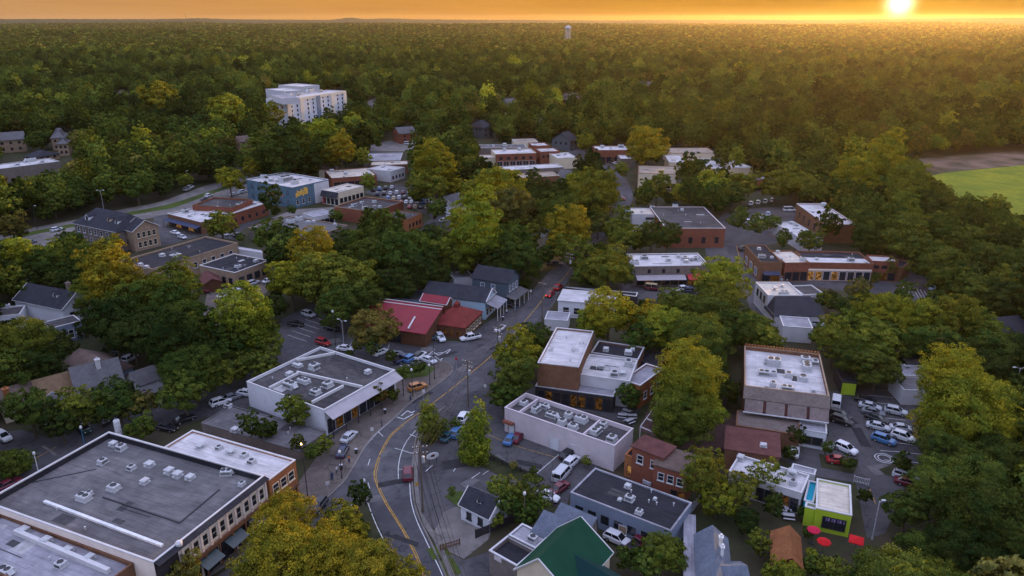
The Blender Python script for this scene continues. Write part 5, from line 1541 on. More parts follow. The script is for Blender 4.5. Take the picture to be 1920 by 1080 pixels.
for (lab, sh, ra, rb, zr, ze, wd, wl, rf, hp) in (
    ('tan apartment house with hipped grey roof among left trees', 'tan apartment house', (98, 241), (122, 240), 12, 7.5, 9, WL_TANB, SH_GREY, 5),
    ('second tan apartment house with balcony in front of its larger twin', 'smaller tan apartment house', (108, 257), (128, 256), 10, 7, 7, WL_TANB, SH_GREY, 4),
    ('long tan apartment house with dark balconies at left edge', 'left edge apartment house', (-14, 250), (42, 246), 11, 7.5, 8, WL_TANB, SH_GREY, 0),
    ('low dark roofed garage in front of the tan apartment houses', 'low dark garage', (66, 281), (88, 283), 5.5, 3, 7, WL_TANB, SH_DARK, 3),
    ('far house with reddish brown hipped roof showing between trees', 'reddish roofed far house', (212, 170), (244, 169), 13, 7, 9, WL_TANB, SH_BROWN, 6),
    ('dark roofed house in the trees behind the far street lamp', 'dark far house', (893, 226), (912, 224), 11, 7, 7, WL_SLATE, SH_DARK, 3),
    ('dark cabin at the far street bend under the trees', 'dark cabin', (1052, 250), (1066, 246), 10, 6, 6, WL_SLATE, SH_DARK, 0),
    ('brick house with grey roof beyond the far left street', 'far brick house', (742, 239), (772, 237), 9.5, 6.5, 7, WL_BRICK, SH_GREY, 0),
    ('long brown roofed far house right of centre in the woods', 'brown far house', (1055, 175), (1088, 174), 12.5, 8, 8, WL_BROWN, SH_BROWN, 3),
    ('grey roofed far house in the central woods', 'grey far house', (944, 186), (962, 184), 12.5, 8, 7, WL_GREYB, SH_GREY, 0),
    ('pale roofed far house right of the water tower line', 'pale far house', (1198, 153), (1222, 153), 12, 8, 8, WL_PALE, SH_GREY, 0),
    ('maroon roofed far house at right edge of the woods', 'maroon far house', (1860, 598), (1905, 592), 6.5, 4, 5, WL_BROWN, SH_DARK, 0),
    ('balconied timber house half hidden by trees left of the apartment block', 'timber balcony house', (443, 256), (462, 254), 9, 6.5, 5, WL_TANB, SH_BROWN, 0)):
    FARMASK[0] = ra[1] < 200
    r = gable_root(lab, sh, ra, rb, zr)
    b = gable(r, ra, rb, zr, ze, wd, wl, rf, .6, hip=hp)
    for e_ in (1, 2, 3):
        p_, d_, L_, n_ = edge(b, e_)
        windows(b, e_, max(2, int(L_ / 4)), max(1.2, ze - 2.6), 1.3, 1.5, .08, .92, M_DARKM, None, (), True)
    if ze > 6:
        windows(b, 2, max(2, int(b.L / 5)), 1.4, 1.3, 1.5, .08, .92, M_DARKM, None, (), True)
FARMASK[0] = False
r = building('long low white roofed building behind trees at left edge', 'left white roofed building', [(-20, 310), (95, 297), (107, 301), (20, 318)], 7.0)
b = block(r, [(-40, 312), (95, 297), (108, 302), (-20, 320)], 7.0, WL_GREYB, R_WHITE, M_TRIM, .3)
units('', 'left white roof', b, [(33, 310, 'vent', 2.2), (80, 305, 'vent', 2.0), (58, 303, 'long', 1.8)])
# ------------------------------------------------------------------ cars
M_PAINT = material('car_paint', (.5, .5, .5), .3, 0, 1, 'objcol', spec=.5)
M_CGLASS = material('car_glass', (.012, .014, .018), .08, 0, spec=.6)
M_RIM = material('wheel_rim', (.35, .35, .36), .4, 0, metal=.5)
M_HEADL = material('headlight_glass', (.75, .75, .72), .2, 0)
M_TAIL = material('tail_light', (.30, .012, .01), .3, 0)
M_TAILON = lit('tail_light_on', (1.0, .07, .03), 4.0)
M_BED = material('truck_bed_liner', (.03, .03, .032), .8, .2)


def sec(x, hw, z0, z1, c=.12):
    return [(x, -hw, z0 + c * .6), (x, -hw + c, z0), (x, hw - c, z0), (x, hw, z0 + c * .6), (x, hw, z1 - c), (x, hw - c, z1), (x, -hw + c, z1), (x, -hw, z1 - c)]


def proto_car(kind):
    root = thing('parked_car', '-', 'car')
    # body stations (x, half width, bottom, top), x forward
    if kind == 'sedan':
        L, st = 4.7, [(-2.35, .72, .42, .80), (-2.2, .84, .28, .98), (-1.3, .90, .24, 1.02), (0, .91, .22, .98), (1.0, .90, .24, .93), (1.9, .86, .28, .86), (2.3, .74, .38, .66)]
        cab = [(-1.75, .70, 1.0), (-1.05, .60, 1.44), (.35, .60, 1.45), (1.15, .70, .93)]
    elif kind == 'suv':
        L, st = 4.6, [(-2.3, .80, .42, 1.05), (-2.2, .90, .30, 1.15), (-1.0, .94, .26, 1.14), (0, .94, .26, 1.10), (1.1, .93, .28, 1.06), (1.95, .88, .32, 1.0), (2.3, .78, .42, .80)]
        cab = [(-2.15, .78, 1.13), (-1.75, .68, 1.70), (.35, .66, 1.72), (1.15, .76, 1.07)]
    elif kind == 'pickup':
        L, st = 5.8, [(-2.9, .86, .50, 1.10), (-2.8, .94, .42, 1.15), (-1.0, .96, .38, 1.16), (0, .96, .36, 1.16), (1.3, .96, .38, 1.16), (2.4, .92, .42, 1.10), (2.85, .84, .5, .92)]
        cab = [(-.95, .80, 1.14), (-.75, .70, 1.82), (.85, .70, 1.84), (1.55, .80, 1.15)]
    elif kind == 'van':
        L, st = 5.3, [(-2.65, .90, .40, 1.15), (-2.6, .96, .32, 1.2), (-1.0, .98, .3, 1.2), (0, .98, .3, 1.2), (1.2, .97, .3, 1.16), (2.1, .92, .32, 1.05), (2.6, .84, .42, .85)]
        cab = [(-2.6, .90, 1.18), (-2.5, .82, 2.1), (1.0, .80, 2.12), (1.95, .84, 1.08)]
    body = MB(); body.loft([sec(*s) for s in st])
    bo = part('body', body, M_PAINT, root)
    # greenhouse: glass box with roof panel, pillars
    (xa, wa, za), (xb, wb, zb), (xc, wc, zc), (xd, wd, zd) = cab
    g = MB()
    b1 = [(xa, -wa, za), (xd, -wd, zd), (xd, wd, zd), (xa, wa, za)]
    t1 = [(xb, -wb, zb), (xc, -wc, zc), (xc, wc, zc), (xb, wb, zb)]
    gk = .985
    g.quad(*[Vector(p) for p in (b1[0], b1[3], t1[3], t1[0])]); part('rear_window', g, M_CGLASS, root)
    g = MB(); g.quad(*[Vector(p) for p in (b1[2], b1[1], t1[1], t1[2])]); part('windscreen', g, M_CGLASS, root)
    for s in (-1, 1):
        g = MB(); A = [(xa, s * wa, za), (xd, s * wd, zd), (xc, s * wc, zc), (xb, s * wb, zb)]
        g.quad(*(A if s < 0 else A[::-1])); part('side_window', g, M_CGLASS, root)
    rf = MB(); o = .03
    rf.loft([[(xb - .05, -wb - o, zb - .02), (xc + .05, -wc - o, zc - .02), (xc + .05, wc + o, zc - .02), (xb - .05, wb + o, zb - .02)],
             [(xb, -wb - o, zb + .03), (xc, -wc - o, zc + .03), (xc, wc + o, zc + .03), (xb, wb + o, zb + .03)],
             [(xb + .1, -wb + .1, zb + .07), (xc - .1, -wc + .1, zc + .07), (xc - .1, wc - .1, zc + .07), (xb + .1, wb - .1, zb + .07)]])
    for s in (-1, 1):
        for (p, q) in (((xa, s * wa, za), (xb, s * wb, zb)), ((xd, s * wd, zd), (xc, s * wc, zc)), (((xa + xd) / 2 - .1, s * (wa + wd) / 2, (za + zd) / 2), ((xb + xc) / 2, s * (wb + wc) / 2, (zb + zc) / 2))):
            rf.tube(p, q, .05, n=4)
    part('roof', rf, M_PAINT, root)
    if kind == 'pickup':
        m = MB(); m.box(-2.75, -1.05, -.76, .76, 1.0, 1.165); part('cargo_bed', m, M_BED, root)
    wr = .33 if kind in ('sedan',) else .38
    for x in (-L * .29, L * .30):
        for s in (-1, 1):
            wm = MB(); y = s * st[2][1]
            wm.tube((x, y - s * .2, wr), (x, y + s * .015, wr), wr, n=12)
            wh = part('wheel', wm, M_BLACK, root)
            rm = MB(); rm.tube((x, y, wr), (x, y + s * .025, wr), wr * .62, n=10); part('rim', rm, M_RIM, wh)
    for s in (-1, 1):
        m = MB(); x = st[-1][0]; m.box(x - .14, x + .012, s * .52 - .14, s * .52 + .14, st[-1][3] - .17, st[-1][3] - .03); part('headlight', m, M_HEADL, root)
        m = MB(); x = st[0][0]; m.box(x - .012, x + .1, s * .56 - .12, s * .56 + .12, st[0][3] - .26, st[0][3] - .08); part('tail_light', m, M_TAIL, root)
        m = MB(); m.box(xd - .25, xd - .05, s * (wd + .1) - .1, s * (wd + .1) + .1, zd + .02, zd + .16); part('mirror', m, M_PAINT, root)
    return root


CARS = {}
PAINT = {'white': (.60, .60, .62), 'silver': (.42, .43, .46), 'grey': (.16, .17, .19), 'black': (.016, .016, .018), 'dark blue': (.02, .03, .07), 'blue': (.05, .15, .32), 'light blue': (.30, .44, .58),
         'red': (.28, .02, .022), 'maroon': (.12, .012, .025), 'orange': (.36, .14, .03), 'dark green': (.02, .05, .045), 'tan': (.40, .30, .18), 'dark teal': (.02, .07, .09), 'dark grey': (.06, .06, .068), 'pale': (.55, .58, .63)}
USED = set()


def car(px, py, dx, dy, kind, colour, label, name='parked_car', group='cars parked about the town', lights=False, roof=None, cat='car', scale=1.0):
    if kind not in CARS:
        CARS[kind] = proto_car(kind)
    p = W(px, py, .06); q = W(px + dx, py + dy, .06) - p
    if kind not in USED:
        o = CARS[kind]; USED.add(kind)
    else:
        o = clone(CARS[kind])
    o.name = name
    o.location = p; o.rotation_euler = (0, 0, math.atan2(q.y, q.x)); o.scale = (scale * .93,) * 3
    for ch in o.children:
        ch.color = (*PAINT[colour], 1)
        if roof and ch.name.startswith('roof'):
            ch.color = (*PAINT[roof], 1)
            ch['label'] = roof + ' roof'
        if lights and ch.name.startswith('tail_light'):
            ch.material_slots[0].link = 'OBJECT'; ch.material_slots[0].material = M_TAILON
    tag(o, label, cat, group)
    return o


NAMES = {'pickup': 'pickup_truck', 'van': 'van', 'suv': 'parked_suv', 'sedan': 'parked_car'}
CATS = {'pickup': 'pickup truck', 'van': 'van', 'suv': 'car', 'sedan': 'car'}
for row in (
    (655, 823, 10, -9, 'sedan', 'silver', 'silver blue sedan at the sidewalk by the white walled shop'),
    (643, 850, 6, -12, 'sedan', 'dark blue', 'dark blue sedan parked behind the silver blue sedan'),
    (765, 893, 0, -10, 'suv', 'maroon', 'maroon car in the bay beside the timber utility pole'),
    (597, 955, -8, 10, 'suv', 'black', 'black car on the street by the big yellow tree'),
    (783, 730, 10, -3, 'suv', 'orange', 'orange car at the sidewalk corner'),
    (882, 637, -10, 2, 'pickup', 'white', 'white crew cab pickup beside the pyramid roofed room'),
    (938, 619, 8, -7, 'sedan', 'white', 'white car with dark roof driving up the main street'),
    (961, 573, 8, -5, 'suv', 'black', 'black car at the porch of the pale blue shop'),
    (1032, 554, 8, -7, 'sedan', 'red', 'nearer car with red tail lights on the main street'),
    (1047, 542, 8, -7, 'suv', 'red', 'farther car with red tail lights on the main street'),
    (1040, 499, 10, 0, 'pickup', 'dark grey', 'dark pickup at the street bend under the trees'),
    (759, 632, 5, 6, 'suv', 'black', 'black car leftmost in front of the red roofed restaurant'),
    (778, 634, -9, -2, 'sedan', 'white', 'white sedan parked in front of the red roofed restaurant'),
    (803, 639, 10, -2, 'pickup', 'dark teal', 'dark teal pickup between white cars at the red restaurant'),
    (826, 637, 5, 6, 'suv', 'pale', 'pale blue car beside the dark pickup at the red restaurant'),
    (555, 611, 10, 1, 'sedan', 'black', 'black sedan in the lot left of the round brownish tree'),
    (579, 593, 10, 3, 'suv', 'silver', 'silver car at the top of the lot left of the brownish tree'),
    (623, 619, 10, 2, 'suv', 'black', 'black car beside the round brownish tree'),
    (606, 646, 10, 3, 'suv', 'red', 'red car behind the white walled shop'),
    (648, 657, 10, 1, 'sedan', 'white', 'white car beneath the lamp behind the white walled shop'),
    (714, 664, 9, -4, 'sedan', 'white', 'white car between the two conical trees'),
    (740, 668, 9, -3, 'sedan', 'grey', 'grey car by the conical trees in the planted bed lot'),
    (757, 677, 9, -4, 'pickup', 'dark blue', 'dark pickup second in the row by the planted bed'),
    (771, 676, 9, -5, 'suv', 'blue', 'bright blue car in the row by the planted bed'),
    (787, 671, 8, -6, 'suv', 'white', 'white car with black roof in the row by the planted bed'),
    (804, 679, 9, 3, 'sedan', 'silver', 'silver car at the right end of the row by the planted bed'),
    (463, 741, 9, 1, 'sedan', 'white', 'white car at the corner of the white walled shop'),
    (414, 758, 9, -3, 'suv', 'white', 'white car behind the flat grey deck'),
    (435, 749, 9, -3, 'sedan', 'grey', 'grey car behind the flat grey deck'),
    (314, 806, 10, 2, 'sedan', 'black', 'black sedan just behind the big grey store'),
    (347, 790, 9, -3, 'sedan', 'black', 'black sedan at the rear wall of the grey deck'),
    (191, 790, 9, 6, 'suv', 'grey', 'grey car on the street behind the big store'),
    (210, 781, 9, 5, 'suv', 'dark grey', 'dark car ahead of the grey car behind the big store'),
    (158, 808, 8, 7, 'suv', 'dark green', 'dark green car by the blue sign pole'),
    (244, 676, 8, -5, 'suv', 'pale', 'pale car behind the long brown lodge'),
    (228, 664, 8, 1, 'sedan', 'black', 'black car behind the long brown lodge'),
    (293, 724, 9, 3, 'pickup', 'dark blue', 'dark blue pickup beside the lodge garage'),
    (7, 824, 9, 5, 'suv', 'white', 'white car in the lot at left edge'),
    (18, 913, 10, -5, 'sedan', 'maroon', 'dark red car on the street at left edge'),
    (841, 822, 7, -6, 'sedan', 'dark teal', 'dark car beside the blue car by the columnar trees'),
    (857, 815, 6, -8, 'suv', 'blue', 'bright blue car between the columnar trees'),
    (869, 787, 5, -8, 'suv', 'white', 'white car behind the tall columnar tree'),
    (971, 824, 6, -8, 'sedan', 'maroon', 'dark red car at the brick entry of the pink store'),
    (957, 828, 6, -8, 'sedan', 'blue', 'blue car at the entry of the pink store'),
    (1066, 857, 8, -6, 'suv', 'black', 'black car against the pink store wall'),
    (1072, 871, 8, -7, 'suv', 'white', 'white car next to the black car by the pink store'),
    (1054, 894, 8, -9, 'van', 'silver', 'long silver van beside the planted strip'),
    (1050, 919, 8, -6, 'sedan', 'maroon', 'dark red car below the long silver van'),
    (1026, 935, 9, 3, 'sedan', 'white', 'white car under the sparse tree by the black roof'),
    (1157, 1016, 9, 4, 'suv', 'white', 'white car beside the green roofed house'),
    (1199, 1023, 8, -6, 'pickup', 'maroon', 'dark red pickup behind the green roofed house'),
    (1224, 902, 7, -6, 'suv', 'silver', 'silver car in front of the brick row house'),
    (1567, 758, 1, -9, 'van', 'white', 'white van beside the tiled restaurant at the car park edge'),
    (1574, 783, 9, 3, 'suv', 'black', 'upper of two black cars beside the tiled restaurant'),
    (1577, 793, 9, 3, 'suv', 'black', 'lower of two black cars beside the tiled restaurant'),
    (1623, 754, 9, 2, 'sedan', 'black', 'black car first in the left row of the car park'),
    (1631, 766, 9, 2, 'sedan', 'silver', 'silver car second in the left row of the car park'),
    (1637, 777, 9, 2, 'sedan', 'grey', 'dark grey car third in the left row of the car park'),
    (1643, 789, 9, 3, 'sedan', 'black', 'black car fourth in the left row of the car park'),
    (1646, 804, 9, 2, 'sedan', 'silver', 'silver car fifth in the left row of the car park'),
    (1656, 829, 9, 3, 'suv', 'blue', 'light blue car nearest in the left row of the car park'),
    (1679, 776, 9, 2, 'suv', 'silver', 'silver car at the top of the right row of the car park'),
    (1690, 807, 9, 1, 'sedan', 'silver', 'silver sedan mid way in the right row of the car park'),
    (1693, 824, 9, 3, 'suv', 'white', 'white car nearest in the right row of the car park'),
    (1757, 804, 9, 3, 'sedan', 'white', 'white car under the tall pale tree'),
    (1782, 822, 9, 3, 'suv', 'white', 'white car below the tall pale tree'),
    (1745, 767, 9, 3, 'sedan', 'silver', 'silver car half under the tall pale tree'),
    (1585, 846, 9, 4, 'suv', 'white', 'white car left of the painted ring in the car park'),
    (1698, 899, 9, 3, 'suv', 'silver', 'silver car at the near end of the car park'),
    (1702, 909, 9, 2, 'sedan', 'maroon', 'dark red car next to the silver car at the near end'),
    (1885, 905, 6, 6, 'suv', 'orange', 'orange red car under trees at right edge'),
    (1908, 898, 6, 6, 'suv', 'maroon', 'maroon car under trees at right edge'),
    (1905, 818, 6, 5, 'suv', 'dark green', 'dark green car among trees at right edge'),
    (1489, 851, 1, -8, 'sedan', 'white', 'white car behind the flat roofed shed'),
    (1572, 868, 9, 1, 'sedan', 'red', 'red car at the planted bed in the car park'),
    (1539, 838, 9, 3, 'sedan', 'silver', 'silver car by the shrubs below the tiled restaurant'),
    (1176, 402, -2, -7, 'van', 'light blue', 'light blue van at the wall of the brick hall'),
    (1172, 415, -2, -7, 'suv', 'dark blue', 'dark car behind the light blue van'),
    (1168, 375, -2, -7, 'sedan', 'red', 'red car on the main street near the bend'),
    (1225, 544, 9, 1, 'van', 'maroon', 'maroon van with tan roof behind the low white office'),
    (1279, 546, 9, -1, 'pickup', 'white', 'white pickup right of the maroon van'),
    (1296, 549, 9, 0, 'suv', 'dark blue', 'dark blue car right of the white pickup'),
    (1393, 469, 8, -3, 'suv', 'black', 'black car with lamps at the brick row corner'),
    (1340, 456, 9, 1, 'sedan', 'white', 'white car at the right end of the brick hall'),
    (1464, 526, 9, 0, 'sedan', 'silver', 'silver car on the street before the cream roofed house'),
    (1497, 522, 9, 0, 'suv', 'dark green', 'dark green car before the brick shop row'),
    (1530, 602, 9, 1, 'suv', 'black', 'black car beside the small grey shed'),
    (1530, 612, 9, 1, 'suv', 'silver', 'silver car beside the small grey shed'),
    (1748, 542, 3, -7, 'suv', 'light blue', 'light blue car at the far right street'),
    (421, 557, 9, -3, 'sedan', 'white', 'white car left in the tan block yard'),
    (438, 548, 9, -3, 'sedan', 'pale', 'pale car middle in the tan block yard'),
    (475, 534, 9, -3, 'suv', 'silver', 'silver car by the wall of the tan block'),
    (505, 529, 9, -3, 'sedan', 'white', 'white car at the right end of the tan block'),
    (397, 545, 9, -4, 'pickup', 'maroon', 'dark red pickup by the maroon porch gable'),
    (107, 433, 9, -2, 'suv', 'pale', 'pale car beside the colonial hall'),
    (58, 456, 9, -2, 'sedan', 'grey', 'grey car in the boulevard lay-by'),
    (236, 461, 9, 2, 'sedan', 'white', 'white car at the foot of the colonial hall'),
    (351, 357, 9, -3, 'suv', 'silver', 'silver car left of two on the boulevard'),
    (357, 353, 9, -3, 'suv', 'white', 'white car right of two on the boulevard'),
    (384, 375, 9, -3, 'sedan', 'dark grey', 'dark car in the boulevard lot'),
    (392, 369, 9, -3, 'suv', 'white', 'white car in the boulevard lot'),
    (440, 366, 9, -2, 'sedan', 'white', 'white car left below the blue mural building'),
    (455, 362, 9, -2, 'suv', 'pale', 'pale car at the corner of the blue mural building'),
    (329, 439, 9, 2, 'sedan', 'white', 'white car under the diner awning'),
    (342, 447, 9, 3, 'sedan', 'silver', 'silver car in front of the brown diner'),
    (432, 441, 9, -2, 'sedan', 'white', 'white car beyond the long tan block'),
    (448, 444, 9, -2, 'suv', 'black', 'black car beyond the long tan block'),
    (833, 415, 9, -2, 'sedan', 'white', 'white car below the grey gabled cottage'),
    (845, 406, 9, -3, 'suv', 'pale', 'pale car at the grey gabled cottage'),
    (873, 346, 2, -6, 'suv', 'white', 'white car between big trees right of the crowded lot'),
    (866, 352, 2, -6, 'sedan', 'dark blue', 'dark blue car between big trees right of the crowded lot'),
    (989, 342, 9, 0, 'suv', 'white', 'left white car before the tan roofed store'),
    (999, 341, 9, 0, 'suv', 'white', 'right white car before the tan roofed store'),
    (948, 307, 9, 1, 'sedan', 'black', 'left black car before the far brick arcade'),
    (962, 307, 9, 1, 'sedan', 'black', 'right black car before the far brick arcade'),
    (765, 271, 9, 0, 'van', 'white', 'white truck in the far yard by the brick house'),
    (780, 270, 9, 0, 'van', 'white', 'second white truck in the far yard by the brick house'),
    (1366, 291, 9, 1, 'pickup', 'silver', 'silver pickup beyond the tan and white roofed building'),
    (1074, 279, 4, -5, 'suv', 'white', 'white car at the far street bend'),
    (1141, 305, 9, 2, 'sedan', 'black', 'black car before the far corner brick store'),
    (1155, 308, 9, 2, 'sedan', 'silver', 'silver car before the far corner brick store'),
    (1146, 322, -6, -6, 'sedan', 'tan', 'tan car by the far corner'),
    (1480, 396, 9, 0, 'van', 'white', 'white van left of the white roofed brick office'),
):
    px, py, dx, dy, kind, colour, label = row
    car(px, py, dx, dy, kind, colour, label, NAMES[kind], lights='red tail lights' in label, cat=CATS[kind],
        roof={'white car with dark roof driving up the main street': 'black', 'white car with black roof in the row by the planted bed': 'black', 'maroon van with tan roof behind the low white office': 'tan'}.get(label))
# the crowded car park: four rows of cars, each row with its own places
random.seed(11)
rows = [((700, 358), (735, 353), 4, 'rear'), ((708, 366), (768, 362), 6, 'second'), ((728, 374), (790, 371), 7, 'third'), ((752, 381), (812, 380), 7, 'fourth'), ((768, 390), (822, 391), 6, 'front')]
cols = ['white', 'silver', 'dark blue', 'white', 'maroon', 'pale', 'grey', 'black', 'red', 'silver', 'tan', 'white', 'blue']
for a, b, n, nm in rows:
    for i in range(n):
        t = i / (n - 1)
        c_ = random.choice(cols)
        k_ = random.choice(['sedan', 'suv', 'suv'])
        car(a[0] + (b[0] - a[0]) * t, a[1] + (b[1] - a[1]) * t, 2, -6, k_, c_, '%s car in the %s row of the crowded car park, %s' % (c_, nm, ordinal(i, n)), NAMES[k_], 'cars in the crowded car park')
rows = [((1402, 418), (1440, 404), 4, 'lot before the grey roofed brick hall'), ((1408, 384), (1448, 378), 4, 'lot behind the grey roofed brick hall')]
for a, b, n, nm in rows:
    for i in range(n):
        t = i / (n - 1); c_ = random.choice(['white', 'silver', 'pale', 'grey'])
        car(a[0] + (b[0] - a[0]) * t, a[1] + (b[1] - a[1]) * t, 3, -5, 'suv', c_, '%s car in the %s, %s' % (c_, nm.replace('before', 'right of'), ordinal(i, n)), 'parked_suv', 'cars right of the brick hall')

# ------------------------------------------------------------------ poles, lamps, cables
def utility_pole(base, h, label, arms=2, adir=(1, 0)):
    p = W(*base, 0)
    o = thing('utility_pole', label, 'utility pole', p, math.atan2(adir[1], adir[0]), 'timber utility poles along the main street')
    m = MB(); m.tube((0, 0, -.1), (0, 0, h), .17, .11, 8); part('pole', m, M_WOOD, o)
    for k in range(arms):
        z = h - .5 - k * 1.1
        m = MB(); m.box(-1.2, 1.2, -.06, .06, z, z + .12); a = part('crossarm', m, M_WOOD, o)
        for x in (-1.1, -.5, .5, 1.1):
            q = MB(); q.lathe([(.05, z + .12), (.08, z + .2), (.05, z + .3), (.001, z + .32)], (x, 0), 8); part('insulator', q, M_METALW, a)
    if arms > 1:
        m = MB(); m.lathe([(.001, h - 3.2), (.28, h - 3.2), (.28, h - 2.2), (.1, h - 2.05), (.001, h - 2.05)], (.4, 0), 10); part('transformer', m, M_METAL, o)
    return Vector((p.x, p.y, h))


PT = [utility_pole((905, 1130), 12.0, 'timber utility pole below the grass island', 1, (1, .3))] if False else []
PT += [utility_pole((793, 960), 12.5, 'tallest near timber utility pole at the road bend', 2, (1, .2)),
       utility_pole((878, 762), 10.5, 'timber utility pole at the mouth of the pink store lot', 2, (.8, -.5)),
       utility_pole((934, 693), 10.5, 'timber utility pole opposite the pyramid roofed room', 2, (.8, -.6)),
       utility_pole((1016, 607), 11.5, 'timber utility pole beside the low white office', 1, (.8, -.6)),
       utility_pole((1066, 541), 11.0, 'timber utility pole at the upper main street', 2, (.8, -.6)),
       utility_pole((1144, 440), 11.0, 'timber utility pole among trees far up the main street', 1, (.8, -.6))]
P0 = W(870, 1110, 10.5)
PT = [P0] + PT
for k, off in enumerate((-1.1, -.5, .5, 1.1, -.9, .2, .9)):
    pts = []
    for a, b in zip(PT, PT[1:]):
        d = (b - a); nrm = Vector((d.y, -d.x, 0)).normalized() * off
        for i in range(10):
            t = i / 10
            q = a.lerp(b, t) + nrm; q.z -= (1.1 + .25 * (k // 4)) * 4 * t * (1 - t) + .35 + .25 * (k % 2) + 1.5 * (k // 4); pts.append(q)
    pts.append(PT[-1] + Vector((off, 0, -.4)))
    m = MB(); m.path(pts, .022, 4)
    tag(part('overhead_cable', m, M_BLACK), '%s cable strung along the main street on timber poles, %s' % (('upper', ordinal(k, 4)) if k < 4 else ('lower', ordinal(k - 4, 3))), 'cable', 'cables along the main street')
m = MB(); pts = []
for i in range(14):
    t = i / 13; q = W(868, 1108, 8).lerp(PT[1] + Vector((0, 0, -2.5)), t); q.z -= 1.2 * 4 * t * (1 - t); pts.append(q)
m.path(pts, .035, 4); tag(part('overhead_cable', m, M_BLACK), 'thick low cable sagging over the pale driveway', 'cable')


def lamp_post(base, h, label, mat=None, arm=1.4, ang=0.0, on=False, name='street_lamp', double=False):
    p = W(*base, 0)
    o = thing(name, label, 'street lamp', p, ang, 'street lamps')
    m = MB(); m.tube((0, 0, 0), (0, 0, .5), .16, .13, 8); m.tube((0, 0, .5), (0, 0, h), .085, .06, 8); part('pole', m, mat or M_DARKM, o)
    for s in ((1, -1) if double else (1,)):
        if arm:
            m = MB(); m.path([(0, 0, h - .3), (s * arm * .5, 0, h + .1), (s * arm, 0, h + .15)], .045, 6); a = part('arm', m, mat or M_DARKM, o)
            m = MB(); m.loft([[(s * arm - .3, -.12, h + .08), (s * arm + .35, -.1, h + .08), (s * arm + .35, .1, h + .08), (s * arm - .3, .12, h + .08)], [(s * arm - .3, -.1, h + .24), (s * arm + .3, -.08, h + .2), (s * arm + .3, .08, h + .2), (s * arm - .3, .1, h + .24)]])
            part('lamp_head', m, lit('street_lamp_glow', (1, .62, .25), 6.0) if on else M_METALW, a)
        else:
            m = MB(); m.lathe([(.06, h), (.2, h + .1), (.24, h + .4), (.12, h + .62), (.001, h + .68)], (0, 0), 10); part('lamp_head', m, lit('street_lamp_glow', (1, .62, .25), 6.0) if on else M_METALW, o)
    return o


lamp_post((815, 711), 10.0, 'tall black lamp post on the sidewalk corner by the planted bed', arm=1.2)
lamp_post((806, 722), 4.5, 'short black lamp post beside the tall one at the corner', arm=0)
lamp_post((645, 651), 7.0, 'pale lamp post with arms behind the white walled shop', M_METAL, 1.2, 2.6, double=True)
lamp_post((629, 647), 8.5, 'dark lamp post left of the pale lamp behind the white walled shop', arm=0)
lamp_post((774, 744), 6.0, 'dark lamp post at the orange car', arm=0)
lamp_post((577, 932), 9.5, 'dark lamp post with lit head between the sidewalk trees', arm=1.0, ang=2.0, on=True)
lamp_post((641, 897), 5.0, 'short dark lamp post on the sidewalk by the bend', arm=0)
lamp_post((686, 945), 4.2, 'black signal post on the tip of the tree island', arm=0)
lamp_post((74, 892), 4.2, 'white lamp post by the round hedge', M_METALW, 0)
lamp_post((161, 845), 4.6, 'blue sign pole on the street behind the big store', material('blue_pole_paint', (.04, .14, .25), .6, .1), 0, name='sign_pole')
lamp_post((239, 784), 5.2, 'white lamp post with two arms at the lodge street', M_METALW, .9, 0, double=True)
lamp_post((348, 770), 4.0, 'small pale lamp post in front of the rear trees', M_METAL, 0)
lamp_post((983, 1000), 7.0, 'dark lamp post left of the grey lean-to roofs', M_WOOD, 0)
lamp_post((1036, 948), 6.0, 'dark lamp post by the white car under the sparse tree', M_WOOD, 0)
lamp_post((1635, 1012), 7.0, 'grey lamp post beside the lime green bar lane', M_METAL, .6)
lamp_post((1897, 755), 8.0, 'grey two armed lamp post among trees at right edge', M_METAL, 1.3, double=True)
lamp_post((1476, 523), 7.0, 'pale blue lamp post in front of the brick shop row', M_METALW, 0)
lamp_post((948, 275), 20.0, 'tall dark mast lamp behind the far grey roofs', arm=0)
lamp_post((1012, 268), 15.0, 'grey mast behind the far brick arcade', M_METAL, .8)
lamp_post((196, 400), 9.5, 'grey pole with cross arm rising behind the colonial hall', M_METAL, 1.3, double=True)
lamp_post((353, 352), 8.0, 'pale street lamp on the boulevard strip', M_METAL, .8)
lamp_post((70, 430), 9.0, 'dark street lamp on the left boulevard', arm=1.0)

# ------------------------------------------------------------------ umbrellas, vents, tower, small things
def umbrella(px, z, r, col, label, square=False):
    p = W(px[0], px[1], z)
    o = thing('patio_umbrella', label, 'umbrella', (p.x, p.y, 0), .3, 'red umbrellas by the lime green bar')
    m = MB(); n = 4 if square else 8
    m.lathe([(.001, z + .55), (r * .5, z + .32), (r, z), (r, z - .14), (r * .97, z - .13), (r * .97, z - .02), (.001, z + .38)], (0, 0), n)
    part('canopy', m, col, o)
    m = MB(); m.tube((0, 0, 0), (0, 0, z + .55), .035, n=6); part('pole', m, M_DARKM, o)
    m = MB(); m.lathe([(.35, 0), (.35, .1), (.05, .14)], (0, 0), 10); part('base', m, M_DARKM, o)


C_RED = material('red_canopy', (.50, .015, .02), .8, .12, 1.0); C_ROSE = material('rose_red_canopy', (.50, .02, .06), .8, .12, 1.0)
umbrella((1526, 993), 2.5, .98, C_ROSE, 'rose red round umbrella, farther of the two round ones')
umbrella((1545, 1015), 2.5, 1.02, C_RED, 'red round umbrella, nearer of the two round ones')
umbrella((1606, 1012), 2.7, 1.4, C_RED, 'red square umbrella right of the lime green bar', True)

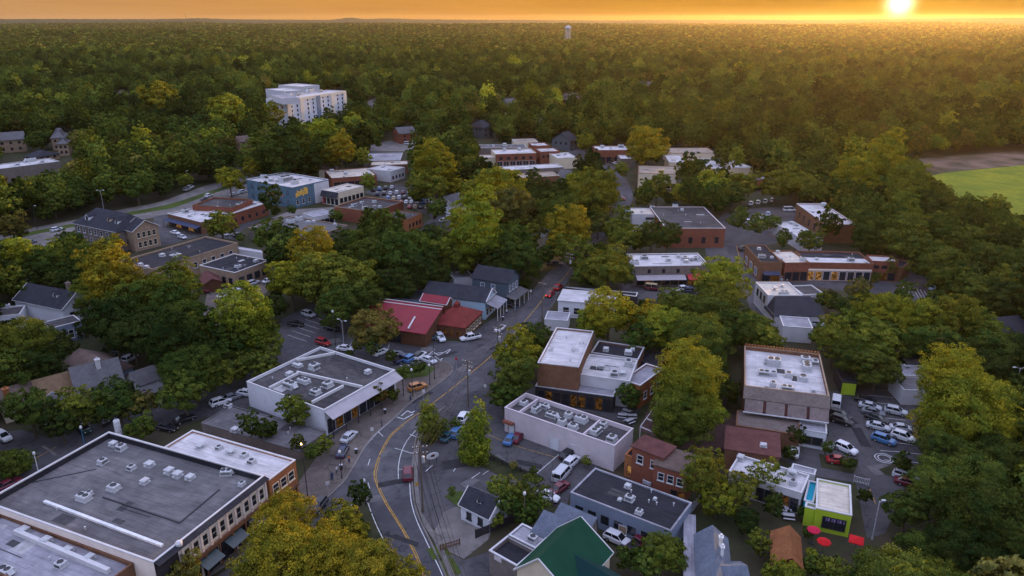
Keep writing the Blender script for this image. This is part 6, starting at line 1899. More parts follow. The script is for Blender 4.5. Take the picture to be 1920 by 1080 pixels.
p = W(226, 829, 0); o = thing('exhaust_stack', 'white cylindrical stack behind the corner of the big grey store', 'exhaust stack', p)
m = MB(); m.lathe([(.45, 0), (.45, 1.6), (.56, 1.7), (.56, 4.6), (.42, 4.8), (.42, 4.4), (.001, 4.3)], (0, 0), 14); part('stack', m, M_METALW, o)
for z in (2.4, 3.4): 
    m = MB(); m.lathe([(.565, z), (.60, z + .03), (.60, z + .1), (.565, z + .13)], (0, 0), 14); part('band', m, M_METAL, o)

D_ = 2300.0
az = math.atan((1065 - 960) / 1482)
o = thing('water_tower', 'pale water tower rising from the far woods', 'water tower', (D_ * math.sin(az), D_ * math.cos(az), 3))
m = MB(); m.lathe([(.001, 54), (4, 53), (8.0, 50.5), (9.6, 47), (9.0, 44), (5.5, 41), (2, 39)] + [(1.5, 38)], (0, 0), 20); part('tank', m, material('pale_blue_paint', (.34, .38, .42), .6, .05), o, True)
for i in range(6):
    t = i * PI / 3; m = MB(); m.tube((8 * math.cos(t), 8 * math.sin(t), 0), (7.7 * math.cos(t), 7.7 * math.sin(t), 45), .45, n=6); part('leg', m, M_METALW, o)
m = MB(); m.tube((0, 0, 0), (0, 0, 40), .9, n=10); part('riser', m, M_METALW, o)
az = math.atan((351 - 960) / 1482); D_ = 3200
o = thing('radio_mast', 'thin dark radio mast on the left skyline', 'radio mast', (D_ * math.sin(az), D_ * math.cos(az), 0))
m = MB()
for t in range(3):
    m.tube((2 * math.cos(t * 2.1), 2 * math.sin(t * 2.1), 0), (.5 * math.cos(t * 2.1), .5 * math.sin(t * 2.1), 94), .2, n=4)
for z in range(6, 94, 6):
    m.box(-1.6 + z * .013, 1.6 - z * .013, -.1, .1, z, z + .25)
part('lattice', m, M_DARKM, o)

# pergola of white beams
A, B, C_ = W(1243, 742, 3), W(1201, 800, 3), W(1290, 760, 3)
o = thing('pergola', 'white beamed pergola beside the pale pink store', 'pergola', (B.x, B.y, 0))
u, v = A - B, C_ - A; v = v * .9
for k in range(5):
    s = B + u * (k / 4) - Vector((B.x, B.y, 0)); m = MB(); m.tube(s, s + v, .12, n=4); part('beam', m, M_TRIM, o)
for k in range(3):
    s = B + v * (k / 2) - Vector((B.x, B.y, 0)); m = MB(); m.tube(s + Vector((0, 0, .1)), s + u + Vector((0, 0, .1)), .1, n=4); part('rafter', m, M_TRIM, o)
for s in (Vector(), u, v, u + v):
    q = B + s - Vector((B.x, B.y, 0)); m = MB(); m.tube((q.x, q.y, 0), (q.x, q.y, 3), .12); part('post', m, M_TRIM, o)


def table_set(px, label):
    p = W(*px, .05); o = thing('picnic_table', label, 'table', p, random.random() * 3, 'patio tables')
    m = MB(); m.box(-.9, .9, -.4, .4, .72, .78); part('tabletop', m, M_METAL, o)
    for s in (-1, 1):
        m = MB(); m.box(-.9, .9, s * .75 - .14, s * .75 + .14, .42, .47); part('bench', m, M_METAL, o)
        m = MB(); m.box(s * .65 - .04, s * .65 + .04, -.8, .8, .36, .42); m.tube((s * .65, -.5, 0), (s * .65, -.25, .72), .04, n=5); m.tube((s * .65, .5, 0), (s * .65, .25, .72), .04, n=5); part('leg', m, M_DARKM, o)


TB = [(1052, 748), (1083, 754), (1110, 757), (1167, 783), (1175, 775), (1185, 784), (1180, 793)]
for i, q in enumerate(TB):
    table_set(q, 'grey picnic table on the dark patio behind the pink store, %s of seven' % ordinal(i, 7))
TB = [(1464, 962), (1472, 956), (1478, 972)]
for i, q in enumerate(TB):
    table_set(q, 'picnic table in the yard of the white roofed cafe, %s of three' % ordinal(i, 3))

# roadside oval sign, fence by the driveway, waste bins
p = W(812, 870, 0); o = thing('oval_sign', 'pale oval sign with dark centre on posts by the utility pole strip', 'sign', p, .5)
m = MB(); m.lathe([(.001, -.07), (.62, -.07), (.62, .07), (.001, .07)], (0, 0), 20)
m.v = [(x * 1.9, z_, y * 1.0 + 1.7) for x, y, z_ in m.v]; part('panel', m, M_TRIM, o)
m = MB(); m.lathe([(.001, -.09), (.26, -.09), (.26, .09), (.001, .09)], (0, 0), 14); m.v = [(x * 1.6, z_, y + 1.75) for x, y, z_ in m.v]; part('emblem', m, WL_BROWNT, o)
for s in (-1, 1):
    m = MB(); m.tube((s * .7, 0, 0), (s * .7, 0, 1.3), .06, n=6); part('post', m, M_DARKM, o)


def fence(a, b, h, label, mat, gap=1.8, mesh=True, name='fence'):
    A, B = W(*a, 0), W(*b, 0); d = B - A; L = d.length
    o = thing(name, label, 'fence', A, math.atan2(d.y, d.x))
    m = MB()
    for z in ((.35, h - .15) if mesh else (.2,)):
        m.box(0, L, -.03, .03, z, z + .1)
    k = int(L / .25)
    for i in range(k):
        m.box(i * .25 + .02, i * .25 + (.12 if mesh else .235), -.02, .02, .1, h)
    part('boards', m, mat, o)
    n = max(1, int(L / gap))
    for i in range(n + 1):
        q = MB(); q.box(L * i / n - .06, L * i / n + .06, -.09, .09, 0, h + .1); part('post', q, mat, o)


fence((892, 1010), (965, 980), 1.6, 'dark board fence between driveway and grey lean-to building', WL_DARK, mesh=False)
fence((826, 1033), (862, 1022), 1.1, 'low fence at the grass island by the road', WL_BROWNT)
fence((1195, 985), (1214, 1004), 1.7, 'timber fence behind the white car at the green roofed house', WL_BROWN, mesh=False)
fence((1600, 905), (1628, 912), 1.4, 'low fence right of the lime green bar', M_METAL)
fence((1290, 970), (1310, 945), 1.6, 'pale fence behind the slate blue roofed house', M_METAL)
fence((880, 845), (1010, 900), .9, 'low dark fence along the planted strip', WL_DARK)
fence((1455, 930), (1500, 944), 1.2, 'white fence round the cafe yard', M_TRIM)

# people
M_SKIN = material('skin', (.45, .27, .18), .7, 0)


def person(px, h, shirt, trousers, label, ang=0.0):
    p = W(*px, .13); o = thing('person', label, 'person', p, ang)
    s = h / 1.75
    J = [(0, 0, .95, .145), (0, 0, 1.15, .15), (0, 0, 1.38, .16), (0, 0, 1.50, .06), (0, .02, 1.66, .10), (0, .02, 1.74, .07),
         (-.1, 0, .90, .09), (-.11, .10, .50, .065), (-.12, .02, .09, .05), (-.12, .16, .05, .04), (.1, 0, .90, .09), (.11, .02, .50, .065), (.12, -.16, .09, .05), (.12, -.02, .05, .04),
         (-.2, 0, 1.40, .06), (-.25, -.05, 1.14, .045), (-.26, .04, .92, .036), (.2, 0, 1.40, .06), (.25, .02, 1.14, .045), (.26, .12, .93, .036)]
    E = [(0, 1), (1, 2), (2, 3), (3, 4), (4, 5), (0, 6), (6, 7), (7, 8), (8, 9), (0, 10), (10, 11), (11, 12), (12, 13), (2, 14), (14, 15), (15, 16), (2, 17), (17, 18), (18, 19)]
    me = bpy.data.meshes.new('body'); me.from_pydata([(a * s, b * s, c * s) for a, b, c, _ in J], E, [])
    me.materials.append(shirt)
    b = link('body', me, o)
    b.modifiers.new('skin', 'SKIN')
    for i, v in enumerate(me.skin_vertices[0].data if me.skin_vertices else []):
        v.radius = (J[i][3] * s,) * 2; v.use_root = (i == 0)
    b.modifiers.new('sub', 'SUBSURF').levels = 1
    m = MB(); m.lathe([(.001, 1.79 * s), (.085 * s, 1.76 * s), (.115 * s, 1.68 * s), (.1 * s, 1.6 * s)], (0, .005), 10); part('hair', m, M_DARKM, o)
    m = MB()
    for sx in (-1, 1):
        m.tube((sx * .1 * s, 0, .92 * s), (sx * .115 * s, .05 * s * (1 if sx < 0 else -1), .16 * s), .115 * s, .08 * s, 8)
    part('trousers', m, trousers, o)


PC = [material('navy_cloth', (.03, .05, .11), .9, .1), material('pale_cloth', (.5, .5, .52), .9, .1), material('rust_cloth', (.40, .16, .06), .9, .1), material('grey_cloth', (.12, .12, .13), .9, .1)]
person((623, 901), 1.78, PC[0], PC[0], 'person in navy clothes on the sidewalk by the short lamp', .4)
person((632, 889), 1.72, PC[1], PC[3], 'person in a pale top on the sidewalk by the short lamp', 1.2)
person((579, 944), 1.75, PC[2], PC[3], 'person in a rust top walking near the lit lamp post', 2.0)
person((770, 751), 1.75, PC[3], PC[0], 'person in grey near the orange car', .9)
person((950, 590), 1.75, PC[1], PC[0], 'person in a pale top outside the pale blue shop', .2)

# manhole covers, tar patches, traffic signs, bins
for i, q in enumerate([(722, 880), (740, 820), (800, 760), (842, 735), (905, 690), (955, 640), (985, 590), (690, 900), (735, 1000), (760, 960), (850, 850), (900, 870), (1600, 800), (1650, 900), (700, 960)]):
    p = W(q[0], q[1], .064); m = MB(); m.lathe([(.001, .0645), (.36, .0645), (.42, .062)], (p.x, p.y), 14); struct('manhole_cover', m, M_DARKM)
M_TAR = material('tar_patch', (.034, .033, .036), .85, .3, 1.0); M_OLD = material('old_asphalt_patch', (.12, .115, .115), .9, .3, 1.0)
rg = random.Random(21)
for q, w_, l_, a_, m_ in (((735, 905), 1.6, 5, .3, M_TAR), ((722, 850), 1.2, 3, 1.0, M_OLD), ((790, 745), 1.5, 6, .9, M_TAR), ((870, 690), 2.2, 4, .8, M_OLD), ((930, 650), 1.4, 5, .9, M_TAR), ((700, 935), 1.8, 2.6, .2, M_OLD), ((752, 1010), 1.1, 6, -.5, M_TAR),
        ((850, 870), 3, 4, .3, M_TAR), ((930, 860), 2.6, 2.2, .4, M_OLD), ((990, 870), 1.6, 5, -.4, M_TAR), ((880, 905), 2, 3, .8, M_OLD), ((1615, 820), 2, 7, 1.4, M_TAR), ((1650, 880), 3, 4, .2, M_OLD), ((1590, 790), 2.4, 3, .1, M_TAR), ((620, 640), 3, 5, .4, M_OLD), ((690, 650), 2, 5, .1, M_TAR), ((800, 655), 3, 3, .2, M_OLD), ((840, 665), 1.4, 5, .7, M_TAR)):
    p = W(q[0], q[1], .061); m = MB(); k = 9
    m.quad(*[(p.x + math.cos(a_) * x - math.sin(a_) * y, p.y + math.sin(a_) * x + math.cos(a_) * y, .0615) for x, y in ((-l_ / 2, -w_ / 2), (l_ / 2 + .3, -w_ / 2 + .15), (l_ / 2, w_ / 2), (-l_ / 2 + .2, w_ / 2 - .1))])
    struct('road_patch', m, m_)
for q, lab_, col_ in (((856, 690), 'small red sign at the side street corner', AW_RED), ((699, 825), 'white parking sign on the sidewalk by the road bend', M_TRIM), ((795, 752), 'white parking sign on the sidewalk past the orange car', M_TRIM), ((783, 930), 'yellow warning sign on the pole strip by the bend', M_YELLOW), ((910, 742), 'small white sign at the mouth of the pink store lot', M_TRIM), ((995, 560), 'white sign on the sidewalk outside the slate blue house', M_TRIM), ((616, 928), 'white street sign near the lit lamp post', M_TRIM)):
    p = W(q[0], q[1], 0); o = thing('traffic_sign', lab_, 'sign', p, rg.uniform(-.6, .6), 'street signs')
    m = MB(); m.tube((0, 0, 0), (0, 0, 2.7), .035, n=6); part('post', m, M_METAL, o)
    m = MB(); m.box(-.3, .3, -.06, -.037, 2.0, 2.7); part('plate', m, col_, o)
for q, lab_ in (((668, 850), 'dark litter bin behind the dark blue sedan'), ((722, 775), 'dark litter bin under the grey awning'), ((640, 880), 'dark litter bin by the short lamp on the sidewalk'), ((560, 950), 'dark litter bin outside the red brick shop'), ((943, 600), 'dark litter bin outside the pale blue shop')):
    p = W(q[0], q[1], .13); o = thing('litter_bin', lab_, 'litter bin', p, 0, 'litter bins on the sidewalk')
    m = MB(); m.lathe([(.001, 0), (.24, 0), (.3, .85), (.3, .9)], (0, 0), 12); part('barrel', m, M_DARKM, o)
    m = MB(); m.lathe([(.31, .9), (.31, .98), (.15, 1.05), (.001, 1.05)], (0, 0), 12); part('lid', m, M_METAL, o)
person((716, 800), 1.74, PC[3], PC[0], 'person in dark grey under the grey awning of the white walled shop', 2.2)
person((655, 868), 1.68, PC[2], PC[0], 'person in a rust top beside the dark blue sedan', 1.0)
person((968, 586), 1.78, PC[0], PC[3], 'person in navy near the porch of the pale blue shop', 2.4)
# ------------------------------------------------------------------ trees
RNG = np.random.default_rng(7)


def leaf_cloud(seed, a, N, size, nl=14, lr=(.25, .5), core=.62, shape='round', inner=.15, droop=.0, zmin=-.55, tufts=120, tuft_r=(.12, .24)):
    """leaf clumps (small kites) over the lobes of a crown of unit radius and half height a, centre at the origin"""
    g = np.random.default_rng(seed)
    if shape in ('column', 'cone'):
        zz = np.linspace(-.92, .92, nl); ph = g.uniform(0, 2 * np.pi, nl)
        prof = (np.clip(1 - ((zz + .35) / 1.34) ** 2, .03, 1) * .66 if shape == 'column' else (1 - (zz + .92) / 1.95) * .82 + .06)
        c = np.stack([np.cos(ph) * prof * .6, np.sin(ph) * prof * .6, zz * a], 1)
        r = prof * .85 + .1
        rad3 = np.stack([r, r, np.full(nl, a * .22)], 1)
    else:
        d = g.normal(size=(nl * 4, 3)); d /= np.linalg.norm(d, axis=1)[:, None]
        d = d[d[:, 2] > zmin]
        keep = [d[0]]
        for q in d[1:]:                       # spread the lobes
            if len(keep) >= nl: break
            if min(np.linalg.norm(q - k) for k in keep) > .46: keep.append(q)
        d = np.array(keep); nl_ = len(d)
        c = d * g.uniform(core - .16, core + .17, (nl_, 1)) * np.array([1, 1, a])
        c = np.vstack([c, [[0, 0, .05 * a]]])
        r = np.append(g.uniform(*lr, nl_), core * .9)
        rad3 = np.stack([r, r, r * min(1.15, .6 + .4 * a)], 1)
    w_ = rad3[:, 0] ** 2; w_ = w_ / w_.sum()
    # twig tufts over the lobes: each a small flattened dome of leaves
    T = tufts
    k = g.choice(len(c), T * 6, p=w_)
    d = g.normal(size=(T * 6, 3)); d /= np.linalg.norm(d, axis=1)[:, None]; d[:, 2] += .12
    tc = c[k] + d * rad3[k] * g.uniform(.78, 1.28, (T * 6, 1))
    rel = np.linalg.norm((tc[:, None, :] - c[None]) / rad3[None], axis=2); rel[np.arange(len(k)), k] = 9
    ok = rel.min(1) > .82
    tc, td = tc[ok][:T], d[ok][:T]
    tr = g.uniform(*tuft_r, len(tc))
    tw = tr ** 2 / (tr ** 2).sum()
    j = g.choice(len(tc), N, p=tw)
    e = g.normal(size=(N, 3)); e[:, 2] = np.abs(e[:, 2]) * 1.0 - .35; e += td[j] * .9; e /= np.linalg.norm(e, axis=1)[:, None]
    rr_ = tr[j][:, None] * np.array([1, 1, .72])
    P = tc[j] + e * rr_ * g.uniform(.55, 1.12, (N, 1)); D = .72 * e + .28 * td[j]
    if inner:
        m = int(N * inner); k = g.choice(len(c), m, p=w_)
        d = g.normal(size=(m, 3)); d /= np.linalg.norm(d, axis=1)[:, None]
        P = np.vstack([P, c[k] + d * rad3[k] * g.uniform(.35, .8, (m, 1))]); D = np.vstack([D, d])
    n = len(P)
    up = np.array([0, 0, 1.0])
    glob = P / np.array([1, 1, a]); glob /= np.linalg.norm(glob, axis=1)[:, None] + 1e-6
    D /= np.linalg.norm(D, axis=1)[:, None]
    nrm = .80 * D + .22 * glob + .12 * up; nrm /= np.linalg.norm(nrm, axis=1)[:, None]
    gn = nrm + g.normal(size=(n, 3)) * .5; gn /= np.linalg.norm(gn, axis=1)[:, None]
    t = np.cross(gn, g.normal(size=(n, 3))); t /= np.linalg.norm(t, axis=1)[:, None]
    b = np.cross(gn, t)
    s = size * g.uniform(.6, 1.35, (n, 1))
    asp = g.uniform(.45, .8, (n, 1))
    q = np.stack([P - t * s, P - b * s * asp + t * s * .15 * g.uniform(-1, 1, (n, 1)), P + t * s - up * s * droop, P + b * s * asp], 1)
    return q.reshape(-1, 3), np.repeat(nrm, 4, 0)


def quads_mesh(name, V, Nv, mat, shade=None):
    n = len(V) // 4
    me = bpy.data.meshes.new(name)
    me.vertices.add(n * 4); me.vertices.foreach_set('co', V.astype(np.float32).ravel())
    me.loops.add(n * 4); me.loops.foreach_set('vertex_index', np.arange(n * 4, dtype=np.int32))
    me.polygons.add(n); me.polygons.foreach_set('loop_start', np.arange(0, n * 4, 4, dtype=np.int32))
    me.materials.append(mat)
    me.update(calc_edges=True)
    if shade is not None:
        at = me.attributes.new('stand', 'FLOAT_VECTOR', 'FACE'); at.data.foreach_set('vector', np.ascontiguousarray(shade, np.float32).ravel())
    me.polygons.foreach_set('use_smooth', [True] * n)
    me.normals_split_custom_set_from_vertices(Nv.astype(np.float32))
    return me


def trunk_mb(seed, hc, a, r=.055, nb=6, reach=.72, bare=False):
    g = random.Random(seed); m = MB()
    z0 = hc - a * .55
    m.tube((0, 0, -.06), (0, 0, z0 * .35), r * 1.35, r, 7); m.tube((0, 0, z0 * .35), (0, 0, z0), r, r * .8, 7)
    m.tube((0, 0, z0), (g.uniform(-.06, .06), g.uniform(-.06, .06), hc + a * .45), r * .78, r * .2, 6)
    for i in range(nb):
        t = 2 * PI * i / nb + g.uniform(-.4, .4); zz = z0 * g.uniform(.85, 1.15)
        e = Vector((math.cos(t) * reach * g.uniform(.6, 1), math.sin(t) * reach * g.uniform(.6, 1), hc + a * g.uniform(-.1, .45)))
        mid = Vector((e.x * .45, e.y * .45, zz + (e.z - zz) * .4))
        m.tube((0, 0, zz), mid, r * .55, r * .38, 5); m.tube(mid, e, r * .38, r * .12, 5)
        for k in range(3 if bare else 1):
            e2 = mid.lerp(e, .3 + .25 * k) + Vector((g.uniform(-.3, .3), g.uniform(-.3, .3), g.uniform(.1, .4)))
            m.tube(mid.lerp(e, .2 + .2 * k), e2, r * .25, r * .06, 4)
    return m


# kind: (crown half height, crown centre height, both in crown radii)
KIND = {'round': (.95, 1.55), 'broad': (.80, 1.35), 'oval': (1.35, 1.95), 'column': (2.25, 2.5), 'cone': (1.6, 1.9), 'bush': (.72, .62), 'open': (1.0, 1.6), 'flame': (1.7, 2.2)}
LODS = {}


def tree_meshes(kind, var, lod):
    key = (kind, var, lod)
    if key in LODS:
        return LODS[key]
    a, hc = KIND[kind]
    sd = (hash((kind,)) % 97 if False else sum(map(ord, kind))) * 13 + var * 101
    N, size, tn = {9: (26000, .026, 330), 0: (12000, .040, 190), 1: (5200, .060, 120), 2: (1900, .10, 70)}[lod]
    kw = dict(nl=15, core=.62)
    shp = 'round'
    if kind == 'column': shp = 'column'; kw = dict(nl=12, tuft_r=(.2, .32)); N = int(N * 1.3); size *= 1.25; tn = 330
    if kind == 'cone': shp = 'cone'; kw = dict(nl=9, tuft_r=(.18, .28)); size *= 1.2; tn = 200
    if kind == 'bush': kw = dict(nl=12, core=.6, zmin=-.3); N = int(N * .6)
    if kind == 'open': kw = dict(nl=11, core=.72, lr=(.2, .34), inner=.05); N = int(N * .38)
    if kind == 'broad': kw = dict(nl=19, core=.68, lr=(.28, .44))
    if kind == 'oval' or kind == 'flame': kw = dict(nl=20, core=.62, lr=(.28, .44))
    V, Nv = leaf_cloud(sd, a, N, size, shape=shp, tufts=int(tn * (1.3 if kind in ('oval', 'flame', 'column') else .6 if kind == 'open' else 1)), **kw)
    # lopsided growth
    g = np.random.default_rng(sd + 5)
    lean = g.uniform(-.12, .12, 2)
    V[:, 0] += lean[0] * V[:, 2]; V[:, 1] += lean[1] * V[:, 2]
    V[:, 2] += hc
    cm = quads_mesh('crown', V, Nv, M_LEAF)
    tm = trunk_mb(sd, hc, a, .05 if kind in ('column', 'cone') else .06, 3 if kind in ('column', 'cone', 'bush') else 6, bare=(kind == 'open')).mesh('trunk', M_BARK)
    LODS[key] = (cm, tm)
    return LODS[key]


TINT = {'golden yellow': (.225, .210, .024), 'yellow green': (.190, .215, .026), 'olive green': (.124, .148, .025), 'mid green': (.082, .116, .024), 'dark green': (.058, .088, .020), 'brownish green': (.130, .122, .034), 'deep green': (.036, .058, .016)}
TREES = []      # dict(x, y, R, kind, col, rot, px, py, rp)


def add_tree(cx, cy, rp, kind='round', col='mid green', squash=1.0):
    """crown centre and half width in the survey picture"""
    a, hc = KIND[kind]
    rp *= .88
    R = 5.0
    for _ in range(12):
        p = W(cx, cy, hc * R)
        y = p.y * CP - (p.z - CAM_H) * SP
        R = .6 * R + .4 * rp * y / FPX
    TREES.append(dict(x=p.x, y=p.y, R=R, kind=kind, col=col, hand=True))


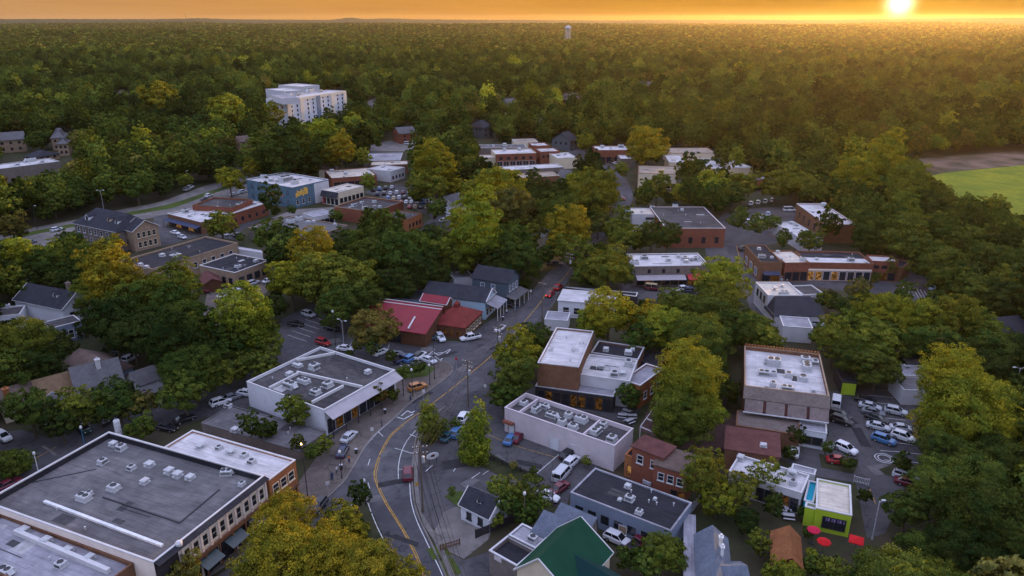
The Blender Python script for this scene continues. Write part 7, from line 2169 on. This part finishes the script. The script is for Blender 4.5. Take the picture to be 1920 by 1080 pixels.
HAND = [
    # foreground
    (531, 990, 62, 'broad', 'golden yellow'), (640, 985, 46, 'round', 'golden yellow'), (526, 1052, 80, 'broad', 'golden yellow'), (618, 1052, 72, 'broad', 'golden yellow'), (682, 1066, 60, 'broad', 'golden yellow'),
    (760, 1082, 42, 'round', 'golden yellow'), (480, 1075, 40, 'round', 'olive green'), (676, 957, 22, 'bush', 'deep green'), (668, 1000, 30, 'bush', 'deep green'), (340, 1082, 40, 'round', 'brownish green'),
    (892, 808, 30, 'column', 'yellow green'), (805, 784, 24, 'column', 'olive green'), (834, 797, 11, 'column', 'mid green'), (853, 790, 11, 'column', 'mid green'), (905, 848, 14, 'bush', 'dark green'),
    (975, 668, 42, 'round', 'yellow green'), (962, 708, 44, 'round', 'mid green'), (945, 740, 32, 'round', 'dark green'), (1002, 632, 34, 'round', 'dark green'), (1010, 690, 22, 'bush', 'mid green'),
    (1290, 712, 66, 'oval', 'yellow green'), (1278, 775, 62, 'round', 'olive green'), (1322, 770, 40, 'round', 'yellow green'), (1180, 742, 27, 'round', 'dark green'), (1262, 800, 40, 'round', 'mid green'),
    (1318, 895, 42, 'oval', 'olive green'), (1345, 930, 36, 'round', 'yellow green'), (1388, 918, 34, 'round', 'olive green'), (1432, 892, 36, 'open', 'olive green'),
    (1786, 725, 66, 'oval', 'golden yellow'), (1812, 790, 80, 'broad', 'yellow green'), (1745, 790, 46, 'open', 'golden yellow'), (1868, 800, 48, 'round', 'yellow green'), (1838, 735, 46, 'round', 'yellow green'), (1780, 858, 56, 'round', 'mid green'),
    (1765, 920, 56, 'round', 'mid green'), (1700, 955, 40, 'round', 'dark green'), (1840, 975, 84, 'broad', 'dark green'), (1800, 1030, 70, 'broad', 'deep green'), (1900, 1020, 60, 'round', 'dark green'), (1725, 1035, 46, 'round', 'dark green'),
    (1462, 1090, 42, 'round', 'olive green'), (1525, 1058, 22, 'round', 'mid green'), (1566, 1068, 32, 'round', 'olive green'), (1632, 1076, 40, 'round', 'mid green'), (1694, 1074, 40, 'round', 'olive green'),
    (1424, 1020, 24, 'round', 'olive green'), (1522, 1036, 13, 'round', 'yellow green'), (1514, 1008, 12, 'bush', 'mid green'), (1504, 968, 12, 'bush', 'dark green'), (1520, 975, 10, 'bush', 'mid green'), (1450, 970, 22, 'bush', 'dark green'), (1400, 975, 26, 'round', 'deep green'),
    (1246, 1040, 40, 'round', 'olive green'), (1182, 1068, 32, 'bush', 'dark green'), (1215, 1070, 26, 'round', 'mid green'),
    (934, 918, 24, 'open', 'olive green'), (968, 925, 30, 'round', 'olive green'), (1002, 922, 34, 'open', 'mid green'), (985, 962, 28, 'round', 'dark green'), (950, 955, 24, 'round', 'dark green'), (928, 982, 18, 'bush', 'olive green'), (1010, 945, 20, 'round', 'mid green'), (848, 934, 9, 'bush', 'mid green'), (880, 956, 11, 'bush', 'dark green'), (902, 966, 10, 'bush', 'dark green'), (962, 882, 9, 'bush', 'brownish green'), (1000, 898, 9, 'bush', 'mid green'), (1100, 873, 10, 'bush', 'olive green'),
    # middle left
    (697, 614, 48, 'broad', 'brownish green'), (699, 650, 19, 'cone', 'mid green'), (733, 668, 12, 'cone', 'mid green'), (554, 768, 34, 'round', 'olive green'), (470, 813, 22, 'round', 'dark green'), (499, 811, 22, 'round', 'dark green'),
    (706, 734, 20, 'oval', 'brownish green'), (738, 742, 13, 'round', 'olive green'), (587, 852, 17, 'round', 'mid green'), (610, 832, 18, 'round', 'olive green'), (559, 838, 15, 'round', 'olive green'), (264, 800, 30, 'round', 'mid green'), (27, 872, 40, 'bush', 'mid green'), (785, 697, 15, 'bush', 'dark green'), (760, 704, 14, 'bush', 'mid green'),
    (672, 658, 13, 'bush', 'olive green'), (655, 668, 9, 'bush', 'dark green'),
    (40, 655, 55, 'round', 'olive green'), (20, 700, 45, 'round', 'mid green'), (105, 645, 32, 'round', 'dark green'), (80, 690, 40, 'round', 'deep green'), (208, 520, 56, 'oval', 'golden yellow'), (176, 540, 40, 'round', 'olive green'), (240, 560, 50, 'round', 'mid green'), (215, 610, 58, 'broad', 'deep green'), (290, 560, 46, 'round', 'olive green'), (330, 545, 50, 'oval', 'olive green'), (300, 620, 62, 'broad', 'deep green'), (345, 600, 50, 'round', 'dark green'), (250, 640, 44, 'round', 'deep green'),
    (460, 600, 54, 'oval', 'yellow green'), (440, 640, 44, 'round', 'dark green'), (490, 632, 40, 'round', 'olive green'), (490, 680, 34, 'round', 'mid green'), (440, 690, 30, 'round', 'mid green'), (362, 695, 58, 'broad', 'dark green'), (345, 740, 40, 'round', 'mid green'), (400, 710, 34, 'round', 'olive green'),
    (55, 768, 46, 'round', 'dark green'), (112, 790, 36, 'round', 'deep green'), (150, 760, 42, 'round', 'olive green'), (218, 745, 42, 'round', 'dark green'), (262, 758, 30, 'round', 'brownish green'), (185, 775, 26, 'round', 'dark green'), (232, 690, 12, 'round', 'mid green'),
    (22, 425, 30, 'round', 'brownish green'), (24, 480, 44, 'round', 'yellow green'), (10, 530, 36, 'round', 'olive green'), (80, 478, 34, 'round', 'olive green'), (140, 478, 32, 'round', 'mid green'), (190, 482, 26, 'round', 'brownish green'), (110, 520, 26, 'round', 'dark green'), (214, 470, 16, 'bush', 'olive green'), (246, 462, 9, 'bush', 'dark green'), (285, 452, 11, 'bush', 'mid green'), (55, 560, 20, 'round', 'dark green'), (12, 640, 30, 'round', 'yellow green'),
    # centre
    (585, 470, 46, 'oval', 'golden yellow'), (600, 520, 62, 'broad', 'olive green'), (545, 525, 44, 'round', 'yellow green'), (655, 530, 56, 'broad', 'olive green'), (690, 560, 40, 'round', 'dark green'), (640, 570, 44, 'round', 'dark green'), (650, 462, 40, 'broad', 'dark green'), (690, 480, 46, 'broad', 'mid green'), (760, 485, 56, 'broad', 'dark green'), (800, 510, 40, 'round', 'deep green'), (740, 530, 40, 'round', 'deep green'),
    (890, 440, 56, 'oval', 'yellow green'), (850, 475, 44, 'round', 'olive green'), (955, 460, 48, 'round', 'mid green'), (930, 500, 36, 'round', 'deep green'), (985, 490, 36, 'round', 'dark green'), (1066, 425, 44, 'oval', 'golden yellow'), (1080, 470, 38, 'round', 'olive green'), (1110, 370, 54, 'broad', 'olive green'), (1090, 350, 36, 'round', 'yellow green'), (1122, 415, 26, 'round', 'mid green'), (1040, 405, 34, 'round', 'dark green'), (930, 358, 58, 'broad', 'yellow green'), (895, 370, 36, 'round', 'olive green'), (960, 395, 46, 'broad', 'brownish green'), (1010, 380, 34, 'round', 'deep green'),
    (815, 310, 42, 'oval', 'golden yellow'), (800, 350, 38, 'round', 'olive green'), (845, 345, 26, 'round', 'golden yellow'), (872, 310, 26, 'round', 'olive green'), (800, 285, 26, 'round', 'golden yellow'), (1000, 445, 24, 'round', 'olive green'), (820, 395, 20, 'round', 'dark green'), (780, 365, 16, 'round', 'dark green'),
    (1212, 275, 44, 'broad', 'golden yellow'), (1098, 265, 20, 'open', 'yellow green'), (1166, 320, 15, 'round', 'olive green'), (1232, 352, 28, 'round', 'olive green'), (1282, 362, 25, 'round', 'yellow green'), (1335, 352, 34, 'broad', 'yellow green'), (1392, 345, 30, 'round', 'olive green'), (1300, 322, 24, 'round', 'mid green'), (1208, 374, 22, 'round', 'mid green'), (1350, 305, 16, 'round', 'mid green'), (1380, 312, 16, 'round', 'olive green'), (1455, 345, 34, 'broad', 'olive green'), (1500, 345, 32, 'broad', 'olive green'),
    (1172, 440, 36, 'round', 'olive green'), (1222, 440, 30, 'round', 'dark green'), (1252, 442, 30, 'round', 'dark green'), (1138, 503, 46, 'round', 'olive green'), (1166, 512, 26, 'round', 'mid green'), (1355, 530, 50, 'broad', 'yellow green'), (1350, 570, 46, 'round', 'olive green'), (1264, 565, 30, 'round', 'mid green'), (1142, 588, 46, 'oval', 'golden yellow'), (1110, 610, 32, 'round', 'yellow green'), (1200, 600, 36, 'round', 'golden yellow'), (1252, 612, 52, 'broad', 'yellow green'), (1200, 635, 36, 'round', 'dark green'), (1310, 615, 40, 'round', 'olive green'), (1365, 625, 46, 'broad', 'dark green'), (1410, 620, 44, 'broad', 'mid green'), (1440, 640, 34, 'round', 'olive green'), (1330, 655, 30, 'round', 'deep green'),
    (1385, 425, 20, 'round', 'mid green'), (1420, 430, 20, 'round', 'mid green'), (1450, 415, 18, 'round', 'mid green'), (1470, 450, 15, 'round', 'mid green'), (1520, 450, 26, 'round', 'mid green'), (1555, 430, 24, 'round', 'dark green'), (1668, 510, 13, 'round', 'mid green'), (1640, 535, 10, 'bush', 'dark green'),
    (1545, 555, 18, 'oval', 'olive green'), (1608, 555, 26, 'broad', 'brownish green'), (1660, 585, 52, 'broad', 'yellow green'), (1590, 610, 36, 'round', 'olive green'), (1565, 640, 40, 'round', 'olive green'), (1640, 640, 50, 'broad', 'olive green'), (1720, 610, 52, 'broad', 'yellow green'), (1790, 600, 50, 'oval', 'olive green'), (1840, 615, 44, 'round', 'olive green'), (1645, 690, 44, 'broad', 'mid green'), (1600, 672, 40, 'round', 'dark green'), (1720, 650, 40, 'round', 'dark green'), (1770, 650, 46, 'broad', 'mid green'), (1850, 660, 46, 'broad', 'dark green'), (1900, 660, 46, 'broad', 'deep green'), (1695, 560, 20, 'round', 'dark green'),
    (1780, 530, 40, 'round', 'mid green'), (1830, 545, 44, 'broad', 'mid green'), (1890, 540, 46, 'broad', 'olive green'), (1600, 335, 46, 'broad', 'yellow green'), (1660, 300, 40, 'oval', 'yellow green'), (1698, 350, 42, 'oval', 'olive green'), (1742, 394, 40, 'broad', 'deep green'), (1690, 400, 40, 'broad', 'olive green'), (1640, 430, 44, 'broad', 'dark green'), (1700, 450, 48, 'broad', 'mid green'), (1760, 440, 46, 'broad', 'dark green'), (1830, 452, 42, 'broad', 'mid green'), (1895, 458, 44, 'broad', 'mid green'), (1865, 395, 26, 'round', 'olive green'), (1590, 380, 30, 'broad', 'olive green'), (1760, 490, 46, 'broad', 'mid green'), (1850, 490, 46, 'broad', 'dark green'),
    (1550, 852, 12, 'bush', 'dark green'), (1590, 876, 16, 'bush', 'dark green'), (1494, 815, 22, 'round', 'dark green'), (1538, 824, 14, 'bush', 'dark green'), (1690, 885, 18, 'bush', 'dark green'), (1618, 945, 14, 'bush', 'dark green'), (1480, 860, 14, 'bush', 'dark green'),
    # left centre
    (430, 336, 27, 'round', 'golden yellow'), (472, 322, 17, 'round', 'golden yellow'), (414, 418, 32, 'broad', 'olive green'), (510, 393, 22, 'broad', 'dark green'), (503, 437, 30, 'round', 'mid green'), (540, 455, 24, 'round', 'dark green'), (547, 396, 9, 'round', 'mid green'), (630, 405, 14, 'round', 'mid green'), (690, 345, 15, 'round', 'olive green'), (683, 305, 15, 'round', 'olive green'), (720, 425, 36, 'broad', 'mid green'), (480, 360, 8, 'bush', 'mid green'), (270, 440, 13, 'bush', 'mid green'),
    (540, 280, 60, 'broad', 'dark green'), (600, 255, 36, 'round', 'yellow green'), (640, 285, 28, 'oval', 'golden yellow'), (490, 290, 36, 'broad', 'mid green'), (615, 290, 30, 'round', 'olive green'), (572, 300, 36, 'round', 'deep green'), (660, 235, 26, 'round', 'yellow green'), (690, 250, 30, 'round', 'mid green'), (300, 185, 34, 'broad', 'golden yellow'), (510, 215, 22, 'oval', 'yellow green'), (430, 215, 38, 'broad', 'yellow green'),
]
for q in HAND:
    add_tree(*q)

# ---- what a tree must leave in view: roofs, roads, lots (as seen in the survey), and where it may not stand
GW, GH = 480, 270
MASK = np.zeros((GH, GW), bool)
yy, xx = np.mgrid[0:GH, 0:GW]
XX, YY = xx * 4 + 2.0, yy * 4 + 2.0


def fill(poly, val=True):
    P = np.array(poly, float)
    x0, x1 = max(0, int(P[:, 0].min() // 4) - 1), min(GW, int(P[:, 0].max() // 4) + 2)
    y0, y1 = max(0, int(P[:, 1].min() // 4) - 1), min(GH, int(P[:, 1].max() // 4) + 2)
    if x1 <= x0 or y1 <= y0: return
    X, Y = XX[y0:y1, x0:x1], YY[y0:y1, x0:x1]
    ins = np.zeros(X.shape, bool); n = len(P)
    for i in range(n):
        (xa, ya), (xb, yb) = P[i], P[(i + 1) % n]
        c = (ya > Y) != (yb > Y)
        if ya != yb:
            ins ^= c & (X < (xb - xa) * (Y - ya) / (yb - ya) + xa)
    MASK[y0:y1, x0:x1] |= ins


def hull(pts):
    pts = sorted(set(pts))
    def half(p):
        o = []
        for q in p:
            while len(o) > 1 and (o[-1][0] - o[-2][0]) * (q[1] - o[-2][1]) - (o[-1][1] - o[-2][1]) * (q[0] - o[-2][0]) <= 0: o.pop()
            o.append(q)
        return o[:-1]
    return half(pts) + half(pts[::-1])


FOOT = []
for nm, cr, fp in BOXES:
    pr_ = [proj(p) for p in cr]
    if all(p[2] > 5 for p in pr_):
        fill(hull([(p[0], p[1]) for p in pr_]))
    FOOT.append(np.array(fp))
for gp in GROUND_POLYS:
    pr_ = [proj((x, y, 0)) for x, y in gp]
    if all(p[2] > 5 for p in pr_):
        fill([(p[0], p[1]) for p in pr_])
    FOOT.append(np.array(gp))
FB = [(f[:, 0].min(), f[:, 0].max(), f[:, 1].min(), f[:, 1].max()) for f in FOOT]


def standing_on(x, y):
    for f, (a, b, c, d) in zip(FOOT, FB):
        if a < x < b and c < y < d:
            ins = False; n = len(f)
            for i in range(n):
                (xa, ya), (xb, yb) = f[i], f[(i + 1) % n]
                if (ya > y) != (yb > y) and x < (xb - xa) * (y - ya) / (yb - ya) + xa: ins = not ins
            if ins: return True
    return False


def crown_box(x, y, R, kind):
    a, hc = KIND[kind]
    px, py, d = proj((x, y, hc * R))
    return px, py, R * FPX / d, R * (a * .93 + .2) * FPX / d


def hides(x, y, R, kind):
    px, py, rx, ry = crown_box(x, y, R, kind)
    x0, x1 = int((px - rx) // 4), int((px + rx) // 4) + 1
    y0, y1 = int((py - ry) // 4), int((py + ry * 1.3) // 4) + 1
    x0, x1, y0, y1 = max(0, x0), min(GW, x1), max(0, y0), min(GH, y1)
    if x1 <= x0 or y1 <= y0: return 0.0
    e = ((XX[y0:y1, x0:x1] - px) / rx) ** 2 + ((YY[y0:y1, x0:x1] - py) / ry) ** 2 < 1
    return (MASK[y0:y1, x0:x1] & e).sum() / max(1, e.sum())


# fill the rest of the woods and gardens on a jittered grid
g = random.Random(3)
grid = {}
def near(x, y, R):
    i, j = int(x // 12), int(y // 12)
    for a in range(i - 2, i + 3):
        for b in range(j - 2, j + 3):
            for (X, Y, Q) in grid.get((a, b), ()):
                if (X - x) ** 2 + (Y - y) ** 2 < (.62 * (R + Q)) ** 2: return True
    return False
def put(x, y, R): grid.setdefault((int(x // 12), int(y // 12)), []).append((x, y, R))
for t in TREES: put(t['x'], t['y'], t['R'])


def patch(x, y):
    """slow variation of stand colour over the land"""
    return math.sin(x * .013 + 1.3) * math.cos(y * .011 - .6) + .5 * math.sin(x * .031 - y * .027)


def pick_col(x, y, far=False):
    v = patch(x, y) * .35 + g.random()
    if v < .25: return 'deep green'
    if v < .62: return 'dark green'
    if v < .95: return 'mid green'
    if v < 1.12: return 'olive green'
    if v < 1.24: return 'brownish green'
    if v < 1.38: return 'yellow green'
    return 'golden yellow' if not far else 'yellow green'


AUTO_FAR = 620.0
cand = []
y = 62.0
while y < AUTO_FAR:
    hw = y * .80 + 40
    x = -hw
    while x < hw:
        cand.append((x + g.uniform(-2.2, 2.2), y + g.uniform(-2.2, 2.2)))
        x += 4.6 if y < 350 else 5.6
    y += 4.6 if y < 350 else 5.6
g.shuffle(cand)
for x, y in cand:
    big = g.random()
    R = g.uniform(2.4, 3.6) if big < .3 else g.uniform(3.4, 5.2) if big < .8 else g.uniform(5.0, 6.6)
    if y > 300: R = g.uniform(3.2, 5.6)
    kind = g.choice(['round', 'round', 'broad', 'oval', 'broad'])
    if near(x, y, R) or standing_on(x, y): continue
    q_ = proj((x, y, 4))
    if (q_[1] > 930 and q_[0] < 1420) or (q_[1] > 985 and q_[0] < 1670): continue
    if hides(x, y, R, kind) > .10:
        R *= .55
        if y > 330 or hides(x, y, R, kind) > .08 or near(x, y, R * 1.4): continue
    TREES.append(dict(x=x, y=y, R=R, kind=kind, col=pick_col(x, y), hand=False)); put(x, y, R)

# ---- the 300 that show largest are trees of their own, all others form the wood
def shown(t):
    px, py, rx, ry = crown_box(t['x'], t['y'], t['R'], t['kind'])
    t['px'], t['py'], t['rp'] = px, py, rx
    w_ = max(0, min(px + rx, 1920) - max(px - rx, 0)); h_ = max(0, min(py + ry, 1080) - max(py - ry, 0))
    return max(w_ * h_, 2 * rx * ry) if w_ * h_ > .04 * rx * ry and py > 900 else w_ * h_
for t in TREES: t['area'] = shown(t)
TREES.sort(key=lambda t: -t['area'])
OWN = TREES[:300]; REST = [t for t in TREES[300:] if True]

roots2 = [(s, p, proj(p)) for s, p in ROOTS]
def rel_phrase(t):
    best = None
    for s, p, q in roots2:
        d = math.hypot(q[0] - t['px'], (q[1] - t['py']) * 1.3)
        if best is None or d < best[0]: best = (d, s, q)
    d, s, q = best
    dx, dy = t['px'] - q[0], t['py'] - q[1]
    if abs(dx) > abs(dy) * 1.2: r_ = 'left of' if dx < 0 else 'right of'
    else: r_ = 'beyond' if dy < 0 else 'in front of'
    return '%s the %s' % (r_, s)
WORD = {'round': 'round', 'broad': 'spreading', 'oval': 'tall', 'column': 'columnar', 'cone': 'conical', 'bush': 'low bushy', 'open': 'sparse', 'flame': 'tall'}
lab = {}
for t in OWN:
    lab.setdefault('%s %s tree %s' % (WORD[t['kind']], t['col'], rel_phrase(t)), []).append(t)
for k, v in lab.items():
    v.sort(key=lambda t: t['px'])
    for i, t in enumerate(v):
        t['label'] = k if len(v) == 1 else '%s, %s' % (k, ordinal(i, len(v)))
for i, t in enumerate(OWN):
    lod = 9 if t['rp'] > 46 and t['py'] > 640 else 0 if t['rp'] > 34 else 1 if t['rp'] > 15 else 2
    cm, tm = tree_meshes(t['kind'], i % 3, lod)
    name = {'bush': 'shrub'}.get(t['kind'], 'tree')
    o = thing(name, t['label'].replace(' tree', ' shrub') if name == 'shrub' else t['label'], name, (t['x'], t['y'], 0), g.uniform(0, 6.28), 'shrubs about the town' if name == 'shrub' else 'trees about the town')
    s = t['R']; zs = s * g.uniform(.92, 1.1)
    o.scale = (s, s, zs)
    c = link('crown', cm, o); k = TINT[t['col']]; f = g.uniform(.85, 1.2); h = g.uniform(.9, 1.12)
    c.color = (k[0] * f * h, k[1] * f, k[2] * f, 1)
    link('trunk', tm, o)

# ------------------------------------------------------------------ the wood: one object, its trees set on points
SRC = bpy.data.collections.new('wood_sources')
NSRC = 0
def src(name, V, Nv, shade=None):
    global NSRC
    me = quads_mesh(name, V, Nv, M_FOREST, np.ones((len(V) // 4, 3)) if shade is None else shade)
    o = bpy.data.objects.new('src_%02d' % NSRC, me); NSRC += 1
    SRC.objects.link(o)
for var in range(4):
    for kind in ('round', 'broad', 'oval'):
        a, hc = KIND[kind]
        V, Nv = leaf_cloud(500 + var * 7 + len(kind), a, 1900, .10, nl=16, core=.64, lr=(.3, .45), tufts=75); V[:, 2] += hc
        tm = trunk_mb(var, hc, a, .05, 3); src('wood_tree', V, Nv)
NEARN = NSRC
for var in range(6):                       # clumps of trees for the far distance (unit: one crown radius)
    gg = np.random.default_rng(900 + var); Vs, Ns, Sh = [], [], []
    for i in range(16):
        x, y = (i % 4 - 1.5) * 1.95 + gg.uniform(-.6, .6), (i // 4 - 1.5) * 1.95 + gg.uniform(-.6, .6)
        s = gg.uniform(.75, 1.3); a = gg.choice([.85, 1.0, 1.3])
        V, Nv = leaf_cloud(int(gg.integers(1e6)), a, 170, .28, nl=8, core=.58, lr=(.4, .55), inner=.1, tufts=20, tuft_r=(.2, .34))
        V = V * s; V[:, 2] += s * (a * .95 + .35) + gg.uniform(0, .9); V[:, 0] += x; V[:, 1] += y
        Vs.append(V); Ns.append(Nv)
        b_ = gg.choice([.5, .7, .9, 1.1, 1.5]) * gg.uniform(.85, 1.15); Sh.append(np.tile([b_ * gg.uniform(.9, 1.2), b_, b_], (len(V) // 4, 1)))
    src('wood_clump', np.vstack(Vs), np.vstack(Ns), np.vstack(Sh))

pts, att = [], []
def emit(x, y, z, s, k, rot, col, shade):
    pts.append((x, y, z)); att.append((s, k, rot, col[0] * shade, col[1] * shade, col[2] * shade))
for t in REST:
    emit(t['x'], t['y'], 0, t['R'], g.randrange(NEARN), g.uniform(0, 6.28), TINT[t['col']], g.choice((.65, .85, 1.0, 1.2, 1.5)) * g.uniform(.9, 1.1))
def terrain(x, y):
    d = math.hypot(x, y)
    f = min(1, max(0, (d - 1200) / 3000))
    return f * (10 * math.sin(x * .0011 + 1) * math.cos(y * .0013) + 8 * math.sin(x * .0027 - y * .0021))
y = AUTO_FAR - 8
while y < 1500:
    hw = y * .78 + 40; st = 8.6 if y < 1000 else 9.2; x = -hw
    while x < hw:
        X, Y = x + g.uniform(-2.8, 2.8), y + g.uniform(-2.8, 2.8); R = g.choice((3.3, 4.0, 4.6, 5.6)) * g.uniform(.85, 1.12)
        if not standing_on(X, Y) and hides(X, Y, R, 'round') < .12:
            emit(X, Y, terrain(X, Y), R, g.randrange(NEARN), g.uniform(0, 6.28), TINT[pick_col(X, Y, True)], g.choice((.7, .95, 1.2, 1.5, 1.9)) * g.uniform(.9, 1.1))
        x += st
    y += st
while y < 7200:
    hw = y * .78; st = 28 if y < 2600 else 34 if y < 4200 else 44; x = -hw
    while x < hw:
        X, Y = x + g.uniform(-8, 8), y + g.uniform(-8, 8)
        emit(X, Y, terrain(X, Y) - 1 + g.uniform(-1, 2.5), g.uniform(4.1, 5.0) * st / 28, NEARN + g.randrange(6), g.uniform(0, 6.28), TINT[g.choice(['dark green', 'mid green', 'olive green', 'mid green', 'brownish green'])], g.uniform(.8, 1.3))
        x += st
    y += st
pm = bpy.data.meshes.new('wood')
A_ = np.array(att, np.float32)
pm.vertices.add(len(pts)); pm.vertices.foreach_set('co', np.array(pts, np.float32).ravel())
at = pm.attributes.new('size', 'FLOAT_VECTOR', 'POINT'); zs_ = np.random.default_rng(2).uniform(.82, 1.4, len(pts)); zs_[A_[:, 1] >= NEARN] = 1.1
at.data.foreach_set('vector', np.stack([A_[:, 0], A_[:, 0], A_[:, 0] * zs_], 1).astype(np.float32).ravel())
for nm, ty, col_ in (('turn', 'FLOAT', A_[:, 2]),):
    at = pm.attributes.new(nm, ty, 'POINT'); at.data.foreach_set('value', col_)
at = pm.attributes.new('pick', 'INT', 'POINT'); at.data.foreach_set('value', A_[:, 1].astype(np.int32))
at = pm.attributes.new('tint', 'FLOAT_VECTOR', 'POINT'); at.data.foreach_set('vector', A_[:, 3:6].ravel())
wood = link('woodland', pm); wood['kind'] = 'stuff'
ng = bpy.data.node_groups.new('wood_setter', 'GeometryNodeTree')
ng.interface.new_socket('Geometry', in_out='INPUT', socket_type='NodeSocketGeometry'); ng.interface.new_socket('Geometry', in_out='OUTPUT', socket_type='NodeSocketGeometry')
n_in = ng.nodes.new('NodeGroupInput'); n_out = ng.nodes.new('NodeGroupOutput')
ci = ng.nodes.new('GeometryNodeCollectionInfo'); ci.inputs['Collection'].default_value = SRC; ci.inputs['Separate Children'].default_value = True; ci.inputs['Reset Children'].default_value = True
ip = ng.nodes.new('GeometryNodeInstanceOnPoints'); ip.inputs['Pick Instance'].default_value = True
def named(nm, ty):
    nd = ng.nodes.new('GeometryNodeInputNamedAttribute'); nd.data_type = ty; nd.inputs['Name'].default_value = nm; return nd.outputs[0]
rotv = ng.nodes.new('ShaderNodeCombineXYZ'); ng.links.new(named('turn', 'FLOAT'), rotv.inputs[2])
e2r = ng.nodes.new('FunctionNodeEulerToRotation'); ng.links.new(rotv.outputs[0], e2r.inputs[0])
ng.links.new(n_in.outputs[0], ip.inputs['Points']); ng.links.new(ci.outputs[0], ip.inputs['Instance']); ng.links.new(named('pick', 'INT'), ip.inputs['Instance Index'])
ng.links.new(e2r.outputs[0], ip.inputs['Rotation']); ng.links.new(named('size', 'FLOAT_VECTOR'), ip.inputs['Scale']); ng.links.new(ip.outputs[0], n_out.inputs[0])
wood.modifiers.new('trees', 'NODES').node_group = ng
print('trees', len(TREES), 'points', len(pts))

# ------------------------------------------------------------------ far wooded hills to the skyline
na, nr = 700, 150
an = np.linspace(-.78, .78, na); rs = np.geomspace(6600, 10600, nr)
RR, AA = np.meshgrid(rs, an, indexing='ij')
hx, hy = RR * np.sin(AA), RR * np.cos(AA)
gz = np.random.default_rng(4)
Z = np.zeros_like(hx)
for k in range(14):
    f = .0005 * 1.55 ** k; ph = gz.uniform(0, 6.28, 2); d = gz.uniform(0, 6.28)
    Z += np.sin((hx * np.cos(d) + hy * np.sin(d)) * f + ph[0]) * (9.0 / 1.45 ** k) 
far = np.clip((RR - 6600) / 3600, 0, 1)
Z = Z * (.5 + .35 * far) + 8 + 54 * far ** 1.5 + gz.normal(size=Z.shape) * 2.2
for a0, wd, hh in ((math.atan((675 - 960) / FPX), .013, 24), (math.atan((740 - 960) / FPX), .02, 11), (math.atan((405 - 960) / FPX), .02, 9), (math.atan((1210 - 960) / FPX), .03, 5)):
    Z += hh * np.exp(-((AA - a0) / wd) ** 2) * np.clip((RR - 8600) / 1500, 0, 1)
M_HILL = material('hill_woods', (.030, .036, .012), .95, .45, .012, 'ground', (.05, .045, .016))
vv = np.stack([hx, hy, Z], 2).reshape(-1, 3)
idx = np.arange(nr * na).reshape(nr, na)
ff = np.stack([idx[:-1, :-1], idx[:-1, 1:], idx[1:, 1:], idx[1:, :-1]], 2).reshape(-1, 4)
hm = bpy.data.meshes.new('hills'); hm.from_pydata(vv.tolist(), [], ff.tolist()); hm.materials.append(M_HILL); hm.update()
print('hill top', Z.max())
h = link('hills', hm); h['kind'] = 'structure'

# ------------------------------------------------------------------ evening haze
mb = MB(); mb.box(-11500, 11500, -11400, 11500, -12, 112)
hz_ = part('haze', mb, [])
hz_['kind'] = 'stuff'
mh = bpy.data.materials.new('haze_air'); mh.use_nodes = True
t_ = NT(mh.node_tree)
pv = t_.n('ShaderNodeVolumePrincipled')
pv.inputs['Color'].default_value = (.95, .76, .50, 1)
pv.inputs['Density'].default_value = HAZE_DENSITY
pv.inputs['Anisotropy'].default_value = HAZE_ANISO
ou = t_.n('ShaderNodeOutputMaterial'); t_.l(pv.outputs[0], ou.inputs['Volume'])
hz_.data.materials.append(mh)
